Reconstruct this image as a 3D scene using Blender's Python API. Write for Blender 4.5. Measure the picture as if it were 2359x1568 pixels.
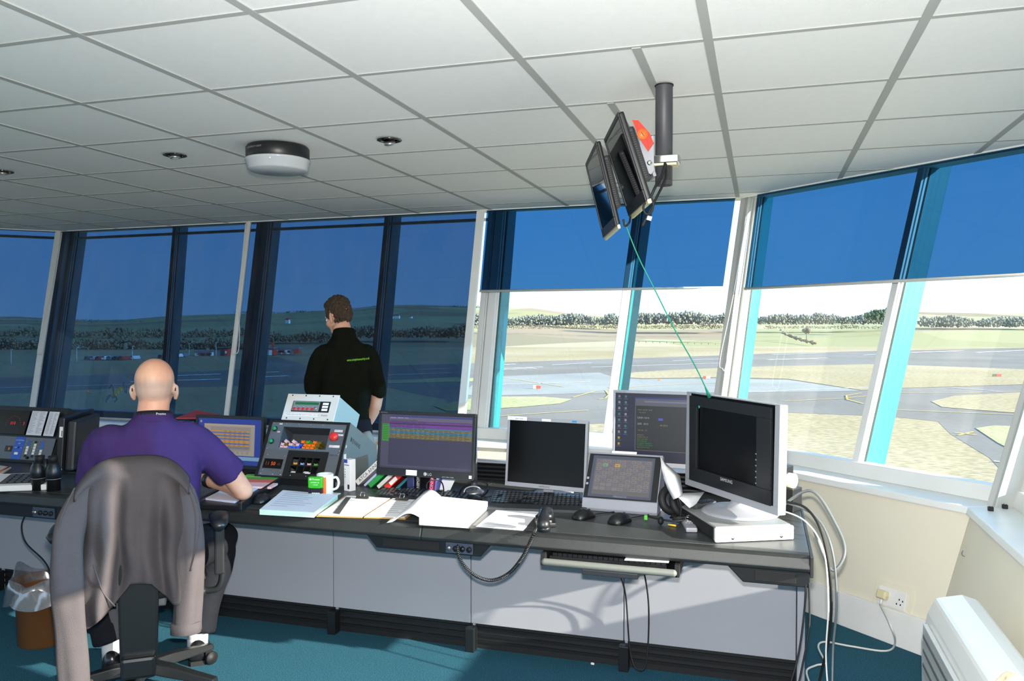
import bpy, bmesh, math, random
import numpy as np
from mathutils import Vector, Matrix, noise as mnoise

# ------------------------------------------------------------------ camera, light, exposure
SC = bpy.context.scene
COL = SC.collection
for o_ in list(bpy.data.objects):
    bpy.data.objects.remove(o_)
HC, YAW, PIT, FPX = 1.5, math.radians(17.18), math.radians(-1.1415), 1858.0
ZC = 2.365                                   # ceiling height
GZ = -11.0                                   # airfield level seen from the cab
cam = bpy.data.cameras.new('camera')
cam.sensor_fit = 'HORIZONTAL'; cam.sensor_width = 36.0
cam.lens = 36.0 * FPX / 2359.0
cam.clip_start = 0.05; cam.clip_end = 20000
cam_ob = bpy.data.objects.new('camera', cam); COL.objects.link(cam_ob)
cam_ob.location = (0, 0, HC)
cam_ob.rotation_euler = (math.pi / 2 + PIT, 0, YAW)
SC.camera = cam_ob

SUN_AZ, SUN_EL = math.radians(11.0), math.radians(17.4)
sun_dir = Vector((math.cos(SUN_AZ) * math.cos(SUN_EL), -math.sin(SUN_AZ) * math.cos(SUN_EL), math.sin(SUN_EL)))
sun = bpy.data.lights.new('sun', 'SUN'); sun.energy = 16.0; sun.angle = math.radians(0.6); sun.color = (1.0, 0.93, 0.80)
sun_ob = bpy.data.objects.new('sun', sun); COL.objects.link(sun_ob)
sun_ob.rotation_euler = (-sun_dir).to_track_quat('-Z', 'Y').to_euler(); sun_ob.location = sun_dir * 60

# the camera's own pop-up flash, just above the lens
flash = bpy.data.lights.new('camera_flash', 'AREA'); flash.shape = 'RECTANGLE'; flash.size = 0.07; flash.size_y = 0.04
flash.energy = 130.0; flash.color = (1.0, 0.97, 0.93)
flash_ob = bpy.data.objects.new('camera_flash', flash); COL.objects.link(flash_ob)
flash_ob.location = (0.0, 0.02, HC + 0.11); flash_ob.rotation_euler = (math.pi / 2 + math.radians(6), 0, YAW)

W = bpy.data.worlds.new('sky'); SC.world = W; W.use_nodes = True
wn, wl = W.node_tree.nodes, W.node_tree.links
wn.clear()
w_tc = wn.new('ShaderNodeTexCoord'); w_sx = wn.new('ShaderNodeSeparateXYZ')
w_cr = wn.new('ShaderNodeValToRGB'); w_bg = wn.new('ShaderNodeBackground'); w_out = wn.new('ShaderNodeOutputWorld')
w_nz = wn.new('ShaderNodeTexNoise'); w_mp = wn.new('ShaderNodeMapping'); w_mx = wn.new('ShaderNodeMixRGB')
w_cr.color_ramp.elements[0].position = 0.0; w_cr.color_ramp.elements[0].color = (0.62, .80, 0.98, 1)
w_cr.color_ramp.elements[1].position = 0.5; w_cr.color_ramp.elements[1].color = (0.30, .55, 0.95, 1)
e_ = w_cr.color_ramp.elements.new(0.10); e_.color = (0.50, .74, 1.02, 1)
w_mp.inputs['Scale'].default_value = (1.0, 1.0, 7.0)
w_nz.inputs['Scale'].default_value = 2.2; w_nz.inputs['Detail'].default_value = 5
w_mx.blend_type = 'SOFT_LIGHT'; w_mx.inputs[0].default_value = 0.25
w_bg.inputs['Strength'].default_value = 2.2
wl.new(w_tc.outputs['Generated'], w_sx.inputs[0]); wl.new(w_sx.outputs['Z'], w_cr.inputs[0])
wl.new(w_tc.outputs['Generated'], w_mp.inputs[0]); wl.new(w_mp.outputs[0], w_nz.inputs['Vector'])
wl.new(w_cr.outputs[0], w_mx.inputs[1]); wl.new(w_nz.outputs['Fac'], w_mx.inputs[2])
wl.new(w_mx.outputs[0], w_bg.inputs['Color']); wl.new(w_bg.outputs[0], w_out.inputs[0])

SC.view_settings.view_transform = 'Standard'; SC.view_settings.look = 'None'
SC.view_settings.exposure = 0.0; SC.view_settings.gamma = 1.0; SC.view_settings.use_curve_mapping = False
random.seed(7)

# ------------------------------------------------------------------ points from sight lines onto real planes
_c, _s = math.cos(YAW), math.sin(YAW)
def ray(px, py):
    u = (px - 1179.5) / FPX; v = -(py - 784.0) / FPX
    yf = math.cos(PIT) - v * math.sin(PIT); z = math.sin(PIT) + v * math.cos(PIT)
    return Vector((u * _c - yf * _s, u * _s + yf * _c, z))
def onz(px, py, z=0.7):
    d = ray(px, py); t = (z - HC) / d.z
    return Vector((d.x * t, d.y * t, z))
def ony(px, py, y):
    d = ray(px, py); t = y / d.y
    return Vector((d.x * t, y, HC + d.z * t))
def atd(px, py, d):
    return Vector((0, 0, HC)) + ray(px, py) * d

# ------------------------------------------------------------------ materials
def lin(h):
    if isinstance(h, (tuple, list)): return (h[0], h[1], h[2], 1)
    h = h.lstrip('#'); r = []
    for i in (0, 2, 4):
        c = int(h[i:i + 2], 16) / 255
        r.append(c / 12.92 if c <= .04045 else ((c + .055) / 1.055) ** 2.4)
    return (*r, 1)
_mats = {}
def mat(name, col='#808080', rough=.5, metal=0., spec=.5, var=0., vscale=8., bump=0., bscale=60., col2=None, emit=0., coat=0., stretch=None):
    if name in _mats: return _mats[name]
    m = bpy.data.materials.new(name); m.use_nodes = True; _mats[name] = m
    n, l = m.node_tree.nodes, m.node_tree.links
    b = n['Principled BSDF']
    b.inputs['Base Color'].default_value = lin(col); b.inputs['Roughness'].default_value = rough
    b.inputs['Metallic'].default_value = metal; b.inputs['Specular IOR Level'].default_value = spec
    if coat: b.inputs['Coat Weight'].default_value = coat; b.inputs['Coat Roughness'].default_value = .06
    if emit:
        b.inputs['Emission Color'].default_value = lin(col); b.inputs['Emission Strength'].default_value = emit
    if var or bump:
        tc = n.new('ShaderNodeTexCoord'); vec = tc.outputs['Object']
        if stretch:
            mp = n.new('ShaderNodeMapping'); mp.inputs['Scale'].default_value = stretch
            l.new(vec, mp.inputs[0]); vec = mp.outputs[0]
    if var:
        nz = n.new('ShaderNodeTexNoise'); nz.inputs['Scale'].default_value = vscale; nz.inputs['Detail'].default_value = 6
        l.new(vec, nz.inputs['Vector'])
        cr = n.new('ShaderNodeValToRGB'); c = lin(col)
        d = lin(col2) if col2 else tuple(x * (1 - var) for x in c[:3]) + (1,)
        cr.color_ramp.elements[0].position = .3; cr.color_ramp.elements[0].color = d
        cr.color_ramp.elements[1].position = .7; cr.color_ramp.elements[1].color = c
        l.new(nz.outputs['Fac'], cr.inputs[0]); l.new(cr.outputs[0], b.inputs['Base Color'])
    if bump:
        nb = n.new('ShaderNodeTexNoise'); nb.inputs['Scale'].default_value = bscale; nb.inputs['Detail'].default_value = 4
        l.new(vec, nb.inputs['Vector'])
        bp = n.new('ShaderNodeBump'); bp.inputs['Strength'].default_value = bump; bp.inputs['Distance'].default_value = .01
        l.new(nb.outputs['Fac'], bp.inputs['Height']); l.new(bp.outputs[0], b.inputs['Normal'])
    return m
def vcol_mat(name, rough=.6, emit=0.):
    if name in _mats: return _mats[name]
    m = bpy.data.materials.new(name); m.use_nodes = True; _mats[name] = m
    n, l = m.node_tree.nodes, m.node_tree.links
    a = n.new('ShaderNodeVertexColor'); a.layer_name = 'Col'
    b = n['Principled BSDF']; b.inputs['Roughness'].default_value = rough
    if emit:
        b.inputs['Base Color'].default_value = (.01, .01, .012, 1)
        l.new(a.outputs[0], b.inputs['Emission Color']); b.inputs['Emission Strength'].default_value = emit
        b.inputs['Roughness'].default_value = .35
    else:
        l.new(a.outputs[0], b.inputs['Base Color'])
    return m
def film_mat(name, tint, gloss=.04, rough=.03, haze=0., hazecol='#8a9098', trans=False):
    m = bpy.data.materials.new(name); m.use_nodes = True; _mats[name] = m
    n, l = m.node_tree.nodes, m.node_tree.links
    n.clear()
    out = n.new('ShaderNodeOutputMaterial'); tr = n.new('ShaderNodeBsdfTransparent'); gl = n.new('ShaderNodeBsdfGlossy')
    mx = n.new('ShaderNodeMixShader')
    tr.inputs[0].default_value = (*tint, 1); gl.inputs['Roughness'].default_value = rough; gl.inputs[0].default_value = (1, 1, 1, 1)
    mx.inputs[0].default_value = gloss
    l.new(tr.outputs[0], mx.inputs[1]); l.new(gl.outputs[0], mx.inputs[2]); last = mx
    if haze:
        df = n.new('ShaderNodeBsdfTranslucent' if trans else 'ShaderNodeBsdfDiffuse'); df.inputs[0].default_value = lin(hazecol)
        m2 = n.new('ShaderNodeMixShader'); m2.inputs[0].default_value = haze
        if haze > .004:
            tc = n.new('ShaderNodeTexCoord'); mp = n.new('ShaderNodeMapping'); mp.inputs['Scale'].default_value = (6, 6, .8)
            nz = n.new('ShaderNodeTexNoise'); nz.inputs['Scale'].default_value = 1.5; nz.inputs['Detail'].default_value = 5
            mr = n.new('ShaderNodeMapRange'); mr.inputs[1].default_value = .4; mr.inputs[2].default_value = .75
            mr.inputs[3].default_value = haze * .5; mr.inputs[4].default_value = haze * 1.6
            l.new(tc.outputs['Object'], mp.inputs[0]); l.new(mp.outputs[0], nz.inputs['Vector']); l.new(nz.outputs['Fac'], mr.inputs[0])
            l.new(mr.outputs[0], m2.inputs[0])
        l.new(mx.outputs[0], m2.inputs[1]); l.new(df.outputs[0], m2.inputs[2]); last = m2
    l.new(last.outputs[0], out.inputs[0])
    return m

# ------------------------------------------------------------------ mesh builder
class MB:
    def __init__(s): s.v = []; s.f = []; s.c = []; s.sm = []
    def add(s, vs, fs, M=None, col=None, smooth=False):
        k = len(s.v)
        for p in vs:
            p = Vector(p); s.v.append(M @ p if M else p)
        for f in fs:
            s.f.append([i + k for i in f]); s.c.append(col); s.sm.append(smooth)
        return s
    def box(s, c, d, M=None, col=None):
        x, y, z = c; a, b, e = d[0] / 2, d[1] / 2, d[2] / 2
        vs = [(x - a, y - b, z - e), (x + a, y - b, z - e), (x + a, y + b, z - e), (x - a, y + b, z - e),
              (x - a, y - b, z + e), (x + a, y - b, z + e), (x + a, y + b, z + e), (x - a, y + b, z + e)]
        return s.add(vs, [(3, 2, 1, 0), (4, 5, 6, 7), (0, 1, 5, 4), (1, 2, 6, 5), (2, 3, 7, 6), (3, 0, 4, 7)], M, col)
    def bb(s, x0, x1, y0, y1, z0, z1, M=None, col=None):
        return s.box(((x0 + x1) / 2, (y0 + y1) / 2, (z0 + z1) / 2), (x1 - x0, y1 - y0, z1 - z0), M, col)
    def hexa(s, p, col=None):          # 8 points: bottom ring 4, top ring 4
        return s.add(p, [(3, 2, 1, 0), (4, 5, 6, 7), (0, 1, 5, 4), (1, 2, 6, 5), (2, 3, 7, 6), (3, 0, 4, 7)], None, col)
    def prism(s, poly, y0, y1, axis='y', M=None, col=None):     # poly in the two other axes
        n = len(poly)
        def P(a, b, t):
            return (a, t, b) if axis == 'y' else ((t, a, b) if axis == 'x' else (a, b, t))
        vs = [P(a, b, y0) for a, b in poly] + [P(a, b, y1) for a, b in poly]
        fs = [tuple(range(n)), tuple(range(2 * n - 1, n - 1, -1))] + [(i, i + n, (i + 1) % n + n, (i + 1) % n) for i in range(n)]
        return s.add(vs, fs, M, col)
    def loft(s, rings, cap=True, M=None, col=None, smooth=True, closed=True):
        n = len(rings[0]); vs = [p for r in rings for p in r]; fs = []
        for j in range(len(rings) - 1):
            for i in range(n if closed else n - 1):
                a = j * n + i; b = j * n + (i + 1) % n
                fs.append((a, b, b + n, a + n))
        if cap:
            fs.append(tuple(range(n - 1, -1, -1))); fs.append(tuple(range((len(rings) - 1) * n, len(rings) * n)))
        return s.add(vs, fs, M, col, smooth)
    def tube(s, pts, r, n=8, M=None, col=None, cap=True, spline=0, round_cap=False):
        pts = [Vector(p) for p in pts]
        rr = list(r) if isinstance(r, (list, tuple)) else [r] * len(pts)
        if spline: pts, rr = catmull(pts, rr, spline)
        if round_cap:
            d0 = (pts[0] - pts[1]).normalized(); d1 = (pts[-1] - pts[-2]).normalized()
            P0 = []; R0 = []; P1 = []; R1 = []
            for t in (.95, .8, .5, .2):
                P0.append(pts[0] + d0 * rr[0] * t); R0.append(rr[0] * math.sqrt(1 - t * t))
                P1.append(pts[-1] + d1 * rr[-1] * (1.15 - t)); R1.append(rr[-1] * math.sqrt(max(.02, 1 - (1.15 - t) ** 2)))
            pts = P0 + pts + P1; rr = R0 + rr + R1
        rings = []; up = None
        for i, p in enumerate(pts):
            t = (pts[min(i + 1, len(pts) - 1)] - pts[max(i - 1, 0)])
            if t.length < 1e-9: t = Vector((0, 0, 1))
            t.normalize()
            if up is None:
                up = Vector((0, 0, 1)) if abs(t.z) < .9 else Vector((0, 1, 0))
            u = (up - t * up.dot(t))
            if u.length < 1e-6: u = t.orthogonal()
            u.normalize(); w = t.cross(u); up = u
            rings.append([p + (u * math.cos(2 * math.pi * k / n) + w * math.sin(2 * math.pi * k / n)) * rr[i] for k in range(n)])
        return s.loft(rings, cap, M, col)
    def cyl(s, p0, p1, r0, r1=None, n=20, M=None, col=None):
        return s.tube([p0, p1], [r0, r0 if r1 is None else r1], n, M, col)
    def lathe(s, prof, n=28, M=None, col=None, cap=True):      # prof: (r, z) list
        rings = [[(max(r, 1e-4) * math.cos(2 * math.pi * k / n), max(r, 1e-4) * math.sin(2 * math.pi * k / n), z) for k in range(n)] for r, z in prof]
        return s.loft(rings, cap, M, col)
    def ell(s, c, r, n=16, m=10, M=None, col=None):
        rings = []
        for j in range(m + 1):
            a = math.pi * (j / m); zz = -math.cos(a); q = max(math.sin(a), .02)
            rings.append([(c[0] + r[0] * q * math.cos(2 * math.pi * k / n), c[1] + r[1] * q * math.sin(2 * math.pi * k / n), c[2] + r[2] * zz) for k in range(n)])
        return s.loft(rings, True, M, col)
    def rect(s, x0, y0, x1, y1, z=0., M=None, col=None):
        return s.add([(x0, y0, z), (x1, y0, z), (x1, y1, z), (x0, y1, z)], [(0, 1, 2, 3)], M, col)
    def text(s, t, x, y, size, z=0., M=None, col=None, align='LEFT', bold=False):
        vs, fs, wd = text_mesh(t)
        ox = 0 if align == 'LEFT' else (-wd / 2 if align == 'CENTER' else -wd)
        k = len(s.v)
        for p in vs:
            q = Vector((x + (p[0] + ox) * size, y + p[1] * size, z)); s.v.append(M @ q if M else q)
        for f in fs: s.f.append([i + k for i in f]); s.c.append(col); s.sm.append(False)
        return s
    def build(s, name, m, parent=None, bevel=0., seg=2, smooth=None, mw=None, loc=None, rot=None, recalc=True, fix_pts=None):
        me = bpy.data.meshes.new(name)
        me.from_pydata([tuple(v) for v in s.v], [], s.f)
        cols = any(c is not None for c in s.c)
        if cols:
            ca = me.color_attributes.new('Col', 'FLOAT_COLOR', 'CORNER')
            buf = np.ones((len(me.loops), 4), dtype=np.float32); i = 0
            for f, c in zip(s.f, s.c):
                cc = lin(c) if c is not None else (.5, .5, .5, 1)
                buf[i:i + len(f)] = cc; i += len(f)
            ca.data.foreach_set('color', buf.ravel())
        flags = [bool(x) if smooth is None else bool(smooth) for x in s.sm]
        me.polygons.foreach_set('use_smooth', flags)
        if bevel or recalc:
            b = bmesh.new(); b.from_mesh(me)
            if recalc: bmesh.ops.recalc_face_normals(b, faces=b.faces)
            if bevel:
                ed = [e for e in b.edges if len(e.link_faces) == 2 and e.calc_face_angle(0) > .5]
                bmesh.ops.bevel(b, geom=ed, offset=bevel, segments=seg, affect='EDGES', profile=.6, clamp_overlap=True)
            b.to_mesh(me); b.free()
        if not cols and me.color_attributes: pass
        me.materials.append(m if not isinstance(m, str) else _mats[m])
        return link(name, me, parent, loc, rot)
def catmull(P, R, k):
    Q = []; S = []
    n = len(P)
    for i in range(n - 1):
        p0, p1, p2, p3 = P[max(i - 1, 0)], P[i], P[i + 1], P[min(i + 2, n - 1)]
        for j in range(k):
            t = j / k
            Q.append(.5 * ((2 * p1) + (p2 - p0) * t + (2 * p0 - 5 * p1 + 4 * p2 - p3) * t * t + (3 * p1 - p0 - 3 * p2 + p3) * t ** 3))
            S.append(R[i] + (R[i + 1] - R[i]) * t)
    Q.append(P[-1]); S.append(R[-1])
    return Q, S
_txt = {}
_tmp = bpy.data.scenes.new('scratch')
def text_mesh(t):
    if t in _txt: return _txt[t]
    cu = bpy.data.curves.new('t', 'FONT'); cu.body = t; cu.size = 1.0; cu.resolution_u = 2
    ob = bpy.data.objects.new('t', cu); _tmp.collection.objects.link(ob)
    _tmp.view_layers[0].update(); dg = _tmp.view_layers[0].depsgraph
    me = ob.evaluated_get(dg).to_mesh()
    vs = [tuple(v.co) for v in me.vertices]; fs = [list(p.vertices) for p in me.polygons]
    wd = max([v[0] for v in vs], default=0)
    ob.evaluated_get(dg).to_mesh_clear()
    bpy.data.objects.remove(ob); bpy.data.curves.remove(cu)
    _txt[t] = (vs, fs, wd)
    return _txt[t]
def link(name, me, parent=None, loc=None, rot=None):
    o = bpy.data.objects.new(name, me); COL.objects.link(o)
    if parent is not None: o.parent = parent
    if loc is not None: o.location = loc
    if rot is not None: o.rotation_euler = rot
    return o
def thing(name, label, cat, loc=(0, 0, 0), rz=0., group=None, rot=None):
    o = bpy.data.objects.new(name, None); COL.objects.link(o); o.empty_display_size = .05
    o.location = loc; o.rotation_euler = rot if rot is not None else (0, 0, rz)
    return tag(o, label, cat, group)
def tag(o, label, cat, group=None):
    o['label'] = label; o['category'] = cat
    if group: o['group'] = group
    return o
def struct(o, label=None):
    o['kind'] = 'structure'
    if label: o['label'] = label
    return o
def stuff(o, label=None, cat=None):
    o['kind'] = 'stuff'
    if label: o['label'] = label
    if cat: o['category'] = cat
    return o
def copy_tree(o, parent=None):
    c = o.copy(); COL.objects.link(c); c.parent = parent
    for ch in list(o.children): copy_tree(ch, c)
    return c
def RZ(a): return Matrix.Rotation(a, 4, 'Z')
def RX(a): return Matrix.Rotation(a, 4, 'X')
def RY(a): return Matrix.Rotation(a, 4, 'Y')
def TR(*p): return Matrix.Translation(Vector(p))
def frame(o, x, y, z):            # matrix from origin and three axes
    m = Matrix.Identity(4)
    for i, a in enumerate((x, y, z)):
        for j in range(3): m[j][i] = a[j]
    for j in range(3): m[j][3] = o[j]
    return m
def remesh(name, mb, m, voxel=.008, smooth=6, parent=None, disp=None, fac=.5):
    me = bpy.data.meshes.new(name); me.from_pydata([tuple(v) for v in mb.v], [], mb.f)
    b = bmesh.new(); b.from_mesh(me); bmesh.ops.recalc_face_normals(b, faces=b.faces); b.to_mesh(me); b.free()
    o = bpy.data.objects.new(name, me); _tmp.collection.objects.link(o)
    r = o.modifiers.new('r', 'REMESH'); r.mode = 'VOXEL'; r.voxel_size = voxel; r.use_smooth_shade = True
    if smooth:
        k = o.modifiers.new('s', 'SMOOTH'); k.iterations = smooth; k.factor = fac
    _tmp.view_layers[0].update(); dg = _tmp.view_layers[0].depsgraph
    nm = bpy.data.meshes.new_from_object(o.evaluated_get(dg))
    bpy.data.objects.remove(o); bpy.data.meshes.remove(me)
    if disp:
        n_ = len(nm.vertices); co = np.empty(n_ * 3, np.float32); nv = np.empty(n_ * 3, np.float32)
        nm.vertices.foreach_get('co', co); nm.vertices.foreach_get('normal', nv); co = co.reshape(-1, 3); nv = nv.reshape(-1, 3)
        out = np.array([tuple(disp(Vector(c.tolist()), Vector(k.tolist()))) for c, k in zip(co, nv)], np.float32)
        nm.vertices.foreach_set('co', out.ravel()); nm.update()
    for p in nm.polygons: p.use_smooth = True
    nm.materials.clear(); nm.materials.append(m)
    return link(name, nm, parent)
PRINT = vcol_mat('print', .7); SCREEN = vcol_mat('lit_screen', .35, emit=.55); LED = vcol_mat('led_glow', .4, emit=1.0)
# ------------------------------------------------------------------ room shell: a chamfered cab whose walls lean outwards
LEAN = 0.285
CC = [(-6.26, 5.95), (-0.15, 5.735), (1.40, 4.30), (1.40, -1.90), (-0.15, -3.45), (-6.26, -3.45), (-7.80, -1.90), (-7.80, 4.45)]
SIDE = ['front', 'front_right', 'right', 'back_right', 'back', 'back_left', 'left', 'front_left']
def poly(z, inn=0.):
    d = LEAN * (ZC - z) + inn; n = len(CC); L = []
    for i in range(n):
        a, b = Vector(CC[i]), Vector(CC[(i + 1) % n]); e = (b - a).normalized(); nm = Vector((e.y, -e.x))   # inward (clockwise ring)
        L.append((a + nm * d, e))
    out = []
    for i in range(n):
        (p, e), (q, g) = L[i - 1], L[i]
        det = e.x * (-g.y) + g.x * e.y
        r = q - p; t = (r.x * (-g.y) + g.x * r.y) / det
        out.append(p + e * t)
    return out
def FP(i, s, z, inn=0., off=0.):
    P = poly(z, inn); a, b = P[i], P[(i + 1) % len(P)]; e = (b - a).normalized()
    q = a + (b - a) * s + e * off
    return Vector((q.x, q.y, z))
WO = -.10
def bar_v(mb, i, s0, s1, z0, z1, w, a, b):            # upright following the lean: s0 at z0 to s1 at z1, inn a..b
    h = w / 2
    mb.hexa([FP(i, s0, z0, a, -h), FP(i, s0, z0, a, h), FP(i, s0, z0, b, h), FP(i, s0, z0, b, -h),
             FP(i, s1, z1, a, -h), FP(i, s1, z1, a, h), FP(i, s1, z1, b, h), FP(i, s1, z1, b, -h)])
def bar_h(mb, i, s0, s1, z0, z1, a, b, o0=0., o1=0.):  # rail between s0 and s1
    mb.hexa([FP(i, s0, z0, a, o0), FP(i, s1, z0, a, o1), FP(i, s1, z0, b, o1), FP(i, s0, z0, b, o0),
             FP(i, s0, z1, a, o0), FP(i, s1, z1, a, o1), FP(i, s1, z1, b, o1), FP(i, s0, z1, b, o0)])

m_white = mat('white_frame_paint', '#e6e8e6', .35, var=.06, vscale=5)
m_teal = mat('teal_outer_frame', '#1f8792', .4, var=.15, vscale=9); m_seal = mat('rubber_seal', '#3c443c', .8)
m_wall = mat('cream_wall_paint', '#e6dfcc', .6, var=.05, vscale=3, bump=.05, bscale=30)
m_skirt = mat('white_skirting_paint', '#e8e8e6', .45, var=.08, vscale=6)
m_tile = mat('ceiling_tile_white', '#eeefee', .85, var=.03, vscale=25, bump=.12, bscale=220)
m_grid = mat('ceiling_grid_metal', '#acaeac', .7, spec=.2)
m_carpet = mat('blue_carpet', '#41798c', .95, spec=.1, var=.55, vscale=230, col2='#1a4458', bump=.8, bscale=350)
m_glass = film_mat('window_glass', (.965, .985, .98), gloss=.04, rough=.0, haze=.05, hazecol='#e8e8e0', trans=True)
m_film = film_mat('blue_blind_film', (.029, .077, .155), gloss=.010, rough=.02, haze=.026, hazecol='#c8bcae', trans=True)
m_film2 = film_mat('blue_blind_film_light', (.036, .128, .25), gloss=.010, rough=.02, haze=.006, hazecol='#6a7688')
m_cordw = mat('white_cord', '#deded8', .5)

# floor
fb = MB(); P = poly(0, -.02)
fb.add([(p.x, p.y, 0) for p in P] + [(p.x, p.y, -.12) for p in P],
       [tuple(range(7, -1, -1)), tuple(range(8, 16))] + [(i, (i + 1) % 8, (i + 1) % 8 + 8, i + 8) for i in range(8)])
struct(fb.build('floor', m_carpet), 'blue carpeted floor')

# ceiling slab, grid bars and tiles
cb = MB()
for z0, z1, k in ((ZC + .018, ZC + .11, -.0), (ZC + .11, ZC + .26, -.45)):
    P = poly(ZC, k)
    cb.add([(p.x, p.y, z0) for p in P] + [(p.x, p.y, z1) for p in P],
           [tuple(range(8)), tuple(range(15, 7, -1))] + [(i, i + 8, (i + 1) % 8 + 8, (i + 1) % 8) for i in range(8)])
ceiling = struct(cb.build('ceiling', mat('roof_deck', '#b8bab8', .8)), 'white suspended tile ceiling')
GX, GY, TS = -1.36, 1.944, .6
cp = [Vector((p.x, p.y)) for p in poly(ZC, .003)]
def clip(pl):
    for i in range(8):
        a, b = cp[i], cp[(i + 1) % 8]; e = b - a
        def ins(p): return e.x * (p.y - a.y) - e.y * (p.x - a.x) <= 1e-9
        out = []
        for j in range(len(pl)):
            p, q = pl[j - 1], pl[j]
            ip, iq = ins(p), ins(q)
            if ip != iq:
                d = q - p; den = e.x * d.y - e.y * d.x
                t = -(e.x * (p.y - a.y) - e.y * (p.x - a.x)) / den
                out.append(p + d * t)
            if iq: out.append(q)
        pl = out
        if len(pl) < 3: return []
    return pl
tile_me = None
for i in range(-11, 6):
    for j in range(-10, 8):
        x0, y0 = GX + i * TS, GY + j * TS; g = .006
        sq = [Vector((x0 + g, y0 + g)), Vector((x0 + TS - g, y0 + g)), Vector((x0 + TS - g, y0 + TS - g)), Vector((x0 + g, y0 + TS - g))]
        pl = clip(sq)
        if len(pl) < 3: continue
        ar = abs(sum(pl[k - 1].x * pl[k].y - pl[k].x * pl[k - 1].y for k in range(len(pl)))) / 2
        if ar < .004: continue
        if len(pl) == 4 and ar > .3455:
            if tile_me is None:
                tb = MB().bb(-TS / 2 + g, TS / 2 - g, -TS / 2 + g, TS / 2 - g, .004, .018)
                t = tb.build('ceiling_tile', m_tile, ceiling, loc=(x0 + TS / 2, y0 + TS / 2, ZC)); tile_me = t.data
            else:
                link('ceiling_tile', tile_me, ceiling, (x0 + TS / 2, y0 + TS / 2, ZC))
        else:
            n = len(pl); tb = MB()
            tb.add([(p.x, p.y, .004) for p in pl] + [(p.x, p.y, .018) for p in pl],
                   [tuple(range(n)), tuple(range(2 * n - 1, n - 1, -1))] + [(k, k + n, (k + 1) % n + n, (k + 1) % n) for k in range(n)])
            tb.build('ceiling_tile', m_tile, ceiling, loc=(0, 0, ZC))
def seg_clip(p, q):
    t0, t1 = 0., 1.
    for i in range(8):
        a, b = cp[i], cp[(i + 1) % 8]; e = b - a; d = q - p
        f0 = e.x * (p.y - a.y) - e.y * (p.x - a.x); fd = e.x * d.y - e.y * d.x
        if abs(fd) < 1e-12:
            if f0 > 0: return None
            continue
        t = -f0 / fd
        if fd < 0: t0 = max(t0, t)
        else: t1 = min(t1, t)
    return (p + (q - p) * t0, p + (q - p) * t1) if t1 > t0 + .01 else None
BW = .014
for i in range(-11, 7):
    r = seg_clip(Vector((GX + i * TS, -9)), Vector((GX + i * TS, 9)))
    if r:
        a, b = r; MB().bb(a.x - BW, a.x + BW, a.y, b.y, .0005, .012).build('grid_bar', m_grid, ceiling, loc=(0, 0, ZC))
for j in range(-10, 9):
    r = seg_clip(Vector((-9, GY + j * TS)), Vector((9, GY + j * TS)))
    if r:
        a, b = r; MB().bb(a.x, b.x, a.y - BW * .8, a.y + BW * .8, .0013, .012).build('grid_bar', m_grid, ceiling, loc=(0, 0, ZC))
# two short cross bars near the ceiling pole
for (p0, p1) in (((1468, 112), (1510, 212)), ((1401, 240), (1466, 316))):
    a, b = onz(*p0, ZC), onz(*p1, ZC); xm = (a.x + b.x) / 2
    j0 = math.floor((min(a.y, b.y) + .1 - GY) / TS) * TS + GY
    MB().bb(xm - BW, xm + BW, j0, j0 + TS, -.0015, .012).build('grid_bar', m_grid, ceiling, loc=(0, 0, ZC))
# edge angle round the ceiling
eb = MB()
for i in range(8): bar_h(eb, i, 0, 1, ZC - .006, ZC + .02, 0.012, -.015)
struct(eb.build('trim_1', m_white), 'white edge angle around the ceiling')

# lower walls, sills, baseboards
ZS, ZW0 = .675, .715
for i in range(8):
    wb = MB(); bar_h(wb, i, 0, 1, 0, ZS - .03, 0, -.30)
    wo = struct(wb.build('wall_' + SIDE[i], m_wall))
    bb_ = MB(); bar_h(bb_, i, 0, 1, 0.0, .15, .016, 0.0)
    struct(bb_.build('baseboard_' + SIDE[i], m_skirt, bevel=.004))
for i in range(8):
    sb = MB(); bar_h(sb, i, 0, 1, ZS - .032, ZS, .022, -.34)
    struct(sb.build('trim_%d' % (i + 2), m_white, bevel=.005), 'white window sill board')

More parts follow.
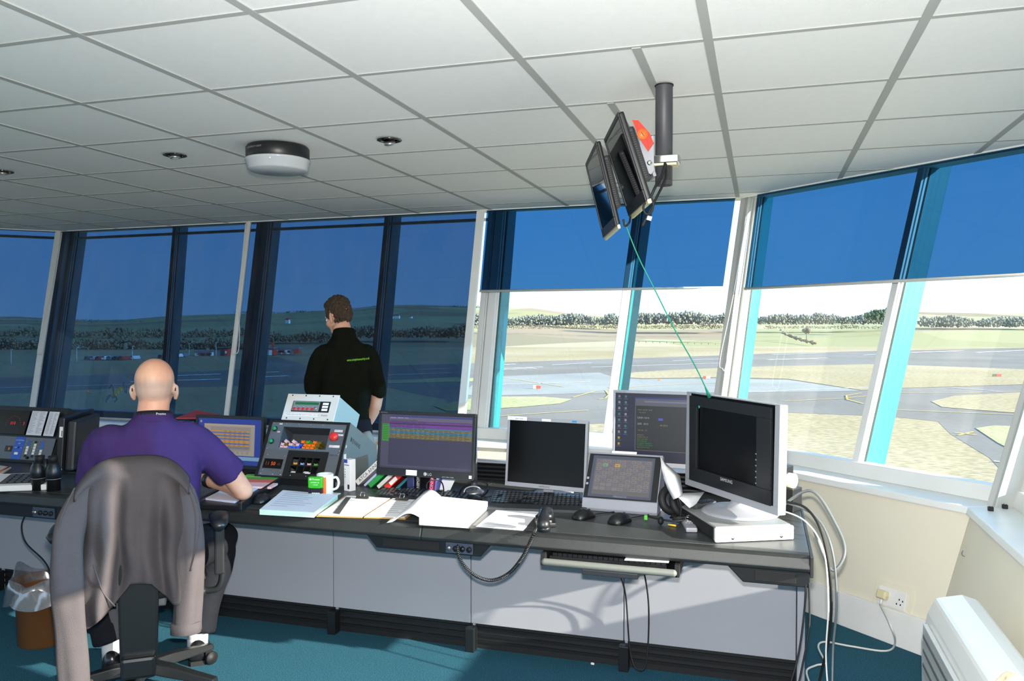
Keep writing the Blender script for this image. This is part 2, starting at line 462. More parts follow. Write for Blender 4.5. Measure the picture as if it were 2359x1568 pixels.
# windows: bays per facet as (s_bottom, s_top) boundaries and mids
BAYS = {0: ([(0, 0), (.358, .348), (.707, .692), (1, 1)], [(.22, .198), (.557, .542), (.871, .871)]),
        1: ([(0, 0), (1, 1)], [(.545, .56)]),
        2: ([(0, 0), (.41, .41), (.72, .72), (1, 1)], [(.112, .112), (.56, .56), (.86, .86)]),
        7: ([(0, 0), (1, 1)], [(.5, .5)])}
for i in (3, 5): BAYS[i] = ([(0, 0), (1, 1)], [(.5, .5)])
for i in (4, 6): BAYS[i] = ([(0, 0), (.33, .33), (.67, .67), (1, 1)], [(.17, .17), (.5, .5), (.83, .83)])
ZW1 = ZC + .1
nw = 0
for i in range(8):
    B, Mids = BAYS[i]
    for k in range(len(B) - 1):
        nw += 1
        w = bpy.data.objects.new('window_%d' % nw, None); COL.objects.link(w)
        struct(w, 'outward leaning window bay with white inner and teal outer frame')
        (a0, a1), (b0, b1), (m0, m1) = B[k], B[k + 1], Mids[k]
        f = MB(); bar_h(f, i, a0, b0, ZW0 - .04, ZW0 + .035, -.07 + WO, -.14 + WO); f.build('bottom_rail', m_white, w, bevel=.004)
        f = MB(); bar_h(f, i, a1, b1, ZC + .02, ZW1, -.06 + WO, -.18 + WO); f.build('head_rail', m_white, w)
        if i in (0, 7) and not (i == 0 and k == 2):
            f = MB(); bar_h(f, i, a1, b1, ZC - .055, ZC - .032, -.10 + WO, -.13 + WO); f.build('transom', m_white, w)
        for q, (s0, s1, ww, dd) in enumerate(((a0, a1, .075, .045), (b0, b1, .05, -.03), (m0, m1, .05, 0))):
            f = MB(); h = dd
            fz = (lambda z, inn, o, S0=s0, S1=s1: FP(i, S0 + (S1 - S0) * (z - ZW0) / (ZW1 - ZW0), z, inn + WO, o))
            for (ww_, ia, ib) in ((ww * .8, -.085, -.103), (ww * 1.1, -.103, -.122)):
                hh = ww_ / 2
                f.hexa([fz(ZW0, ia, h - hh), fz(ZW0, ia, h + hh), fz(ZW0, ib, h + hh), fz(ZW0, ib, h - hh),
                        fz(ZW1, ia, h - hh), fz(ZW1, ia, h + hh), fz(ZW1, ib, h + hh), fz(ZW1, ib, h - hh)])
            f.build('mullion' if q == 2 else 'jamb', m_white, w, bevel=.004)
            f = MB(); hh = ww * .7
            for (o_, wd_, ia, ib) in ((0, hh, -.127, -.17), (0, hh * .85, -.17, -.22), (0, hh * .7, -.22, -.30)):
                f.hexa([fz(ZW0, ia, h - wd_), fz(ZW0, ia, h + wd_), fz(ZW0, ib, h + wd_), fz(ZW0, ib, h - wd_),
                        fz(ZW1, ia, h - wd_), fz(ZW1, ia, h + wd_), fz(ZW1, ib, h + wd_), fz(ZW1, ib, h - wd_)])
            f.build('outer_frame', m_teal, w, bevel=.004)
            f = MB(); wd_ = ww * .62
            f.hexa([fz(ZW0, -.122, h - wd_), fz(ZW0, -.122, h + wd_), fz(ZW0, -.127, h + wd_), fz(ZW0, -.127, h - wd_), fz(ZW1, -.122, h - wd_), fz(ZW1, -.122, h + wd_), fz(ZW1, -.127, h + wd_), fz(ZW1, -.127, h - wd_)])
            f.build('seal', m_seal, w)
        for (u0, u1, v0, v1) in ((a0, a1, m0, m1), (m0, m1, b0, b1)):
            f = MB()
            A, Bq, Cq, D = FP(i, u0, ZW0, -.112 + WO), FP(i, v0, ZW0, -.112 + WO), FP(i, v1, ZW1, -.112 + WO), FP(i, u1, ZW1, -.112 + WO)
            f.add([A, Bq, Cq, D], [(0, 1, 2, 3)])
            f.build('pane', m_glass, w, recalc=False)
# corner posts
for i in range(8):
    pm = MB(); rings = []
    for z in (ZS - .02, ZC + .05):
        j = (i - 1) % 8; r = []
        r.append(FP(j, 1, z, -.09, -.03)); r.append(FP(i, 0, z, -.09)); r.append(FP(i, 0, z, -.09, .03))
        r.append(FP(i, 0, z, -.24, .03)); r.append(FP(i, 0, z, -.24)); r.append(FP(j, 1, z, -.24, -.03))
        rings.append(r)
    pm.loft(rings, smooth=False)
    struct(pm.build('trim_%d' % (20 + i), mat('corner_post_paint', '#b9bbb8', .5, var=.06, vscale=4), bevel=.006), 'grey white corner post between window walls')

# roller blinds of tinted film
def blind(i, s0, s1, zb, m, label, group, o0=.05, o1=-.05, cord=None):
    w = thing('roller_blind', label, 'blind', FP(i, (s0[0] + s1[0]) / 2, zb, .02), group=group)
    inv = Matrix.Translation(-w.location)
    f = MB()
    def Q(S, z, inn, o):
        s = S[0] + (S[1] - S[0]) * (z - ZW0) / (ZC - ZW0)
        return inv @ FP(i, s, z, inn, o)
    f.add([Q(s0, zb, .012, o0), Q(s1, zb, .012, o1), Q(s1, ZC - .004, .012, o1), Q(s0, ZC - .004, .012, o0)], [(0, 1, 2, 3)])
    f.build('film', m, w, recalc=False)
    f = MB(); a, b = Q(s0, zb, .012, o0), Q(s1, zb, .012, o1)
    f.tube([a, b], .009, 8); f.build('bottom_bar', mat('blind_bar_grey', '#b4b6b4', .4), w)
    f = MB(); f.tube([Q(s0, ZC - .003, -.004, o0), Q(s1, ZC - .003, -.004, o1)], .007, 8); f.build('roller', mat('blind_bar_grey', '#b4b6b4', .4), w)
    return w
B0 = BAYS[0][0]
blind(0, B0[0], B0[1], ZW0 + .0, m_film, 'dark blue tinted film blind pulled down to the sill behind the bald seated man', 'tinted film blinds', .02, -.005)
blind(0, B0[1], B0[2], ZW0 + .0, m_film, 'dark blue tinted film blind pulled down to the sill behind the standing man in black', 'tinted film blinds', .005, -.02)
blind(0, B0[2], B0[3], 1.745, m_film2, 'bright blue tinted film blind lowered halfway behind the hanging ceiling screens', 'tinted film blinds', .045, -.02)
blind(1, (0, 0), (1, 1), 1.73, m_film2, 'bright blue tinted film blind lowered halfway at the far right windows', 'tinted film blinds', .17, -.06)
blind(7, (0, 0), (1, 1), ZW0, m_film, 'dark blue tinted film blind pulled down at the far left edge', 'tinted film blinds', .06, -.01)
for k, (sa, sb) in enumerate(zip(BAYS[2][0][:-1], BAYS[2][0][1:])):
    blind(2, sa, sb, 1.66, m_film2, 'tinted film blind lowered halfway on the right wall, %s from the front corner' % ('first', 'second', 'third')[k], 'tinted film blinds', .14 if k == 0 else .05, -.05)
# white cover strips between the drawn blinds, with looped cords
def strip(i, S, w, dz0, label, tilt=0., off=0.):
    f = MB(); f.hexa([FP(i, S[0], dz0, a, off + o) for a, o in ((.03, -w / 2), (.03, w / 2), (.004, w / 2), (.004, -w / 2))] +
                     [FP(i, S[1], ZC - .008, a, off + o + tilt) for a, o in ((.03, -w / 2), (.03, w / 2), (.004, w / 2), (.004, -w / 2))])
    o = f.build('trim_strip', m_white, bevel=.003); o.name = 'trim_%d' % (40 + len([x for x in bpy.data.objects if x.name.startswith('trim_4')]))
    return struct(o, label)
strip(0, (B0[0][0] + .004, B0[0][1] + .004), .07, ZS, 'white cover strip between drawn blinds', off=-.012)
strip(0, B0[1], .042, ZS, 'white cover strip between drawn blinds')
strip(0, B0[2], .055, ZS, 'white cover strip between drawn and raised blinds')
def cord(pts, label):
    f = MB(); f.tube(pts, .0035, 6, spline=6); tag(f.build('blind_cord', m_cordw), label, 'cord', 'looped blind cords')
def fc(i, S, z, off, inn=.05): return FP(i, S[0] + (S[1] - S[0]) * (z - ZW0) / (ZC - ZW0), z, inn, off)
cord([fc(0, (.004, .004), ZC - .02, .04), fc(0, (.004, .004), 1.9, .03), fc(0, (.004, .004), 1.5, -.01), fc(0, (.004, .004), 1.26, -.03), fc(0, (.004, .004), 1.24, .0), fc(0, (.004, .004), 1.3, .03), fc(0, (.004, .004), 1.9, .05), fc(0, (.004, .004), ZC - .02, .055)],
     'white looped blind cord beside the leftmost drawn blind')
cord([fc(0, B0[1], ZC - .02, .0), fc(0, B0[1], 1.7, .01), fc(0, B0[1], 1.45, .05), fc(0, B0[1], 1.29, .06), fc(0, B0[1], 1.27, .03), fc(0, B0[1], 1.3, .0), fc(0, B0[1], 1.8, .0), fc(0, B0[1], ZC - .02, -.012)],
     'white looped blind cord right of the bald man')
cord([fc(1, (0, 0), ZC - .02, .13), fc(1, (0, 0), 1.7, .10), fc(1, (0, 0), 1.28, .06), fc(1, (0, 0), 1.22, .09), fc(1, (0, 0), 1.26, .12), fc(1, (0, 0), 1.8, .15), fc(1, (0, 0), ZC - .02, .16)],
     'white looped blind cord at the corner post behind the television')
# ------------------------------------------------------------------ airfield and countryside outside
def ground_mat(name, a, b, sc, c=None, fine=.35, fsc=1.2):
    m = bpy.data.materials.new(name); m.use_nodes = True; _mats[name] = m
    n, l = m.node_tree.nodes, m.node_tree.links; bs = n['Principled BSDF']; bs.inputs['Roughness'].default_value = .95
    bs.inputs['Specular IOR Level'].default_value = .1
    tc = n.new('ShaderNodeTexCoord'); n1 = n.new('ShaderNodeTexNoise'); n1.inputs['Scale'].default_value = sc; n1.inputs['Detail'].default_value = 4
    cr = n.new('ShaderNodeValToRGB'); cr.color_ramp.elements[0].position = .35; cr.color_ramp.elements[1].position = .65
    cr.color_ramp.elements[0].color = lin(a); cr.color_ramp.elements[1].color = lin(b)
    n2 = n.new('ShaderNodeTexNoise'); n2.inputs['Scale'].default_value = fsc; n2.inputs['Detail'].default_value = 6
    mp = n.new('ShaderNodeMapping'); mp.inputs['Scale'].default_value = (1, 2.2, 1)
    mx = n.new('ShaderNodeMixRGB'); mx.blend_type = 'OVERLAY'; mx.inputs[0].default_value = fine
    l.new(tc.outputs['Object'], n1.inputs['Vector']); l.new(tc.outputs['Object'], mp.inputs[0]); l.new(mp.outputs[0], n2.inputs['Vector'])
    l.new(n1.outputs['Fac'], cr.inputs[0]); l.new(cr.outputs[0], mx.inputs[1]); l.new(n2.outputs['Fac'], mx.inputs[2])
    l.new(mx.outputs[0], bs.inputs['Base Color'])
    return m
m_grass = ground_mat('dry_airfield_grass', '#a2926c', '#b2a280', .02, fine=.9)
m_grass2 = ground_mat('green_airfield_grass', '#a2a26c', '#b4ac80', .05, fine=.9)
m_tarmac = ground_mat('grey_tarmac', '#7c766b', '#8a847a', .03, fine=.25)
m_apron = ground_mat('pale_concrete_apron', '#8f9088', '#a09f95', .05, fine=.3)
m_paint = mat('runway_white_paint', '#f2f2ee', .6); m_yellow = mat('taxiway_yellow_paint', '#e0b840', .6)
def fields_mat():
    m = bpy.data.materials.new('far_fields'); m.use_nodes = True; n, l = m.node_tree.nodes, m.node_tree.links
    bs = n['Principled BSDF']; bs.inputs['Roughness'].default_value = 1; bs.inputs['Specular IOR Level'].default_value = 0
    tc = n.new('ShaderNodeTexCoord'); mp = n.new('ShaderNodeMapping'); mp.inputs['Scale'].default_value = (1, .45, .2)
    vo = n.new('ShaderNodeTexVoronoi'); vo.inputs['Scale'].default_value = .006
    cr = n.new('ShaderNodeValToRGB'); cr.color_ramp.interpolation = 'CONSTANT'
    E = cr.color_ramp.elements; cs = ['#a8a27a', '#b5a98a', '#a09c74', '#948a70', '#aaa880', '#a09078']
    E[0].color = lin(cs[0]); E[1].position = .85; E[1].color = lin(cs[5])
    for k in range(1, 5): e = E.new(k * .17); e.color = lin(cs[k])
    l.new(tc.outputs['Object'], mp.inputs[0]); l.new(mp.outputs[0], vo.inputs['Vector'])
    sp = n.new('ShaderNodeSeparateColor'); l.new(vo.outputs['Color'], sp.inputs[0]); l.new(sp.outputs[0], cr.inputs[0]); l.new(cr.outputs[0], bs.inputs['Base Color'])
    return m
m_fields = fields_mat()
gb = MB(); R_ = 520
gb.add([(R_ * math.cos(t * math.pi / 24), R_ * math.sin(t * math.pi / 24), GZ) for t in range(48)], [tuple(range(48))])
struct(gb.build('airfield_ground', m_grass, recalc=False), 'dry grass airfield below the tower')
RIDGE = [(-2600, 735), (-900, 738), (-400, 735), (0, 729), (60, 728), (135, 735), (190, 738), (300, 736), (370, 729), (520, 722), (600, 724), (700, 718), (800, 711), (900, 701), (930, 699), (990, 703), (1060, 706), (1130, 709), (1220, 708), (1270, 717), (1400, 730), (1600, 735), (1750, 737), (1900, 733), (2000, 726), (2060, 717), (2140, 719), (2359, 723), (2800, 722), (4200, 730)]
def ridge_y(px):
    for (a, b), (c, d) in zip(RIDGE[:-1], RIDGE[1:]):
        if a <= px <= c: return b + (d - b) * (px - a) / (c - a)
    return 733
DN, DF = 430., 2300.
def terrain(px, t):
    top = atd(px, ridge_y(px), DF); d = DN + (DF - DN) * t
    p = atd(px, 747, d); h = GZ + (top.z - GZ) * t ** 1.25
    h += 2.5 * math.sin(px * .011 + t * 9) * t * (1 - t)
    return Vector((p.x, p.y, h - (.3 if t == 0 else 0)))
tb = MB(); cols_ = list(range(-2600, 4201, 85)); rows_ = [0, .03, .06, .1, .15, .2, .27, .35, .45, .55, .65, .75, .85, .93, 1.0]
vs = [terrain(px, t) for px in cols_ for t in rows_]; nr = len(rows_)
for px in cols_: pass
tb.add(vs, [(i * nr + j, (i + 1) * nr + j, (i + 1) * nr + j + 1, i * nr + j + 1) for i in range(len(cols_) - 1) for j in range(nr - 1)], smooth=True)
struct(tb.build('far_hills', m_fields, recalc=False), 'far farmland rising to low hills')
def gp(p, dz=0.): q = onz(p[0], p[1], GZ); q.z += dz; return q
def patch(name, pts, m, dz, label):
    b = MB(); b.add([gp(p, dz) for p in pts], [tuple(range(len(pts)))])
    o = b.build(name, m, recalc=False)
    if o.data.polygons[0].normal.z < 0: o.data.flip_normals()
    return struct(o, label)
patch('runway', [(-700, 915), (0, 870), (303, 861), (510, 853), (1040, 838), (1362, 828), (1680, 818), (1770, 814), (2359, 801), (3300, 785), (3300, 850), (2359, 846), (2086, 840), (1764, 840), (1417, 855), (1113, 864), (1033, 869), (700, 883), (508, 890), (293, 893), (0, 907), (-700, 960)], m_tarmac, .03, 'long grey tarmac runway')
patch('taxiway_apron', [(860, 884), (1000, 878), (1113, 858), (1417, 848), (1764, 838), (2086, 838), (2359, 840), (3300, 845), (3300, 1500), (2700, 1500), (2420, 1260), (2359, 1165), (2340, 1120), (2280, 1055), (2190, 1000), (2161, 971), (2060, 960), (1807, 950), (1600, 965), (1385, 975), (1100, 990), (960, 1000), (900, 995), (1030, 960), (1030, 920), (950, 905)], m_tarmac, .02, 'grey taxiway and apron tarmac')
patch('concrete_apron', [(1113, 868), (1380, 858), (1417, 870), (1480, 874), (1676, 871), (1750, 874), (1815, 875), (1984, 900), (1754, 904), (1400, 905), (1100, 912), (1060, 908)], m_apron, .05, 'pale concrete apron beside the runway')
patch('grass_island', [(1000, 936), (1085, 919), (1150, 914), (1250, 914), (1318, 920), (1290, 930), (1200, 938), (1100, 944), (1030, 948)], m_grass2, .08, 'long grass island between taxiways')
patch('grass_island', [(1417, 868), (1460, 858), (1560, 852), (1676, 847), (1759, 844), (2011, 839), (2086, 841), (2359, 851), (3300, 870), (3300, 880), (2359, 886), (2086, 894), (1984, 899), (1815, 873), (1676, 869), (1480, 872)], m_grass, .08, 'grass strip between runway and taxiway')
patch('grass_island', [(2145, 925), (2200, 912), (2359, 904), (3300, 890), (3300, 950), (2359, 953), (2250, 945), (2170, 938)], m_grass, .08, 'pointed grass island beyond the taxiway')
patch('grass_island', [(2247, 987), (2290, 981), (2359, 983), (3000, 990), (3000, 1150), (2359, 1052), (2300, 1022)], m_grass2, .08, 'grass wedge beside the taxiway bend')
patch('grass_strip', [(860, 884), (1033, 870), (1130, 872), (1130, 878), (1000, 881)], m_grass2, .07, 'thin grass strip along the runway')
patch('access_road', [(583, 832), (600, 822), (640, 822), (700, 840), (760, 858), (700, 862), (560, 856)], m_tarmac, .05, 'access road from the fire station')
def stripe(name, pts, wd, m, label, dz=.12):
    b = MB(); q = [gp(p, dz) for p in pts]
    L = []; Rr = []
    for i, p in enumerate(q):
        t = (q[min(i + 1, len(q) - 1)] - q[max(i - 1, 0)]).normalized(); nn = Vector((-t.y, t.x, 0)) * wd / 2
        L.append(p + nn); Rr.append(p - nn)
    n = len(q); b.add(L + Rr, [(i, i + n, i + n + 1, i + 1) for i in range(n - 1)])
    o = b.build(name, m, recalc=False)
    if o.data.polygons[0].normal.z < 0: o.data.flip_normals()
    return struct(o, label)
for a, b_, w_ in (((408, 866), (508, 862), 2.2), ((300, 880), (508, 874), 2.2), ((583, 859), (644, 857), 2.2), ((583, 870), (663, 866), 2.2),
                  ((1105, 843), (1186, 839), 1.6), ((1113, 851), (1250, 846), 1.6), ((1113, 854), (1235, 849), 1.2), ((1272, 841), (1362, 836), .9),
                  ((1550, 831), (1668, 827), 1.0), ((1362, 846), (1680, 836), .8), ((0, 894), (300, 886), .7), ((880, 865), (1040, 859), .8), ((960, 852), (1040, 849), .8),
                  ((1770, 829), (1905, 825), 2.0), ((1780, 817), (1900, 813), 1.4), ((2100, 812), (2215, 808), 3.2), ((1990, 818), (2060, 815), 1.2), ((2250, 812), (2400, 805), 2.0), ((1110, 888), (1360, 880), .5), ((2290, 1064), (2352, 1071), .35), ((1770, 902), (2000, 893), .35)):
    stripe('runway_marking', [a, b_], w_, m_paint, 'white painted runway marking')
for pts in ([(1095, 963), (1230, 954), (1357, 946)], [(1095, 963), (1000, 972)], [(1320, 916), (1370, 902), (1480, 890), (1700, 880)], [(1402, 893), (1460, 910), (1700, 925)],
            [(1395, 900), (1403, 910), (1395, 918), (1380, 921)], [(1807, 925), (1950, 918), (2010, 912)], [(1990, 931), (1952, 921), (1950, 912), (1985, 906)], [(2065, 905), (2200, 906), (2359, 902)], [(2065, 945), (2359, 957)],
            [(2200, 998), (2250, 1003)], [(2208, 1004), (2242, 996)], [(1113, 866), (1200, 876), (1300, 892)]):
    stripe('taxiway_marking', pts, .3, m_yellow, 'yellow painted taxiway line')
stripe('taxiway_marking', [(2180, 893), (2250, 898), (2310, 903)], .5, mat('faded_red_paint', '#d9a8a0', .6), 'faded red painted line on taxiway')
# woodland belts (nobody could count the crowns): one object each
ico = bmesh.new(); bmesh.ops.create_icosphere(ico, subdivisions=1, radius=1); ico_v = [v.co.copy() for v in ico.verts]; ico_f = [[v.index for v in f.verts] for f in ico.faces]; ico.free()
def belt(label, px0, px1, d, ybase, ytop, n, m, seed, depth=25.):
    rnd = random.Random(seed); b = MB(); hpx = ybase - ytop
    for k in range(int(n * 3.2)):
        px = rnd.uniform(px0, px1); dd = d + rnd.uniform(0, depth); H = hpx / FPX * d * rnd.uniform(.72, 1.05)
        base = atd(px, ybase, dd); env = .8 + .2 * math.sin(px * .045 + seed) * math.sin(px * .017 + 2 * seed)
        H *= env
        for j in range(3):
            r = H * rnd.uniform(.07, .15); zz = base.z + (H - r) * (rnd.random() ** .75); qx = rnd.uniform(-1, 1) * H * .35
            Mx = TR(base.x + qx, base.y + rnd.uniform(-2, 2), zz) @ RZ(rnd.uniform(0, 6)) @ Matrix.Diagonal((r * rnd.uniform(.8, 1.3), r, r * rnd.uniform(.8, 1.4), 1))
            b.add([Vector(v) * rnd.uniform(.75, 1.2) for v in ico_v], ico_f, Mx, smooth=True)
    return stuff(b.build('woodland_belt', m, recalc=False), label, 'trees')
m_w1 = mat('bare_winter_woods', '#8a8270', 1, spec=0, var=.5, vscale=.25, col2='#5c5846')
m_w2 = mat('green_conifer_woods', '#6a7a62', 1, spec=0, var=.5, vscale=.25, col2='#4d5c48')
m_w3 = mat('haze_tinted_far_woods', '#80837a', 1, spec=0, var=.3, vscale=.05, col2='#6e756c')  # distance haze is mixed into this greyer, flatter wood colour
belt('dark bare wood behind the parked cars', -350, 600, 395, 806, 772, 330, m_w1, 1)
belt('bare wood on the slope above the left fields', -350, 620, 620, 780, 748, 220, m_w1, 2, 60)
belt('bare wood left of the standing man', 590, 760, 480, 786, 757, 110, m_w1, 3)
belt('dark wood right of the standing man', 800, 1075, 500, 776, 745, 170, m_w1, 4)
belt('hazy wood on the horizon behind the silver monitor', 1085, 1420, 900, 748, 718, 260, m_w3, 5, 60)
belt('green wood on the horizon behind the ceiling screens', 1400, 1700, 760, 745, 712, 240, m_w3, 6, 60)
belt('low hedge of bushes below the horizon wood', 1090, 1700, 640, 757, 743, 170, m_w1, 7, 40)
belt('wood on the horizon right of the corner post', 1745, 2045, 800, 745, 717, 220, m_w3, 8, 50)
belt('dark conifer clump on the right horizon', 1996, 2050, 700, 735, 702, 45, m_w2, 9)
belt('grey green wood at the far right horizon', 2120, 2700, 820, 752, 722, 330, m_w3, 10, 60)
belt('low hedge of bushes below the right horizon', 1760, 2100, 640, 757, 747, 110, m_w1, 11, 40)
belt('tree covered crest left of the bald man', -300, 330, 1500, 742, 733, 160, m_w3, 12, 80)
belt('wooded crest of the highest hill', 860, 1130, 2200, 711, 701, 120, m_w2, 13, 40)
belt('wooded crest behind the standing man', 540, 840, 2200, 722, 714, 120, m_w2, 14, 40)
# a lone field tree and the old bank in the right field
tr = thing('field_tree', 'lone bare round tree in the right hand field', 'tree', atd(1858, 778, 560))
Hh = 26 / FPX * 560
MB().tube([(0, 0, -1), (0, 0, Hh * .5)], [.4, .2], 6).build('trunk', m_w1, tr)
cr_ = MB()
for k in range(7): cr_.add([v * random.uniform(.85, 1.1) for v in ico_v], ico_f, TR(random.uniform(-2, 2), random.uniform(-1, 1), Hh * random.uniform(.5, .8)) @ Matrix.Diagonal((2.2, 2.2, 1.7, 1)), smooth=True)
cr_.build('crown', m_w1, tr, recalc=False)
hb = MB()
for k in range(26):
    px = 1800 + k * 3.2 + random.uniform(-2, 2); yy = 760 + (k / 25) ** .6 * 30
    hb.add([v * random.uniform(.8, 1.15) for v in ico_v], ico_f, TR(*atd(px, yy, 560 - k * 4)) @ Matrix.Diagonal((1.1 + (k % 3) * .3, 1.2, .6 + (k % 4) * .25, 1)), smooth=True)
stuff(hb.build('field_hedge', m_w1, recalc=False), 'short curved hedge beside the lone field tree', 'hedge')

# fence of posts and one wire row across the pale field
ff = thing('field_fence', 'thin dark wire fence across the pale field', 'fence', atd(1440, 788, 420))
for k in range(16):
    p = atd(1440 + k * 16, 788 + k * .45, 420 - k) - ff.location
    MB().box((p.x, p.y, p.z + .45), (.25, .25, 1.0)).build('fence_post', m_w1, ff)
pa, pb = Vector((0, 0, .8)), atd(1696, 795, 404) - ff.location + Vector((0, 0, .8))
MB().tube([pa, pb], .12, 5).build('fence_wire', m_w1, ff)
# fire station
m_red = mat('station_red', '#c8402f', .6); m_bw = mat('station_white', '#dfe2e4', .6); m_br = mat('station_grey_roof', '#6d747c', .6); m_dk = mat('dark_glass', '#20262c', .2)
def px_box(b, px0, px1, py0, py1, d, dep, M=None):
    a, c = atd(px0, py1, d), atd(px1, py0, d)
    e = Vector((c.x - a.x, c.y - a.y, 0)); f = Vector((-e.y, e.x, 0)).normalized() * dep
    o = M or Vector((0, 0, 0))
    z0, z1 = a.z, c.z
    P_ = [Vector((a.x, a.y, z0)), Vector((c.x, c.y, z0)), Vector((c.x, c.y, z0)) + f, Vector((a.x, a.y, z0)) + f]
    b.hexa([p - o for p in P_] + [p + Vector((0, 0, z1 - z0)) - o for p in P_])
def building(name, label, base, parts):
    t = thing(name, label, 'building', base)
    for nm, m, r in parts:
        b = MB(); px_box(b, *r, M=base); b.build(nm, m, t)
building('station_building', 'low white and red station building left of the white cover strip', atd(470, 819, 320), [
    ('wall', m_bw, (449, 488, 811, 819, 320, 4)), ('roof', m_br, (446, 488, 808, 811, 319.5, 5)), ('red_band', m_red, (455, 487, 813, 816, 319.6, .4)), ('door', m_dk, (462, 470, 813, 819, 319.4, .3)), ('door', m_dk, (476, 484, 813, 819, 319.4, .3))])
building('station_tower', 'square red station block with grey side left of the cover strip', atd(510, 819, 322), [
    ('wall', m_br, (494, 516, 803, 820, 322, 6)), ('wall', m_red, (516, 524, 804, 820, 321, 6)), ('roof', m_dk, (493, 525, 800, 803, 321, 7)), ('window', m_bw, (518, 522, 808, 814, 320.8, .3))])
building('fire_station', 'red fire station with white vehicle doors on the airfield edge', atd(615, 818, 322), [
    ('wall', m_red, (593, 630, 803, 818, 322, 5)), ('roof', m_br, (591, 630.5, 800, 803, 321.6, 5)), ('vehicle_door', m_bw, (612, 618, 806, 818, 321.7, .3)), ('vehicle_door', m_bw, (619.5, 626, 806, 818, 321.7, .3)),
    ('window', m_dk, (598, 608, 806, 811, 321.7, .3)), ('watch_tower', m_red, (626, 630, 788, 803, 324, 1.5))])
building('station_annex', 'low annex with long grey roof beside the red fire station', atd(660, 815, 325), [
    ('wall', m_bw, (639, 676, 804, 815, 329, 5)), ('roof', m_br, (638.5, 688, 800, 804, 328.5, 6)), ('window_band', m_red, (640, 656, 806, 812, 327.7, .3)), ('window', m_dk, (642, 654, 807, 811, 327.5, .3)), ('window', m_dk, (662, 668, 807, 812, 327.7, .3)), ('wall', m_red, (676, 687, 804, 814, 328, 5))])
for k, (px, py, c, nm) in enumerate(((207, 829, '#26384f', 'dark blue'), (220, 829, '#8e99a4', 'silver'), (233, 829, '#a52a24', 'bright red'), (246, 829, '#d8dde2', 'white'), (258, 829, '#5d6a74', 'grey'),
                                  (273, 829, '#303a44', 'black'), (287, 829, '#b0322a', 'dull red'), (311, 828, '#c3ccd4', 'pale silver'), (375, 825, '#2b3440', 'dark'), (389, 824, '#7b8894', 'grey blue'), (401, 824, '#39444e', 'charcoal'), (411, 823, '#e4e8ec', 'bright white'), (426, 822, '#6a7680', 'mid grey'))):
    d = 12.5 * FPX / (py - 747); p = onz(px, py, GZ + .05)
    t = thing('parked_car', '%s car parked in the row left of the fire station' % nm if k > 7 else '%s car in the long parked row behind the bald man' % nm, 'car', p, YAW - .2, 'cars parked on the airfield edge')
    cm = mat('car_paint_%d' % k, c, .35, coat=.5)
    MB().prism([(-.85, .25), (.85, .25), (.85, .85), (.62, .95), (.5, 1.4), (-.5, 1.4), (-.62, .95), (-.85, .85)], -1.9, 1.9).build('body', cm, t, bevel=.08)
    MB().prism([(-.56, .98), (.56, .98), (.46, 1.36), (-.46, 1.36)], -1.93, -1.85).build('windscreen', m_dk, t)
    for sx in (-.7, .7): MB().cyl((sx - .1, -1.2, .3), (sx + .1, -1.2, .3), .3, n=10).build('wheel', m_dk, t)
for k, (px, py0, py1) in enumerate(((26, 805, 835), (177, 800, 830), (305, 797, 826), (436, 791, 817), (498, 788, 817), (605, 786, 817))):
    p = onz(px, py1 + 3, GZ); d = 12.5 * FPX / (py1 + 3 - 747); h = (py1 + 3 - py0) / FPX * d
    t = thing('lamp_post', ['slim lamp post at the far left edge of the airfield', 'slim lamp post left of the parked cars', 'slim lamp post right of the red parked cars', 'slim lamp post left of the white station building', 'tall lamp post above the station building', 'lamp post just right of the dark mullion by the fire station'][k], 'lamp post', p, group='airfield lamp posts')
    MB().tube([(0, 0, 0), (0, 0, h)], [.09, .06], 6).build('pole', m_bw, t); MB().box((.25, 0, h), (.7, .3, .18)).build('lamp_head', m_bw, t)
m_wh = mat('whitewash', '#f0efe8', .7)
for k, (px, py, w_) in enumerate(((893, 731, 10), (903, 732, 7), (915, 731, 12), (947, 733, 5), (663, 740, 9), (873, 736, 8))):
    p = atd(px, py, 1150); s = w_ / FPX * 1150
    t = thing('farmhouse', 'small %s farmhouse on the far hillside' % ['long white', 'low white', 'gabled white', 'lone white', 'red roofed', 'pale'][k], 'house', p, group='farmhouses on the hill')
    MB().bb(-s / 2, s / 2, -2, 2, -3, 2.4).build('wall', m_wh, t)
    MB().prism([(-s / 2 - .3, 2.4), (s / 2 + .3, 2.4), (s / 2 - .8, 4.2), (-s / 2 + .8, 4.2)], -2.3, 2.3).build('roof', m_red if k == 4 else m_br, t)
for k, (px, py, w_, h_, c1, c2, lb) in enumerate(((1237, 896, 17, 9, '#e9e0c8', '#d8452c', 'white and red taxiway sign board beside the left grass island'), (1628, 873, 16, 7, '#d8452c', '#e9d8c8', 'red and white taxiway sign board beyond the big television'), (2297, 868, 20, 7, '#46543c', '#a3453e', 'dark green and red sign board on the right grass'), (1518, 877, 6, 4, '#e08030', '#e08030', 'small orange marker board on the apron'), (201, 905, 5, 8, '#d98a3c', '#e0a050', 'orange marker post left of the bald man'))):
    p = onz(px, py, GZ); d = 12.5 * FPX / (py - 747); s = w_ / FPX * d; h = h_ / FPX * d
    t = thing('sign_board', lb, 'sign', p, YAW, 'airfield sign boards')
    MB().bb(-s / 2, s / 2, 0, .15, .1, h).build('board', mat('sgn%da' % k, c1, .6), t); MB().bb(-s / 2 + s * .4, s / 2, -.03, 0, .12, h - .02).build('face', mat('sgn%db' % k, c2, .6), t)
    for sx in (-.35, .35): MB().bb(s * sx - .04, s * sx + .04, .02, .1, 0, .12).build('foot', m_dk, t)
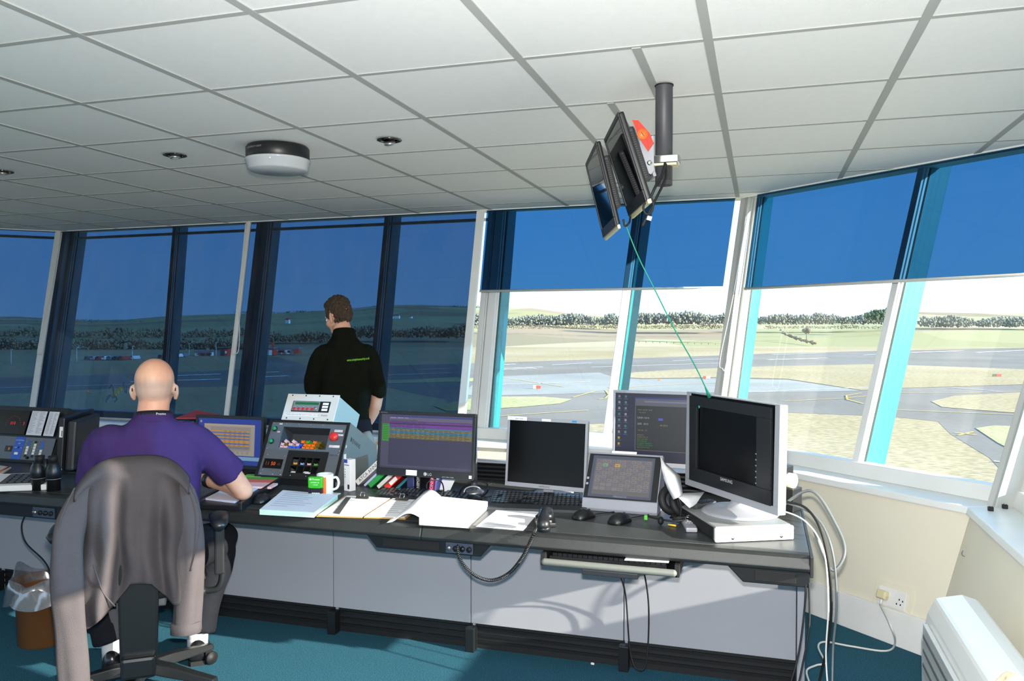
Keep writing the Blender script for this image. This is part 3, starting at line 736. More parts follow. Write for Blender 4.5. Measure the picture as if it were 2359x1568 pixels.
mk = thing('marker_boards', 'row of yellow black marker boards beside the bald man', 'marker', onz(270, 905, GZ))
for k, (px, py) in enumerate(((262, 913), (268, 907), (274, 901), (279, 897))):
    p = onz(px, py, GZ) - mk.location; MB().bb(p.x - .5, p.x + .5, p.y, p.y + .1, 0, .5).build('marker_board', m_yellow, mk)
# ------------------------------------------------------------------ the long control desk
DZ = .70; DT = .7005; DF_, DB_ = 2.955, 3.99; XL, XR = -5.4, .165
m_top = mat('desk_top_grey_black', '#3b3f40', .38, var=.12, vscale=40, bump=.03, bscale=300)
m_nose = mat('desk_edge_black', '#242727', .5, var=.2, vscale=30, bump=.05, bscale=200)
m_black = mat('black_plastic', '#15171a', .4); m_blackm = mat('matt_black', '#0e0f11', .65); m_dkgrey = mat('dark_grey_plastic', '#2b2e33', .5)
m_panel = mat('light_grey_laminate', '#9a9ca3', .5, var=.03, vscale=4); m_silver = mat('silver_plastic', '#96989f', .4, spec=.4)
m_chrome = mat('chrome', '#d8d8d6', .15, metal=1.); m_steel = mat('brushed_steel', '#a8aaac', .35, metal=.9)
m_paper = mat('white_paper', '#eeeef0', .8); m_whitep = mat('white_plastic', '#e6e6e4', .4); m_cream = mat('cream_plastic', '#dcd0a8', .5)
desk = thing('control_desk_worktop', 'long dark grey worktop with black edge running along the control consoles', 'desk', (XL, DF_, DZ))
def seg_x(a, b): return a - XL, b - XL
for (a, b) in ((XL, -3.0), (-2.998, -1.292), (-1.29, XR)):
    x0, x1 = seg_x(a, b)
    MB().bb(x0, x1, .05, DB_ - DF_, -.035, 0).build('top', m_top, desk, bevel=.003)
    MB().prism([(.05, 0), (.012, -.001), (0, -.012), (-.012, -.045), (-.006, -.058), (.09, -.062), (.09, -.036), (.05, -.036)], x0, x1, axis='x').build('nosing', m_nose, desk, bevel=.004)
MB().bb(XR - XL, XR - XL + .012, -.008, DB_ - DF_, -.075, -.0005).build('end_cap', m_nose, desk, bevel=.003)
# cabinets below: one unit per panel
seams = [-5.4, -4.82, -4.11, -3.4, -2.69, -1.983, -1.271, -.564, .144]
names = ['far left cabinet unit of the desk out of sight', 'grey cabinet unit behind the waste bin', 'grey cabinet unit left of the office chair', 'grey cabinet unit behind the office chair', 'grey cabinet unit right of the office chair',
         'grey cabinet unit below the clipboards', 'grey cabinet unit below the coiled phone cord', 'grey cabinet unit with sun streaks at the right desk end']
names = names[:1] + names[1:]
for k in range(8):
    a, b = seams[k] + .002, seams[k + 1] - .002
    t = thing('desk_cabinet', names[k], 'cabinet', (a, 3.47, 0), group='cabinet units under the control desk')
    MB().bb(0, b - a, 0, .018, .125, .63).build('front_panel', m_panel, t, bevel=.002)
    MB().bb(0, b - a, .03, .05, .0, .122).build('plinth', m_blackm, t)
    for zz in (.03, .06, .09): MB().bb(0, b - a, .022, .03, zz, zz + .012).build('plinth_rib', m_black, t)
    MB().bb(0, .012, .02, .46, .0, .63).build('side_panel', m_panel, t)
    MB().prism([(-.02, 0), (.022, 0), (.022, .11), (-.02, .11)], -.03, .02).build('foot', m_black, t, bevel=.003)
ep = tag(MB().bb(.146, .176, 3.455, 3.96, 0, .624).build('desk_end_panel', m_panel, bevel=.002), 'grey upright end panel closing the desk at the right', 'panel')
# socket housings hung below the edge
def housing(label, x0, x1, z0, z1, slope0=.05, slope1=.05, socks=None, lid=None):
    t = thing('socket_housing', label, 'housing', (x0, 2.995, z0))
    w = x1 - x0; h = z1 - z0
    MB().prism([(0, h), (slope0, 0), (w - slope1, 0), (w, h)], 0, .2).build('body', m_black, t, bevel=.004)
    if lid: MB().bb(lid[0], lid[1], -.004, 0, .01, h - .012).build('lid', m_blackm, t, bevel=.002)
    if socks:
        s = MB().bb(socks[0], socks[1], -.008, 0, .008, h - .006).build('socket_plate', mat('socket_plate_blue', '#3c4658', .4), t, bevel=.002)
        n = socks[2]
        for k in range(n):
            x = socks[0] + (socks[1] - socks[0]) * (k + .5) / n
            MB().cyl((x, -.016, h / 2), (x, -.007, h / 2), .011, n=14).build('socket', [m_steel, m_blackm, m_black, m_blackm][k % 4], t)
    return t
housing('black socket housing under the desk edge with coiled cord plugged in', -1.561, -1.007, .58, .6365, socks=(.36, .475, 4), lid=(.08, .33))
housing('black socket housing under the right end of the desk', -.118, .168, 0.575, .636, .06, 0., lid=(.1, .24))
housing('black socket housing under the far left desk edge', -3.75, -3.02, .575, .636, socks=(.43, .56, 4))
# keyboard tray
kt = thing('keyboard_tray', 'black sliding keyboard tray with rounded grey wrist rest under the desk', 'tray', (-.785, 2.93, .59))
MB().bb(0, .5, 0, .28, 0, .012).build('tray_plate', m_black, kt); 
for x in (0, .5): MB().bb(x - .008, x + .008, .0, .3, .0, .045).build('runner', m_blackm, kt)
MB().tube([(.012, -.012, .018), (.488, -.012, .018)], .0135, 12, round_cap=True).build('wrist_rest', mat('grey_rubber', '#6a6e68', .6), kt)
MB().bb(.15, .36, .0, .04, -.022, 0).build('latch', m_dkgrey, kt, bevel=.004)
tk = MB()
for i in range(22):
    tk.bb(.03 + i * .0195, .047 + i * .0195, .04, .06, .03, .04)
tk.bb(.02, .46, .03, .2, .0125, .03); tag(tk.build('keyboard', m_black, loc=(-.785, 2.93, .59)), 'black keyboard tucked on the sliding tray below the desk', 'keyboard')
tag(MB().add(*(lambda P: (P, [(0, 1, 2, 3), (4, 7, 6, 5), (0, 4, 5, 1), (1, 5, 6, 2), (2, 6, 7, 3), (3, 7, 4, 0)]))([(.31, .0, .046), (.47, .0, .05), (.47, .12, .05), (.31, .12, .046), (.31, .0, .047), (.47, .0, .051), (.47, .12, .051), (.31, .12, .047)])).build('paper_slip', m_paper, loc=(-.785, 2.93, .59)), 'white paper slip lying on the sliding keyboard tray', 'paper')
# louvred riser at the back of the desk
lv = thing('louvred_riser', 'black louvred vent riser along the back of the desk', 'vent', (-1.9, 3.905, DT))
MB().bb(0, 2.0, .02, .05, 0, .09).build('back_board', m_blackm, lv)
for k in range(4): MB().prism([(0, .006 + k * .021), (.018, .014 + k * .021), (.018, .02 + k * .021), (0, .012 + k * .021)], 0, 2.0, axis='x').build('slat', m_black, lv)
MB().bb(-.0, 2.0, -.004, .07, .09, .098).build('top_rail', m_silver, lv, bevel=.002)

# ------------------------------------------------------------------ monitors
def monitor(name, label, c, w, h, yaw, tilt, case, bez, content, base='stand', depth=.045, logo=None, sy=.05, z0=DT, sx=None, chin=0., cat='monitor', frame_m=None, emit=None, case_back=None):
    """c = (x, y, zcentre) of the screen; local frame: x right, -y to the viewer, z up; Empty stands on z0"""
    t = thing(name, label, cat, (c[0], c[1], z0), math.radians(yaw))
    zc = c[2] - z0; T = TR(0, 0, zc) @ RX(math.radians(-tilt))
    MB().bb(-w / 2, w / 2, .002, depth * .55, -h / 2, h / 2, T).build('casing', case, t, bevel=.006)
    MB().prism([(-w * .36, -h * .36), (w * .36, -h * .36), (w * .36, h * .34), (-w * .36, h * .34)], depth * .5, depth * 1.1, M=T).build('back_cover', case_back or m_dkgrey, t, bevel=.008)
    bl, bt, bb_ = bez
    f = MB()
    f.bb(-w / 2, w / 2, -.004, .004, h / 2 - bt, h / 2, T); f.bb(-w / 2, w / 2, -.004, .004, -h / 2, -h / 2 + bb_, T)
    f.bb(-w / 2, -w / 2 + bl, -.004, .004, -h / 2 + bb_, h / 2 - bt, T); f.bb(w / 2 - bl, w / 2, -.004, .004, -h / 2 + bb_, h / 2 - bt, T)
    fr = f.build('bezel', frame_m or case, t, bevel=.0015)
    x0, x1, y0, y1 = -w / 2 + bl, w / 2 - bl, -h / 2 + bb_, h / 2 - bt
    TS_ = T @ frame((0, .0005, 0), (1, 0, 0), (0, 0, 1), (0, -1, 0))
    s = MB().bb(x0, x1, .0006, .003, y0, y1, T)
    s.build('screen', mat('dark_lcd', '#070809', .3, spec=.25), t)
    if content:
        q = MB(); content(q, x0, y0, x1 - x0, y1 - y0, TS_); q.build('display', emit or SCREEN, t, recalc=False)
    if logo:
        q = MB(); TL = T @ frame((0, -.0046, 0), (1, 0, 0), (0, 0, 1), (0, -1, 0)); logo(q, w, h, TL); stuff(q.build('marking', PRINT, fr, recalc=False))
    if base == 'stand':
        MB().bb(-.025, .025, depth * .6, depth * .6 + .02, .01, zc).build('stand_neck', m_silver if case is m_silver else m_black, t, bevel=.004)
        MB().lathe([(.095, 0), (.095, .006), (.085, .012), (.02, .016)], 28, TR(0, depth * .5 + .075, 0)).build('stand_base', m_silver if case is m_silver else m_black, t)
    elif base == 'pole':
        px = sx if sx is not None else w * .3
        MB().cyl((px, depth + sy, .0), (px, depth + sy, zc + .05), .016).build('stand_pole', m_steel, t)
        MB().lathe([(.05, 0), (.05, .012), (.03, .02)], 20, TR(px, depth + sy, 0)).build('stand_base', m_steel, t)
        MB().bb(min(0, px) - .03, max(0, px) + .02, depth, depth + sy - .012, zc - .03, zc + .03).build('stand_arm', m_dkgrey, t, bevel=.005)
    return t
def R(q, x0, y0, w, h, a, b, c, d, col, T, k): q.rect(x0 + a * w, y0 + b * h, x0 + c * w, y0 + d * h, .0004 + k * .0003, T, col)
rt = random.Random(5)
def rows_text(q, x0, y0, w, h, T, fx0, fx1, fy, col, k, n=9, hh=.008):
    x = fx0
    for i in range(n):
        L_ = rt.uniform(.02, .05); R(q, x0, y0, w, h, x, fy - hh / 2, min(x + L_, fx1), fy + hh / 2, col, T, k); x += (fx1 - fx0) / n
        if x > fx1: break
def strips_screen(q, x0, y0, w, h, T):
    R(q, x0, y0, w, h, 0, 0, 1, 1, '#5c5470', T, 0); R(q, x0, y0, w, h, .09, .06, .995, .97, '#443c5e', T, 1)
    R(q, x0, y0, w, h, .09, .955, 1, .985, '#3c4498', T, 2); R(q, x0, y0, w, h, .09, .885, .995, .955, '#7a6f90', T, 2)
    R(q, x0, y0, w, h, .012, .5, .088, .82, '#43b424', T, 2)
    for i, c in enumerate(['#8a3cb4', '#4a3058', '#8f40ba', '#8a3cb4', '#4c8ea6', '#9c8a3e', '#4f93ac', '#4c8ea6', '#9a8a3c', '#958438', '#9a8a3c']):
        yt = .875 - i * .029; R(q, x0, y0, w, h, .09, yt - .027, .995, yt, c, T, 2); rows_text(q, x0, y0, w, h, T, .1, .5 if i < 5 else .97, yt - .014, '#2a2438', 3, 9 if i < 5 else 16)
    for i in range(9): rows_text(q, x0, y0, w, h, T, .02, .08, .8 - i * .033, '#1a5a10', 3, 2)
    rows_text(q, x0, y0, w, h, T, .1, .3, .94, '#d8d0e8', 3, 5); rows_text(q, x0, y0, w, h, T, .1, .4, .9, '#322a44', 3, 9)
    R(q, x0, y0, w, h, 0, 0, 1, .03, '#4b4560', T, 1)
def lg_logo(q, w, h, T):
    q.text('LG', .018, -h / 2 + .010, .017, 0, T, '#a8a8aa'); q.lathe([(.0085, 0), (.0085, .0003)], 16, T @ TR(.006, -h / 2 + .016, 0), col='#a8a8aa')
    q.text('FLATRON', -w / 2 + .01, h / 2 - .011, .008, 0, T, '#6a6e74'); q.rect(-.09, -h / 2 + .006, -.035, -h / 2 + .03, .0003, T, '#e8e8e8')
    q.text('AUTO  MENU  MODE', .09, -h / 2 + .006, .006, 0, T, '#8c9094'); q.rect(w / 2 - .022, -h / 2 + .008, w / 2 - .008, -h / 2 + .022, .0002, T, '#a8aeb4')
monitor('lcd_monitor', 'wide black monitor showing purple, blue and yellow rows behind the clipboards', (-1.457, 3.38, .953), .484, .295, -2, 6, m_black, (.014, .016, .034), strips_screen, 'pole', logo=lg_logo, sx=.155, sy=.16)
def sam_logo(q, w, h, T):
    q.text('SAMSUNG', 0, -h / 2 + .006, .012, 0, T, '#3a3c40', 'CENTER')
    q.rect(-w / 2 + .0, h / 2 - .014, -w / 2 + .10, h / 2 + .004, .0003, T, '#dedee2'); q.text('QNH  RWY', -w / 2 + .04, h / 2 - .009, .008, .0005, T, '#303038')
    q.rect(-.025, h / 2 - .012, .02, h / 2 - .001, .0003, T, '#e4e0e6'); q.rect(.125, h / 2 - .010, .147, h / 2 - .002, .0003, T, '#2e7fc0')
    for i in range(5): q.rect(.08 + i * .02, -h / 2 + .007, .088 + i * .02, -h / 2 + .009, .0002, T, '#8a8c90')
monitor('lcd_monitor', 'silver square monitor with a blank black screen in the middle of the desk', (-.949, 3.60, .902), .402, .322, -8, 6, m_silver, (.011, .014, .020), None, 'stand', logo=sam_logo, case_back=m_silver)
def met_screen(q, x0, y0, w, h, T):
    R(q, x0, y0, w, h, 0, 0, 1, 1, '#141a3c', T, 0)
    ic = ['#8a94a0', '#3a8a8c', '#a8a8a8', '#4a9a90', '#a0a8b0', '#c8b43c']
    for r in range(9):
        for c in range(2):
            if r > 6 and c: continue
            xx, yy = .05 + c * .085, .95 - r * .088
            R(q, x0, y0, w, h, xx - .012, yy - .02, xx + .016, yy + .016, ic[5] if r > 6 else ic[(r * 2 + c) % 5], T, 1); R(q, x0, y0, w, h, xx - .025, yy - .042, xx + .03, yy - .034, '#5a6a9c', T, 1)
    R(q, x0, y0, w, h, .26, .16, 1, .95, '#6a6a78', T, 1); R(q, x0, y0, w, h, .27, .17, 1, .82, '#16181c', T, 2); R(q, x0, y0, w, h, .26, .925, 1, .95, '#24348a', T, 2)
    R(q, x0, y0, w, h, .38, .87, 1, .895, '#8a8ab0', T, 2)
    def tx(s, fx, fy, sz, c): q.text(s, x0 + fx * w, y0 + fy * h, sz, .0016, T, c)
    tx('QNH 1014', .29, .63, .012, '#c8ccd0'); tx('QFE  1013', .29, .54, .012, '#c8ccd0'); tx('24 1012', .58, .53, .011, '#c8b048'); R(q, x0, y0, w, h, .56, .61, .62, .645, '#5a5ae0', T, 3)
    tx('WIND 240/08  TEMP', .29, .75, .008, '#9aa060'); tx('VIS 10KM', .31, .71, .008, '#9aa060'); tx('240  08   110', .3, .45, .008, '#b4a040')
    for i in range(7): tx(['REPORTS:', 'LATEST: 091120', 'BASE 1200 FEW', 'LAST UPDATE', 'TO DELAY: REPORT', 'FORECAST: 0912/0918', '0912 FEW030 BKN'][i], .29, .38 - i * .03, .0075, '#38a03c' if i > 1 else '#a09840')
    tx('0 1 1 2', .3, .19, .007, '#a06890')
monitor('lcd_monitor', 'silver monitor with desktop icons and a dark weather text window behind the touch panel', (-.47, 3.715, 1.022), .385, .345, -6, 3, m_silver, (.011, .013, .02), met_screen, 'stand', case_back=m_silver,
        logo=lambda q, w, h, T: q.text('SyncMaster 943T', -w / 2 + .012, h / 2 - .010, .007, 0, T, '#50525a'))
def orange_screen(q, x0, y0, w, h, T):
    R(q, x0, y0, w, h, 0, 0, 1, 1, '#1c3cae', T, 0); R(q, x0, y0, w, h, 0, 0, 1, .18, '#8ab8e0', T, 1); R(q, x0, y0, w, h, .55, 0, 1, .10, '#2444a8', T, 2)
    R(q, x0, y0, w, h, .1, .2, .9, .88, '#b8aea0', T, 2); R(q, x0, y0, w, h, .1, .84, .9, .88, '#d0b8a0', T, 3); R(q, x0, y0, w, h, .2, .3, .84, .82, '#a89e98', T, 3)
    for i in range(10):
        yt = .74 - i * .034
        R(q, x0, y0, w, h, .2, yt - .032, .82, yt, '#5a80c8' if i in (1, 3, 5, 8) else '#e0a038', T, 4); rows_text(q, x0, y0, w, h, T, .42, .8, yt - .016, '#6a4818', 5, 5)
    R(q, x0, y0, w, h, .2, .34, .82, .40, '#8c8890', T, 4); rows_text(q, x0, y0, w, h, T, .55, .85, .28, '#6a6470', 4, 4); rows_text(q, x0, y0, w, h, T, .55, .85, .25, '#6a6470', 4, 4)
    R(q, x0, y0, w, h, .03, .9, .06, .95, '#c8a868', T, 1); q.add([(x0 + .30 * w, y0 + .98 * h, .003), (x0 + .36 * w, y0 + .98 * h, .003), (x0 + .27 * w, y0 + .74 * h, .003), (x0 + .22 * w, y0 + .74 * h, .003)], [(0, 1, 2, 3)], T, '#9cc0e0') if False else None
monitor('lcd_monitor', 'black monitor with orange table rows on blue beside the bald man', (-2.70, 3.64, .876), .424, .277, 0, 4, m_black, (.015, .016, .02), orange_screen, 'stand')
# television, turned to the left on a set-top box
def tv_logo(q, w, h, T): q.text('SAMSUNG', -.0, -h / 2 + .042, .018, 0, T, '#c4c6c8', 'CENTER'); q.lathe([(.006, 0), (.006, .0003)], 12, T @ TR(-w * .36, h / 2 - .03, 0), col='#3aa0a8'); [q.rect(w / 2 - .088, -h / 2 + .07 + i * .022, w / 2 - .08, -h / 2 + .075 + i * .022, .0002, T, '#7a8a90') for i in range(6)]
tv = monitor('television', 'big silver television with black inner frame turned to the left at the desk end', (-.12, 3.31, 1.008), .62, .402, -53, 1, m_silver, (.028, .004, .03), None, None, depth=.06, z0=.757, case_back=m_whitep, cat='television')
T_ = TR(0, 0, 1.008 - .757)
f = MB(); W2, H2 = .545, .352
f.bb(-W2 / 2, W2 / 2, -.012, 0, H2 / 2 - .03, H2 / 2 + .012, T_); f.bb(-W2 / 2, W2 / 2, -.012, 0, -H2 / 2 + .003, -H2 / 2 + .06, T_)
f.bb(-W2 / 2, -W2 / 2 + .055, -.012, 0, -H2 / 2 + .06, H2 / 2 - .03, T_); f.bb(W2 / 2 - .085, W2 / 2, -.012, 0, -H2 / 2 + .06, H2 / 2 - .03, T_)
ib = f.build('inner_bezel', mat('tv_black_bezel', '#1b1d20', .35), tv, bevel=.002)
q = MB(); tv_logo(q, W2, H2, T_ @ frame((0, -.0126, 0), (1, 0, 0), (0, 0, 1), (0, -1, 0))); q.build('marking', PRINT, ib, recalc=False)
MB().lathe([(.15, 0), (.15, .004), (.135, .012), (.06, .022), (.035, .04), (.03, .07)], 36, TR(.03, .03, 0)).build('stand_base', m_silver, tv)
MB().prism([(-.06, .05), (.06, .05), (.05, .14), (-.05, .14)], .035, .075).build('stand_neck', m_silver, tv, bevel=.006)
for i in range(6): MB().bb(W2 / 2, W2 / 2 + .004, -.012, -.004, .12 + i * .02, .13 + i * .02).build('side_button', m_black, tv)
# set-top box under the television
dv = thing('dvd_recorder', 'flat silver and white recorder box under the television', 'recorder', (-.155, 3.035, DT), math.radians(26))
MB().bb(.0, .295, .004, .38, .004, .056).build('body', mat('recorder_silver', '#a4a6a4', .3, metal=.3), dv, bevel=.003)
MB().bb(-.006, .301, -.012, .006, .001, .053).build('front_panel', m_whitep, dv, bevel=.006)
MB().bb(-.004, .0, .02, .37, .008, .05).build('side_vent', m_blackm, dv)
for x in (.06, .25): MB().cyl((x, -.014, .016), (x, -.010, .016), .006, n=12).build('knob', m_chrome, dv)
for k in range(3): MB().cyl((.301, .03 + k * .05, .03), (.321, .03 + k * .05, .03), .008, n=10).build('plug', m_chrome, dv)

# touch panel console
tp = thing('touch_panel_console', 'grey slanted touch panel console with a pale button grid screen', 'touch panel', (-.735, 3.40, DT), math.radians(-3))
w_ = .325
MB().prism([(0, 0), (-.006, .012), (.004, .05), (.135, .232), (.165, .222), (.19, .0)], 0, w_, axis='x').build('body', mat('console_grey', '#8f929c', .45), tp, bevel=.003)
A = math.atan2(.182, .131); Tt = frame((0, .004, .05), (1, 0, 0), (0, math.cos(A), math.sin(A)), (0, -math.sin(A), math.cos(A)))
H_ = .222
MB().bb(.004, w_ - .004, .004, H_ - .008, .0005, .004, Tt).build('bezel', m_black, tp, bevel=.001)
q = MB()
q.rect(.022, .010, w_ - .03, H_ - .016, .0045, Tt, '#4d5568'); q.rect(.036, .022, w_ - .038, H_ - .03, .0048, Tt, '#68676a')
for r in range(8):
    for c in range(11 if r == 0 else 9):
        n = 11 if r == 0 else 9; cw = (w_ - .084) / n; x = .042 + c * cw; y = H_ - .05 - r * .0185
        q.rect(x, y, x + cw * .9, y + .016, .0051, Tt, '#7d9a84' if (r, c) == (1, 1) else ('#c09a50' if (r, c) == (1, 3) else ('#807a7c' if (r + c) % 3 else '#74727c')))
        if r < 6 or c > 3: q.rect(x + cw * .2, y + .006, x + cw * .6, y + .0085, .0053, Tt, '#5c5a62')
q.build('display', vcol_mat('dim_screen', .35, emit=.95), tp, recalc=False)
q = MB(); q.text('FREQUENTIS', w_ * .5, .0125, .010, .0056, Tt, '#8a8e9c', 'CENTER'); q.rect(.1, H_ + .0, .21, H_ + .012, .001, Tt, '#e8e8e8')
for a_ in ((.012, .09), (.012, .064)): q.rect(a_[0] - .005, a_[1], a_[0] + .005, a_[1] + .01, .0046, Tt, '#9aa0a8')
q.build('marking', PRINT, tp, recalc=False)

# sideways monitor by the left console
sm = thing('lcd_monitor', 'black monitor seen from the side left of the bald man', 'monitor', (-3.60, 3.5, DT), math.radians(-62))
Tm = TR(0, 0, .165) @ RX(math.radians(-4))
MB().bb(-.24, .24, 0, .03, -.15, .15, Tm).build('casing', m_black, sm, bevel=.006)
MB().bb(-.225, .225, -.003, .001, -.13, .138, Tm).build('screen', mat('grey_lcd', '#23262a', .2), sm)
MB().bb(-.2, .2, .03, .075, -.13, .13, Tm).build('back_cover', m_dkgrey, sm, bevel=.012)
MB().bb(-.04, .04, .03, .06, -.165, -.1).build('stand_neck', m_black, sm) if False else MB().bb(-.04, .04, .02, .05, .006, .06).build('stand_neck', m_black, sm)
MB().bb(-.12, .12, -.06, .12, 0, .012).build('stand_base', m_black, sm, bevel=.004)
q = MB(); Ts = Tm @ frame((.2405, 0, 0), (0, 1, 0), (0, 0, 1), (1, 0, 0))
q.rect(.008, .05, .024, .105, .0004, Ts, '#dcdcdc'); q.rect(.018, .055, .022, .085, .0006, Ts, '#202020'); q.text('TWR', .006, -.12, .012, .0004, Ts, '#c8c8c8')
q.build('marking', PRINT, sm, recalc=False)
# ------------------------------------------------------------------ rack consoles
TILT = math.radians(28)
def slab_frame(x, y, z, tilt=TILT): return frame((x, y, z), (1, 0, 0), (0, math.sin(tilt), math.cos(tilt)), (0, -math.cos(tilt), math.sin(tilt)))   # x right, y up the face, z out of it
m_pgrey = mat('rack_panel_grey', '#5d636b', .45, var=.05, vscale=20); m_rgrey = mat('rack_side_grey', '#6c726f', .5)
ev = thing('strip_rack_console', 'slanted black and grey rack console with a red knob and coloured strip holders', 'console', (-2.445, 3.50, DT))
EW, EH, ED = .465, .31, .33
Fe = slab_frame(0, 0, .028)
prof = [(0, .0), (0, .028), (EH * math.sin(TILT), .028 + EH * math.cos(TILT)), (.437, .147), (.437, 0)]
for x in (0, EW - .006): MB().prism(prof, x, x + .006, axis='x').build('case_side', m_rgrey, ev)
MB().prism([prof[2], prof[3], (.434, .142), (prof[2][0], prof[2][1] - .006)], .006, EW - .006, axis='x').build('case_top', m_rgrey, ev)
MB().bb(.006, EW - .006, .431, .437, 0, .147).build('case_back', m_rgrey, ev)
MB().prism([(.0, 0), (.0, .028), (.006, .04), (.02, .0)], .006, EW - .006, axis='x').build('base_strip', m_black, ev)
fr = MB()
for (a, b, c, d) in ((0, .016, 0, EH), (EW - .016, EW, 0, EH), (.016, EW - .016, 0, .012), (.016, EW - .016, EH - .012, EH)): fr.bb(a, b, c, d, 0, .006, Fe)
fr.build('front_frame', m_black, ev, bevel=.001)
U0 = .15
def EP(fx, fy): return fx * EW, fy * EH
pb = MB()      # upper panel around the recess
for (a, b, c, d) in ((.016, .085, U0, EH - .012), (.36, EW - .016, U0, EH - .012), (.085, .36, EH - .035, EH - .012), (.085, .36, U0, U0 + .012)): pb.bb(a, b, c, d, -.004, .001, Fe)
pb.build('upper_panel', m_pgrey, ev)
rc = MB()
rc.bb(.085, .36, U0 + .012, EH - .035, -.11, -.106, Fe); rc.bb(.085, .36, U0 + .008, U0 + .012, -.11, -.004, Fe); rc.bb(.085, .36, EH - .035, EH - .031, -.11, -.004, Fe)
rc.bb(.081, .085, U0 + .01, EH - .033, -.11, -.004, Fe); rc.bb(.36, .364, U0 + .01, EH - .033, -.11, -.004, Fe)
rc.build('recess_tray', mat('recess_grey', '#3f444b', .5), ev)
MB().bb(.016, .155, .012, U0, -.004, .001, Fe).build('lower_left_panel', m_pgrey, ev)
MB().bb(.385, EW - .016, .012, U0, -.004, .001, Fe).build('lower_right_panel', m_pgrey, ev)
ph = MB()
for (a, b, c, d) in ((.155, .19, .012, U0), (.345, .385, .012, U0), (.19, .345, .012, .034), (.19, .345, .115, U0), (.19, .345, .072, .077)): ph.bb(a, b, c, d, -.004, .003, Fe)
for k in range(1, 4): ph.bb(.19 + k * .0388 - .002, .19 + k * .0388 + .002, .034, .115, -.05, .003, Fe)
ph.bb(.19, .345, .03, .118, -.052, -.05, Fe); ph.bb(.19, .345, .070, .074, -.05, 0, Fe); ph.bb(.19, .345, .030, .034, -.05, 0, Fe)
ph.build('pigeonhole_panel', m_blackm, ev)
for fy in (.84, .62):
    x, y = EP(.088, fy)
    b = MB().lathe([(.014, 0), (.014, .006), (.012, .008)], 20, Fe @ TR(x, y, .001)).build('button_collar', m_black, ev)
    MB().lathe([(.0105, .004), (.0105, .013), (.008, .016)], 20, Fe @ TR(x, y, .001)).build('green_button', mat('green_button', '#12905a', .3), ev)
x, y = EP(.875, .72)
MB().lathe([(.009, 0), (.009, .02), (.022, .024), (.024, .032), (.02, .042), (.008, .046)], 24, Fe @ TR(x, y, .001)).build('red_knob', mat('red_knob', '#d8302c', .3), ev)
MB().bb(.030, .138, .05, .1, .0, .003, Fe).build('clock_window', mat('clock_black', '#100a08', .2), ev)
q = MB(); q.text('11', .040, .066, .026, .0035, Fe, '#8a4a1c'); q.text('50', .074, .066, .026, .0035, Fe, '#ff6a20'); q.text('05', .112, .067, .017, .0035, Fe, '#5a3818'); q.build('clock_digits', LED, ev, recalc=False)
q = MB()
for (a, b, c, d) in ((.058, .077, .285, .293), (.058, .075, .242, .249), (.385, .432, .258, .270), (.378, .44, .238, .247), (.376, .435, .175, .188)): q.rect(a, c, b, d, .0016, Fe, '#dcd8d8')
q.text('RUNWAY', .0585, .2865, .006, .0018, Fe, '#7a3030'); q.text('SENTRY', .0585, .2435, .006, .0018, Fe, '#7a3030'); q.text('TWY LIGHTS', .386, .2615, .0095, .0018, Fe, '#303034'); q.text('DO NOT', .40, .2398, .007, .0018, Fe, '#b03040'); q.text('NO RADIO', .378, .1835, .0055, .0018, Fe, '#b03040'); q.text('TEL 256', .378, .1765, .0055, .0018, Fe, '#404048')
q.text('6245 614', .392, .132, .011, .0018, Fe, '#15161a')
q.build('marking', PRINT, ev, recalc=False)
sc_ = MB()
for (a, b) in ((.024, .292), (.10, .292), (.17, .292), (.24, .292), (.31, .292), (.45, .285), (.024, .155), (.1, .155), (.2, .158), (.3, .158), (.372, .158), (.44, .16), (.03, .02), (.1, .02), (.145, .02), (.2, .02), (.29, .02), (.04, .12), (.14, .12), (.14, .04), (.035, .04), (.44, .14)):
    sc_.lathe([(.0034, 0), (.0034, .0012), (.002, .0022)], 10, Fe @ TR(a, b, .0015))
sc_.build('screws', m_chrome, ev)
q = MB(); Ts = frame((EW + .0006, 0, .028), (0, math.cos(TILT), -math.sin(TILT)), (0, math.sin(TILT), math.cos(TILT)), (1, 0, 0))
q.text('EVANS', .055, EH - .085, .032, 0, Ts, '#1b1d20'); q.rect(.038, EH - .085, .044, EH - .06, 0, Ts, '#1b1d20'); q.rect(.045, EH - .08, .049, EH - .066, 0, Ts, '#1b1d20'); q.rect(.004, EH - .13, .016, EH - .115, 0, Ts, '#c8c4b0')
q.build('side_lettering', PRINT, ev, recalc=False)
# strip holders lying in the recess and pigeonholes
hold_me = None
HCOL = {'p': ('pale pink', '#e6b6bc'), 'b': ('blue', '#2456d8'), 'o': ('orange', '#f07a1c'), 'd': ('olive', '#6a5a22'), 'g': ('green', '#4ca83a'), 'c': ('light blue', '#8ab0f0'), 'y': ('amber', '#e0a850')}
hs = MB().prism([(-.0085, 0), (.0085, 0), (.0105, .004), (.0075, .006), (.0075, .009), (.0105, .011), (.0085, .015), (.004, .012), (-.004, .012), (-.0085, .015), (-.0105, .011), (-.0075, .009), (-.0075, .006), (-.0105, .004)], -.02, .02)
def holder(fx, fy, dz, k, roll=0., n=[0]):
    global hold_me
    rows = {0: 'bottom row', 1: 'second row', 2: 'top row'}
    col, hx = HCOL[k[0]]
    m = mat('holder_' + k[0], hx, .35)
    Mx = TR(-2.445, 3.50, DT) @ Fe @ TR(fx, fy, dz) @ RZ(roll) @ frame((0, 0, 0), (1, 0, 0), (0, 0, -1), (0, 1, 0))
    o = hs.build('strip_holder', m, recalc=True)
    o.matrix_world = Mx
    return tag(o, k[1:], 'strip holder', 'coloured plastic strip holders in the rack recess')
yb = U0 + .0125
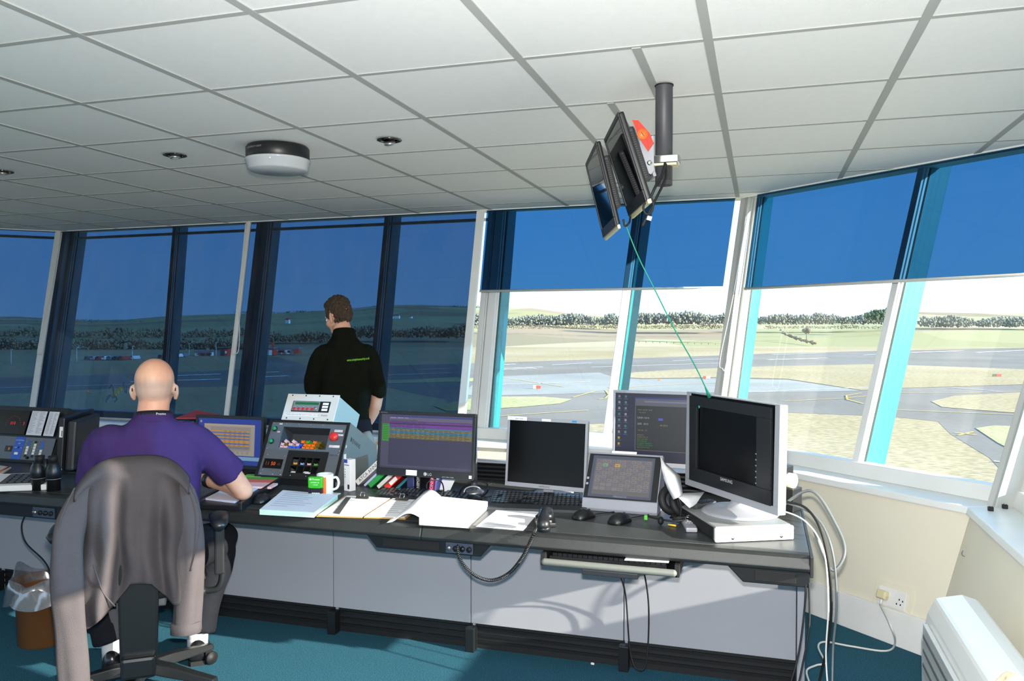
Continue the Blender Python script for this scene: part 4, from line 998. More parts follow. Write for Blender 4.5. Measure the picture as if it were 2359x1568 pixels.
def rowset(y, spec, rn):
    for x, k, r in spec:
        holder(x, y, -.03, k + HCOL[k][0] + ' plastic strip holder, ' + rn, r)
cnt = {}
def lab(k, what):
    return k + HCOL[k][0] + ' plastic strip holder ' + what
for i, (x, k, w_) in enumerate(((.098, 'p', 'at the left end of the bottom row'), (.120, 'p', 'beside the blue ones in the bottom row'), (.150, 'b', 'leftmost of the blue bottom row'), (.172, 'b', 'middle of the blue bottom row'), (.194, 'b', 'rightmost of the blue bottom row'), (.226, 'o', 'leftmost of the orange bottom row'), (.250, 'o', 'middle of the orange bottom row'), (.274, 'o', 'rightmost of the orange bottom row'), (.300, 'd', 'at the right end of the bottom row'))):
    holder(x, yb, -.03, lab(k, w_))
for i, (x, k, w_) in enumerate(((.096, 'p', 'at the left end of the second row'), (.118, 'd', 'in the middle of the pink heap'), (.142, 'p', 'above the blue ones in the second row'), (.186, 'p', 'right of the leaning pink strip'), (.204, 'b', 'alone in the second row'), (.228, 'o', 'leftmost of the orange second row'), (.252, 'o', 'middle of the orange second row'), (.276, 'o', 'rightmost of the orange second row'), (.301, 'd', 'at the right end of the second row'))):
    holder(x, yb + .0175, -.035, lab(k, w_), random.uniform(-.12, .12))
for i, (x, k, w_) in enumerate(((.105, 'p', 'tilted on top of the pink heap'), (.150, 'p', 'tilted beside the pink heap'), (.208, 'o', 'leftmost of the top row'), (.238, 'g', 'in the top row'), (.250, 'd', 'in the middle of the top row'), (.276, 'o', 'rightmost of the top row'), (.302, 'd', 'at the right end of the top row'))):
    holder(x, yb + .036, -.04 if k != 'd' else -.046, lab(k, w_), -.6 if k == 'p' else random.uniform(-.1, .1)) if not (k == 'd' and .23 < x < .26) else holder(x + .006, yb + .037, -.082, lab(k, w_))
for i, (x, k) in enumerate(((.209, 'y'), (.248, 'c'), (.287, 'p'), (.325, 'g'))):
    holder(x, .0745, -.021, lab(k, 'in the pigeonholes of the rack console'))
for i, (x, y) in enumerate(((.21, .036), (.285, .036), (.30, .03))):
    b = MB().box((0, 0, 0), (.028, .012, .001)); o = b.build('paper_tab', m_paper); o.matrix_world = TR(-2.445, 3.50, DT) @ Fe @ TR(x, y + .004, -.006 + i * .008) @ RX(-.7)
    tag(o, ['white paper tab in the left lower pigeonhole', 'white paper tab in the right lower pigeonhole', 'white paper tab sticking out below the pigeonholes'][i], 'paper')
# fire alarm repeater box on top of the rack console
al = thing('alarm_panel', 'pale grey fire alarm panel with green display and red buttons on top of the rack', 'alarm panel', (-2.385, 3.652, DT + .028 + .31 * math.cos(TILT)))
Fa = slab_frame(0, 0, .002)
AW, AH = .305, .145
MB().bb(.004, AW - .004, .0, AH - .006, -.25, 0, Fa).build('box', mat('alarm_box_pale', '#9fb2b0', .4), al, bevel=.002)
MB().bb(0, AW, -.002, AH, 0, .006, Fa).build('front_plate', mat('alarm_plate_white', '#d6d4d0', .4), al, bevel=.002)
MB().bb(.045, AW - .04, .045, .105, .006, .0085, Fa).build('module_frame', m_black, al, bevel=.001)
MB().bb(.05, .205, .05, .102, .0085, .0105, Fa).build('module_panel', mat('alarm_module_grey', '#7c8288', .4), al)
MB().bb(.062, .20, .084, .097, .0105, .0115, Fa).build('display', mat('lcd_green', '#1c6a3e', .25), al)
for k in range(5): MB().lathe([(.008, 0), (.008, .002), (.005, .003)], 16, Fa @ TR(.064 + k * .026, .060, .0105)).build('red_button', mat('alarm_red', '#d02838', .4), al)
MB().lathe([(.008, 0), (.008, .006), (.004, .007)], 14, Fa @ TR(.188, .063, .0105)).build('key_switch', m_chrome, al)
MB().bb(.180, .196, .052, .057, .014, .017, Fa).build('key', m_chrome, al, bevel=.001)
q = MB()
for k in range(3): q.rect(.222, .053 + k * .0165, .256, .065 + k * .0165, .0089, Fa, '#f4f4f2')
q.rect(.012, .022, .21, .036, .0063, Fa, '#f0f0f0'); q.text('IF PANEL INDICATES FIRE', .016, .0265, .0085, .0066, Fa, '#303848'); q.text('RING EXTERNAL FIRE STN', .115, .0265, .0085, .0066, Fa, '#c03048'); q.text('Simplex', .226, .026, .012, .0063, Fa, '#202428')
for k in range(5): q.rect(.06 + k * .026, .071, .069 + k * .026, .0725, .0108, Fa, '#c0c4c8')
q.build('marking', PRINT, al, recalc=False)
sc_ = MB()
for a in (.03, .11, .19, .27):
    for b in (.008, .136): sc_.lathe([(.004, 0), (.004, .0012), (.002, .002)], 10, Fa @ TR(a, b, .006))
sc_.build('screws', m_dkgrey, al)

# left instrument console
lc = thing('instrument_console', 'slanted black instrument console with blue control strip at the far left', 'console', (-4.55, 3.60, DT))
LT = math.radians(20); Fl = slab_frame(0, 0, .015, LT); LW, LH = .69, .315
MB().prism([(0, .0), (0, .015), (.016 + LH * math.sin(LT), .015 + LH * math.cos(LT)), (.30, .24), (.30, 0)], 0, LW, axis='x').build('case', m_black, lc, bevel=.003)
MB().bb(.0, LW - .10, .0, .13, .0, .003, Fl).build('lower_panel', m_pgrey, lc, bevel=.001) if False else MB().bb(0, LW - .012, .004, .135, .0, .003, Fl).build('lower_panel', m_pgrey, lc)
MB().bb(.39, .46, .004, .135, .003, .0045, Fl).build('control_strip', mat('control_strip_blue', '#1f52b4', .4), lc)
MB().bb(.2, .44, .15, .29, .0, .006, Fl).build('display_window', mat('clock_black', '#100a08', .2), lc)
q = MB(); q.text('010', .315, .205, .026, .0066, Fl, '#d8201c'); q.text('3', .41, .205, .026, .0066, Fl, '#d8201c')
for k in range(13): q.rect(.335 + .055 * math.cos(k * .25 + .1) - .001, .2 + .055 * math.sin(k * .25 + .1) - .001, .335 + .055 * math.cos(k * .25 + .1) + .004, .2 + .055 * math.sin(k * .25 + .1) + .002, .0066, Fl, '#7a1410')
q.text('8', .355, .055, .022, .0064, Fl, '#d87820'); q.build('lit_digits', LED, lc, recalc=False)
MB().bb(.33, .38, .045, .08, .003, .006, Fl).build('display_window', mat('clock_black', '#100a08', .2), lc)
q = MB(); q.text('ILS CONTROL', .425, .112, .0095, .005, Fl, '#e0e8f4', 'CENTER'); q.text('OFF', .425, .093, .009, .005, Fl, '#e0e8f4', 'CENTER'); q.text('24', .398, .068, .009, .005, Fl, '#e0e8f4'); q.text('06', .442, .068, .009, .005, Fl, '#e0e8f4')
cols = ['#2a6ad0', '#e6e4dc', '#101214']
for c in range(3):
    for r in range(6):
        x, y = .482 + c * .052, .116 - r * .0165
        q.rect(x, y - .014, x + .018, y, .0036, Fl, '#2a62c4' if (c != 1 and r < (2 if c == 0 else 3)) else ('#e6e4dc' if r in (1, 2, 3, 4) else '#15181c'))
        q.rect(x - .010, y - .008, x - .006, y - .004, .0036, Fl, '#60d030' if (c < 2 and r < 3) else '#401818'); q.rect(x + .024, y - .008, x + .028, y - .004, .0036, Fl, '#e02818' if (c == 2 and r < 2) else '#30181a')
q.build('marking', PRINT, lc, recalc=False)
MB().tube([Fl @ Vector((.425, .073, .004)), Fl @ Vector((.425, .073, .012)), Fl @ Vector((.432, .069, .022))], [.007, .004, .004], 10).build('switch', m_chrome, lc)
MB().bb(.412, .436, .030, .044, .0045, .01, Fl).build('button', m_whitep, lc, bevel=.001)
MB().lathe([(.008, 0), (.008, .012), (.006, .014)], 14, Fl @ TR(.515, .016, .003)).build('knob', m_black, lc)
for k, (a, b, lb) in enumerate(((.452, .565, 'white printed list sheet on the left console, wider one'), (.58, .655, 'white printed list sheet on the left console, narrower right one'))):
    q = MB(); q.rect(a, .148, b, .292, 0, None, '#d8d8de')
    for r in range(16): q.rect(a + .006, .283 - r * .008, a + .006 + rt.uniform(.02, (b - a) * .4), .285 - r * .008, .0003, None, '#7a7c88'); q.rect(a + (b - a) * .55, .283 - r * .008, a + (b - a) * .55 + rt.uniform(.01, (b - a) * .4), .285 - r * .008, .0003, None, '#8a7c80')
    for xx in (.33, .66): q.rect(a + (b - a) * xx, .15, a + (b - a) * xx + .001, .285, .0003, None, '#9a9ca4')
    o = q.build('list_sheet', PRINT, recalc=False); o.matrix_world = TR(-4.55, 3.60, DT) @ Fl @ TR(0, 0, .0035); tag(o, lb, 'paper')
# ------------------------------------------------------------------ things lying on the desk
def bil(C, u, v): return (C[0] * (1 - u) + C[1] * u) * (1 - v) + (C[3] * (1 - u) + C[2] * u) * v
def sheet(name, label, cat, px, z=DT, th=.001, col='#eeeef0', side=None, lines=0, lcol='#9a9ca8', marg=.1, extra=None, group=None, curl=None):
    C = [onz(x, y, z) for x, y in px]; o = sum(C, Vector()) / 4; C = [c - o for c in C]
    b = MB()
    up = Vector((0, 0, th))
    b.add(C + [c + up for c in C], [(3, 2, 1, 0), (0, 1, 5, 4), (1, 2, 6, 5), (2, 3, 7, 6), (3, 0, 4, 7)], None, side or col)
    b.add([c + up for c in C], [(0, 1, 2, 3)], None, col)
    e = Vector((0, 0, th + .0004))
    for i in range(lines):
        v = 1 - marg - (1 - 2 * marg) * i / lines; u1 = rt.uniform(.4, 1 - marg); h = .25 * (1 - 2 * marg) / max(lines, 1)
        b.add([bil(C, marg, v) + e, bil(C, u1, v) + e, bil(C, u1, v + h) + e, bil(C, marg, v + h) + e], [(0, 1, 2, 3)], None, lcol)
    if extra: extra(b, C, e)
    return tag(b.build(name, PRINT, loc=o, recalc=False), label, cat, group)
# flight strip bay beside the bald man: black tray with paper block and strips
bay = thing('strip_bay', 'black slanted tray beside the bald man holding paper and flight strips', 'tray', onz(454, 1168, DT))
bc = [onz(454, 1172, DT), onz(553, 1176, DT), onz(650, 1112, DT), onz(552, 1108, DT)]; bc = [c - bay.location for c in bc]
b = MB(); b.hexa([c.copy() for c in bc] + [c + Vector((0, 0, .02)) for c in bc]); b.build('tray_body', m_black, bay, bevel=.003)
for (i, j) in ((1, 2), (0, 3)):
    d = (bc[j] - bc[i]); n_ = Vector((-d.y, d.x, 0)).normalized() * .008
    MB().hexa([bc[i] + n_, bc[i] - n_, bc[j] - n_, bc[j] + n_] + [p + Vector((0, 0, .034)) for p in (bc[i] + n_, bc[i] - n_, bc[j] - n_, bc[j] + n_)]).build('side_rail', m_black, bay, bevel=.003)
zt = DT + .021
sheet('paper_stack', 'white paper stack under the bald man\'s elbow', 'paper', [(473, 1151), (541, 1159), (594, 1126), (530, 1122)], zt, .008, '#dfe2f0', '#c8cce0')
for k, (p, c, lb) in enumerate((([(548, 1124), (624, 1126), (640, 1117), (560, 1115)], '#e8b8bc', 'pink flight strip holder nearest the paper stack'), ([(562, 1114), (628, 1116), (640, 1109), (572, 1107)], '#d86a60', 'red flight strip behind the pink one'),
                              ([(556, 1107), (636, 1109), (646, 1104), (566, 1102)], '#5aa03c', 'green flight strip in the strip bay'), ([(560, 1101), (642, 1103), (650, 1098), (570, 1096)], '#6cb848', 'bright green flight strip at the back of the strip bay'))):
    sheet('flight_strip', lb, 'flight strip', p, zt + .002, .010, c, group='flight strips in the strip bay')
def mouse(label, px, py, rz=0., s=1.):
    t = thing('computer_mouse', label, 'mouse', onz(px, py, DT), rz, 'black computer mice')
    rings = []
    for j, (y, w, h) in enumerate(((-.052, .012, .010), (-.048, .024, .020), (-.03, .031, .032), (0, .031, .037), (.03, .029, .030), (.046, .024, .018), (.054, .012, .006))):
        rings.append([(w * math.cos(a) * s, y * s, max(.001, .001 + h * max(0, math.sin(a)) ** .7) * s) for a in [math.pi * i / 10 for i in range(11)]] + [(-w * .6 * s, y * s, .0005), (w * .6 * s, y * s, .0005)])
    MB().loft(rings).build('shell', m_black, t)
    MB().cyl((-.003, .032, .027 * s), (.003, .032, .027 * s), .007, n=12).build('wheel', m_dkgrey, t)
    MB().tube([(0, .054, .006), (.004, .09, .004), (.02, .14, .004), (.03, .2, .004)], .002, 6, spline=4).build('cable', m_blackm, t)
mouse('black mouse left of the paper pad', 604, 1156, .2)
mouse('black mouse right of the narrow keyboard', 1091, 1158, -.1)
mouse('black mouse just right of the phone handset', 1345, 1193, -.5)
mouse('black mouse in front of the touch panel', 1428, 1203, -.4, 1.08)
sheet('paper_pad', 'thick pad of printed forms with green base left of the clipboards', 'paper', [(598, 1185), (723, 1192), (778, 1150), (652, 1139)], DT, .022, '#dfe2ee', '#c4e0d0', 8, '#b4bccc')
m_board = mat('hardboard', '#a07840', .7)
sheet('clipboard', 'brown clipboard under papers, left of the pair', 'clipboard', [(729, 1190), (834, 1193), (902, 1149), (795, 1143)], DT, .004, '#b08a50')
sheet('clipboard', 'brown clipboard under papers, right of the pair', 'clipboard', [(838, 1193), (934, 1196), (986, 1153), (905, 1149)], DT, .004, '#b08a50')
sheet('clipped_paper', 'white form on the left clipboard', 'paper', [(733, 1186), (834, 1190), (900, 1147), (800, 1142)], DT + .0045, .002, '#f0f0f2', None, 5, '#c8c8d0')
sheet('clipped_paper', 'white handwritten form on the right clipboard', 'paper', [(840, 1190), (932, 1192), (983, 1151), (906, 1147)], DT + .0045, .002, '#f0f0f2', None, 8, '#b4b6c0')
sheet('ruler', 'clear and black ruler lying on the left clipboard', 'ruler', [(768, 1182), (782, 1184), (808, 1146), (797, 1145)], DT + .007, .002, '#3c3e40')
def bclip(px, py, rz, lb):
    t = thing('bulldog_clip', lb, 'clip', onz(px, py, DT + .007), rz)
    MB().prism([(-.006, 0), (.012, 0), (.012, .005), (.004, .012)], -.03, .03, axis='x').build('jaw', mat('clip_grey', '#4c4a44', .4, metal=.6), t, bevel=.001)
    MB().tube([(-.010, .002, .010), (-.010, .014, .026), (.010, .014, .026), (.010, .002, .010)], .0018, 6).build('lever', m_chrome, t)
bclip(834, 1148, .05, 'metal bulldog clip on the left clipboard'); bclip(925, 1152, .05, 'metal bulldog clip on the right clipboard')
# open book
ob = thing('open_book', 'thick open book with a curling left page in front of the keyboard', 'book', onz(965, 1205, DT))
L = ob.location
def P_(x, y, z): return onz(x, y, DT + z) - L
b = MB(); lo = [P_(965, 1209, 0), P_(1077, 1217, 0), P_(1124, 1172, 0), P_(1016, 1160, 0)]; hi = [c + Vector((0, 0, .034)) for c in lo]
b.hexa(lo + hi); b.build('page_block', m_paper, ob, bevel=.003)
MB().hexa([c + Vector((-.012, -.006, -.0005)) if i in (0, 3) else c + Vector((.006, 0, -.0005)) for i, c in enumerate(lo)] + [c + Vector((0, 0, .001)) for c in lo]).build('cover', m_black, ob)
b = MB(); rings = []
e0, e1 = hi[0], hi[3]
side = (lo[1] - lo[0]).normalized()
for j in range(13):
    t = j / 12; a = .14 * t; lift = .026 * math.sin(min(1, t * 1.25) * math.pi) * (1 - .35 * t) - .033 * t
    rings.append([e0 - side * a * 1.0 + Vector((0, 0, lift)) + (e1 - e0) * v + Vector((0, 0, .018 * v * math.sin(t * 3.1))) for v in (0, .25, .5, .75, 1)])
b.loft(rings, cap=False, closed=False); o_ = b.build('curled_page', m_paper, ob, recalc=False)
sol = o_.modifiers.new('s', 'SOLIDIFY'); sol.thickness = .002
q = MB()
Hc = [c + Vector((0, 0, .0008)) for c in hi]
for i in range(9):
    v = .95 - i * .05; u1 = rt.uniform(.5, .9)
    q.add([bil(Hc, .1, v), bil(Hc, u1, v), bil(Hc, u1, v + .012), bil(Hc, .1, v + .012)], [(0, 1, 2, 3)], None, '#b8bac4')
q.build('printed_lines', PRINT, ob, recalc=False)
sheet('loose_paper', 'loose white handwritten sheet left of the phone handset', 'paper', [(1096, 1213), (1205, 1222), (1242, 1179), (1146, 1173)], DT, .0012, '#e6e6ec', None, 11, '#a8aab8')
def keyboard(label, px, nx, h, curve=0.):
    C = [onz(x, y, DT) for x, y in px]; o = C[0]; t = thing('keyboard', label, 'keyboard', o); C = [c - o for c in C]
    b = MB(); up = Vector((0, 0, h)); n = 12
    fr_ = [bil(C, i / n, 0) + Vector((0, -curve * math.sin(math.pi * i / n), 0)) for i in range(n + 1)]; bk = [bil(C, i / n, 1) for i in range(n + 1)]
    ring0 = fr_ + bk[::-1]
    b.loft([ring0, [p + Vector((0, 0, h * .7 if i <= n else h * 1.1)) for i, p in enumerate(ring0)]], smooth=False); b.build('body', m_black, t, bevel=.003)
    k = MB(); km = mat('key_black', '#202328', .3)
    q = MB()
    for r in range(6):
        for c in range(nx):
            if rt.random() < .06: continue
            if r == 0 and 3 < c < 10: continue
            u, v = .03 + .94 * (c + .5) / nx, .14 + .76 * (r + .5) / 6
            p = bil(C, u, v) + Vector((0, -curve * math.sin(math.pi * u) * (1 - v), h * (.75 + .4 * v)))
            k.box((p.x, p.y, p.z + .003), (.94 / nx * (C[1] - C[0]).length * .82, (C[3] - C[0]).length * .10, .007))
            q.rect(p.x - .002, p.y, p.x + .002, p.y + .005, p.z + .0068, None, '#8cb8c8')
    stuff(k.build('keys', km, t)); stuff(q.build('key_legends', PRINT, t, recalc=False))
    return t
keyboard('narrow black keyboard with pale blue legends in front of the wide black monitor', [(862, 1148), (1062, 1160), (1083, 1137), (881, 1129)], 22, .012)
k2 = keyboard('curved black ergonomic keyboard below the silver square monitor', [(1124, 1170), (1352, 1178), (1352, 1146), (1137, 1138)], 21, .018, .02)
MB().prism([(0, .0), (0, .012), (.05, .02), (.05, 0)], .0, .40, axis='x').build('palm_rest', m_dkgrey, k2, loc=(.01, -.035, 0)).rotation_euler = (0, 0, math.atan2((onz(1352, 1178) - onz(1124, 1170)).y, (onz(1352, 1178) - onz(1124, 1170)).x))
# telephone handset on its cradle
ph_ = thing('phone_cradle', 'black phone cradle at the desk edge holding a handset', 'phone cradle', onz(1252, 1212, DT), math.radians(17))
MB().bb(-.03, .05, -.02, .12, 0, .018).build('base', m_black, ph_, bevel=.005)
MB().prism([(-.035, .018), (.035, .018), (.022, .03), (-.022, .03)], -.015, .02).build('cup_rest', mat('cradle_grey', '#6c6c68', .35), ph_, bevel=.004)
MB().prism([(-.02, .018), (.045, .018), (.04, .05), (-.01, .05)], .085, .115).build('upper_rest', mat('dark_blue_plastic', '#18303c', .4), ph_, bevel=.004)
hs_ = thing('phone_handset', 'black phone handset lying in its cradle', 'handset', onz(1252, 1212, DT + .05), math.radians(17))
b = MB(); b.tube([(-.002, -.03, .014), (0, 0, .026), (.005, .05, .036), (.012, .09, .036), (.018, .115, .026)], [.026, .022, .015, .018, .022], 14, spline=5, round_cap=True)
b.build('grip', m_black, hs_)
MB().lathe([(.024, -.022), (.026, -.01), (.02, .004)], 18, TR(0, -.028, .012)).build('mouthpiece', m_black, hs_); MB().lathe([(.022, -.02), (.025, -.008), (.02, .006)], 18, TR(.018, .112, .02)).build('earpiece', m_black, hs_)
def coil(pts, r, turns, th, name, label, m):
    P, _ = catmull([Vector(p) for p in pts], [0] * len(pts), 40); n = turns * 9; out = []
    Ls = [0]
    for i in range(1, len(P)): Ls.append(Ls[-1] + (P[i] - P[i - 1]).length)
    up = Vector((0, 1, 0)); j = 0
    for k in range(n + 1):
        s = Ls[-1] * k / n
        while j < len(P) - 2 and Ls[j + 1] < s: j += 1
        t = (s - Ls[j]) / max(1e-9, Ls[j + 1] - Ls[j]); c = P[j].lerp(P[j + 1], t); d = (P[j + 1] - P[j]).normalized()
        u = (up - d * up.dot(d)).normalized(); w = d.cross(u); a = 2 * math.pi * turns * k / n
        out.append(c + (u * math.cos(a) + w * math.sin(a)) * r)
    b = MB(); b.tube(out, th, 5); return tag(b.build(name, m), label, 'cord')
cpts = [ony(x, y, yy) for x, y, yy in ((1236, 1214, 3.04), (1230, 1228, 2.925), (1218, 1255, 2.93), (1200, 1288, 2.94), (1172, 1320, 2.95), (1135, 1336, 2.955), (1100, 1328, 2.96), (1074, 1308, 2.96), (1058, 1284, 2.96), (1053, 1262, 2.962), (1058, 1256, 2.97))]
coil(cpts, .0058, 88, .0021, 'coiled_cord', 'black coiled phone cord hanging in a loop before the desk', mat('cord_black', '#1c1d1f', .3))
# mug, coaster, stamp, box
tag(MB().bb(-.05, .05, -.045, .045, 0, .004).build('coaster', mat('coaster_cream', '#d8cfc0', .6), loc=onz(752, 1140, DT)), 'pale square coaster under the mug', 'coaster')
mg = thing('mug', 'white mug with orange print beside the green stamp', 'mug', onz(749, 1139, DT + .0045))
MB().lathe([(.034, 0), (.038, .003), (.039, .05), (.039, .098), (.036, .099), (.035, .05), (.033, .006), (.001, .006)], 30, cap=False).build('body', mat('white_glaze', '#eeeae6', .15, coat=.5), mg)
MB().tube([(.037, 0, .08), (.058, .0, .083), (.068, 0, .06), (.06, 0, .035), (.037, 0, .025)], .0058, 10, spline=6).build('handle', _mats['white_glaze'], mg, rot=(0, 0, .1))
q = MB(); n = 8
for i in range(n):
    a0, a1 = math.radians(-125 + i * 9), math.radians(-125 + (i + 1) * 9); r = .0395
    q.add([(r * math.cos(a0), r * math.sin(a0), .012), (r * math.cos(a1), r * math.sin(a1), .012), (r * math.cos(a1), r * math.sin(a1), .088), (r * math.cos(a0), r * math.sin(a0), .088)], [(0, 1, 2, 3)], None, '#f06420')
for (i, z, c) in ((2, .05, '#e8e0f0'), (3, .05, '#4a6ad0'), (4, .045, '#c03048'), (3, .035, '#d8d8f0'), (5, .07, '#f4e0d0'), (4, .072, '#f4e0d0')):
    a0, a1 = math.radians(-125 + i * 9), math.radians(-125 + (i + 1) * 9); r = .0398
    q.add([(r * math.cos(a0), r * math.sin(a0), z), (r * math.cos(a1), r * math.sin(a1), z), (r * math.cos(a1), r * math.sin(a1), z + .01), (r * math.cos(a0), r * math.sin(a0), z + .01)], [(0, 1, 2, 3)], None, c)
q.build('orange_print', PRINT, mg, recalc=False)
st = thing('date_stamp', 'bright green self-inking date stamp in front of the mug', 'stamp', onz(728, 1146, DT), math.radians(12))
MB().bb(-.034, .034, -.014, .014, .045, .098).build('handle', mat('stamp_green', '#35a81e', .35), st, bevel=.006)
for x in (-.028, .028): MB().bb(x - .004, x + .004, -.013, .013, .0, .05).build('leg', m_black, st)
MB().bb(-.03, .03, -.012, .012, .0, .008).build('base', m_black, st)
MB().bb(-.023, .023, -.010, .010, .008, .05).build('body', m_black, st)
for k in range(4): MB().cyl((-.016 + k * .0095, 0, .02), (-.0085 + k * .0095, 0, .02), .0115, n=14).build('number_wheel', m_whitep, st)
q = MB(); Tq = frame((0, -.0145, 0), (1, 0, 0), (0, 0, 1), (0, -1, 0)); q.text('Printer', -.012, .083, .013, 0, Tq, '#d8f4d0'); q.text('D.MARK 30', -.02, .07, .008, 0, Tq, '#d8f4d0'); q.text('1 30 200', -.012, .06, .007, 0, Tq, '#d8f4d0'); q.rect(-.026, .084, -.016, .091, 0, Tq, '#d8f4d0'); q.build('marking', PRINT, st, recalc=False)
bx = thing('medicine_box', 'tall white and blue carton standing open beside the mug', 'carton', onz(806, 1129, DT), math.radians(-20))
MB().bb(-.021, .021, -.018, .018, 0, .152).build('carton', m_paper, bx, bevel=.001)
MB().prism([(-.021, .152), (-.006, .152), (-.006, .178), (-.021, .174)], -.019, -.017).build('flap', m_paper, bx)
q = MB(); Tq = frame((0, -.0186, 0), (1, 0, 0), (0, 0, 1), (0, -1, 0)); q.rect(-.02, .134, .004, .152, 0, Tq, '#2a48b0'); q.rect(-.018, .122, .016, .127, 0, Tq, '#6a78b0'); q.rect(.004, .01, .018, .032, 0, Tq, '#30384c')
for k in range(4): q.rect(-.015, .1 - k * .012, -.011, .106 - k * .012, .0001, Tq, '#4a4c54')
q.rect(-.02, .03, -.018, .085, .0001, Tq, '#a0a4b0'); q.rect(-.012, .03, -.010, .08, .0001, Tq, '#b0b4c0'); q.build('marking', PRINT, bx, recalc=False)
# binders leaning behind the wide monitor
def binder(label, px, py, th, hgt, dep, ang, c, text=None, tcol='#202028', y=None, stripe=None, name='ring_binder'):
    p = onz(px, py, DT); 
    t = thing(name, label, 'binder', p)
    T = RY(math.radians(ang))
    dz = max(0, th * math.sin(math.radians(ang))) if ang > 0 else 0
    T = TR(0, 0, th * abs(math.sin(math.radians(ang))) + .001) @ T
    MB().bb(0, th, 0, dep, 0, hgt, T).build('cover', mat('binder_' + c, c, .4), t, bevel=.003)
    MB().bb(.006, th - .006, .008, dep + .002, .006, hgt - .006, T).build('pages', m_paper, t)
    if text or stripe:
        q = MB(); F2 = T @ frame((th * .25, -.0006, .02), (0, 0, 1), (-1, 0, 0), (0, -1, 0))
        if stripe: q.rect(stripe[0], -th * .6, stripe[1], th * .1, 0, F2, '#e6e4e4')
        if text: q.text(text, .0, -th * .55, th * .85, .0003, F2, tcol)
        q.build('spine_label', PRINT, t, recalc=False)
    return t
binder('white ring binder lettered in black leaning beside the rack console', 817, 1118, .028, .26, .2, 48, '#e4e2e0', 'ATCA ANNUAL', '#25242c')
binder('thin pale blue binder leaning right of the white one', 837, 1121, .012, .22, .2, 48, '#b8c4e4')
binder('green ring binder leaning under the wide black monitor', 847, 1124, .024, .18, .2, 48, '#2f9a48')
binder('white ring binder leaning between the green and red ones', 867, 1126, .019, .15, .2, 48, '#dedcd8')
binder('red ring binder with white spine label under the wide monitor', 884, 1129, .026, .13, .2, 48, '#cc3026', None, '#202020', stripe=(.012, .06))
binder('dark teal binder leaning right of the red one', 907, 1131, .012, .09, .2, 48, '#1c5a6a')
binder('navy blue binder with two finger holes standing upright', 937, 1133, .036, .2, .15, 0, '#20264e')
binder('black manual with pale lettering standing by the navy binder', 958, 1134, .022, .2, .15, 0, '#15171c', 'REPORTS', '#a8a8a0', name='manual')
binder('dark red and violet book leaning under the wide monitor', 987, 1137, .024, .18, .14, 6, '#b82a5c', 'ON? Answer', '#f0d0dc', name='manual')
binder('thin blue violet book beside the dark red one', 999, 1138, .010, .18, .14, 7, '#7a7cc0', name='manual')
tag(MB().prism([(0, 0), (.05, .0), (.085, .07), (.02, .07)], 0, .002).build('folded_paper', m_paper, loc=onz(1010, 1136, DT)), 'folded white paper propped beside the violet book', 'paper')
# red folder lying on the sill behind the orange monitor
rf = onz(470, 966, ZS + .003)
sf = thing('red_folder', 'red card folder lying on a stand behind the orange monitor', 'folder', (-3.0, 4.0, DT))
MB().prism([(-.17, .0), (.17, .0), (.17, .23), (-.17, .23)], -.05, .1).build('stand_box', m_dkgrey, sf)
C_ = [ony(405, 962, 3.92), ony(532, 962, 4.02), ony(530, 960, 4.1), ony(453, 944, 4.2)]
C_ = [c - sf.location for c in C_]
MB().hexa([c - Vector((0, 0, .006)) for c in C_] + C_).build('cover', mat('folder_red', '#b04048', .6), sf)
# headset and its cable heap
hd = thing('headset', 'black headset with coiled cable heap beside the touch panel', 'headset', onz(1556, 1200, DT))
def tor(b, c, R_, r_, M, n=22, m=8):
    rings = [[(c[0] + (R_ + r_ * math.cos(2 * math.pi * j / m)) * math.cos(2 * math.pi * i / n), c[1] + (R_ + r_ * math.cos(2 * math.pi * j / m)) * math.sin(2 * math.pi * i / n), c[2] + r_ * math.sin(2 * math.pi * j / m)) for j in range(m)] for i in range(n + 1)]
    b.loft(rings, cap=False, M=M)
for k, (x, y, z, a) in enumerate(((-.02, .03, .078, 1.25), (.015, .05, .062, 1.1))):
    b = MB(); tor(b, (0, 0, 0), .046, .017, TR(x, y, z) @ RZ(YAW + .45 + k * .3) @ RX(a)); b.build('ear_cushion', m_blackm, hd)
    MB().lathe([(.046, -.012), (.042, .006), (.02, .010)], 20, TR(x, y, z) @ RZ(YAW + .45 + k * .3) @ RX(a)).build('ear_cup', m_dkgrey, hd)
MB().tube([(-.03, .0, .13), (.0, -.02, .12), (.02, -.03, .09), (.025, -.03, .05), (.02, -.03, .01)], .004, 8, spline=6).build('headband', m_black, hd)
for k in range(4):
    ph0 = k * .9
    MB().tube([(.03 * math.cos(ph0 + t * .7) * (1 + .5 * math.sin(t + k)) + .01, .035 * math.sin(ph0 + t * .7) - .02, .012 + .018 * abs(math.sin(t * 1.1 + k))) for t in range(10)], .0045, 6, spline=4).build('cable_loop', m_blackm, hd)
MB().tube([(-.11, -.03, .02), (-.06, -.05, .016), (.0, -.06, .014), (.04, -.055, .02)], .004, 6, spline=5).build('mic_boom', m_black, hd)
MB().box((-.115, -.028, .014), (.014, .02, .018)).build('green_clip', mat('clip_green', '#58b83c', .4), hd, bevel=.002); MB().cyl((-.02, -.085, .005), (.012, -.095, .005), .004, n=8).build('yellow_plug', m_yellow, hd)
MB().ell((-.05, -.075, .016), (.012, .02, .016)).build('mic_foam', m_blackm, hd)
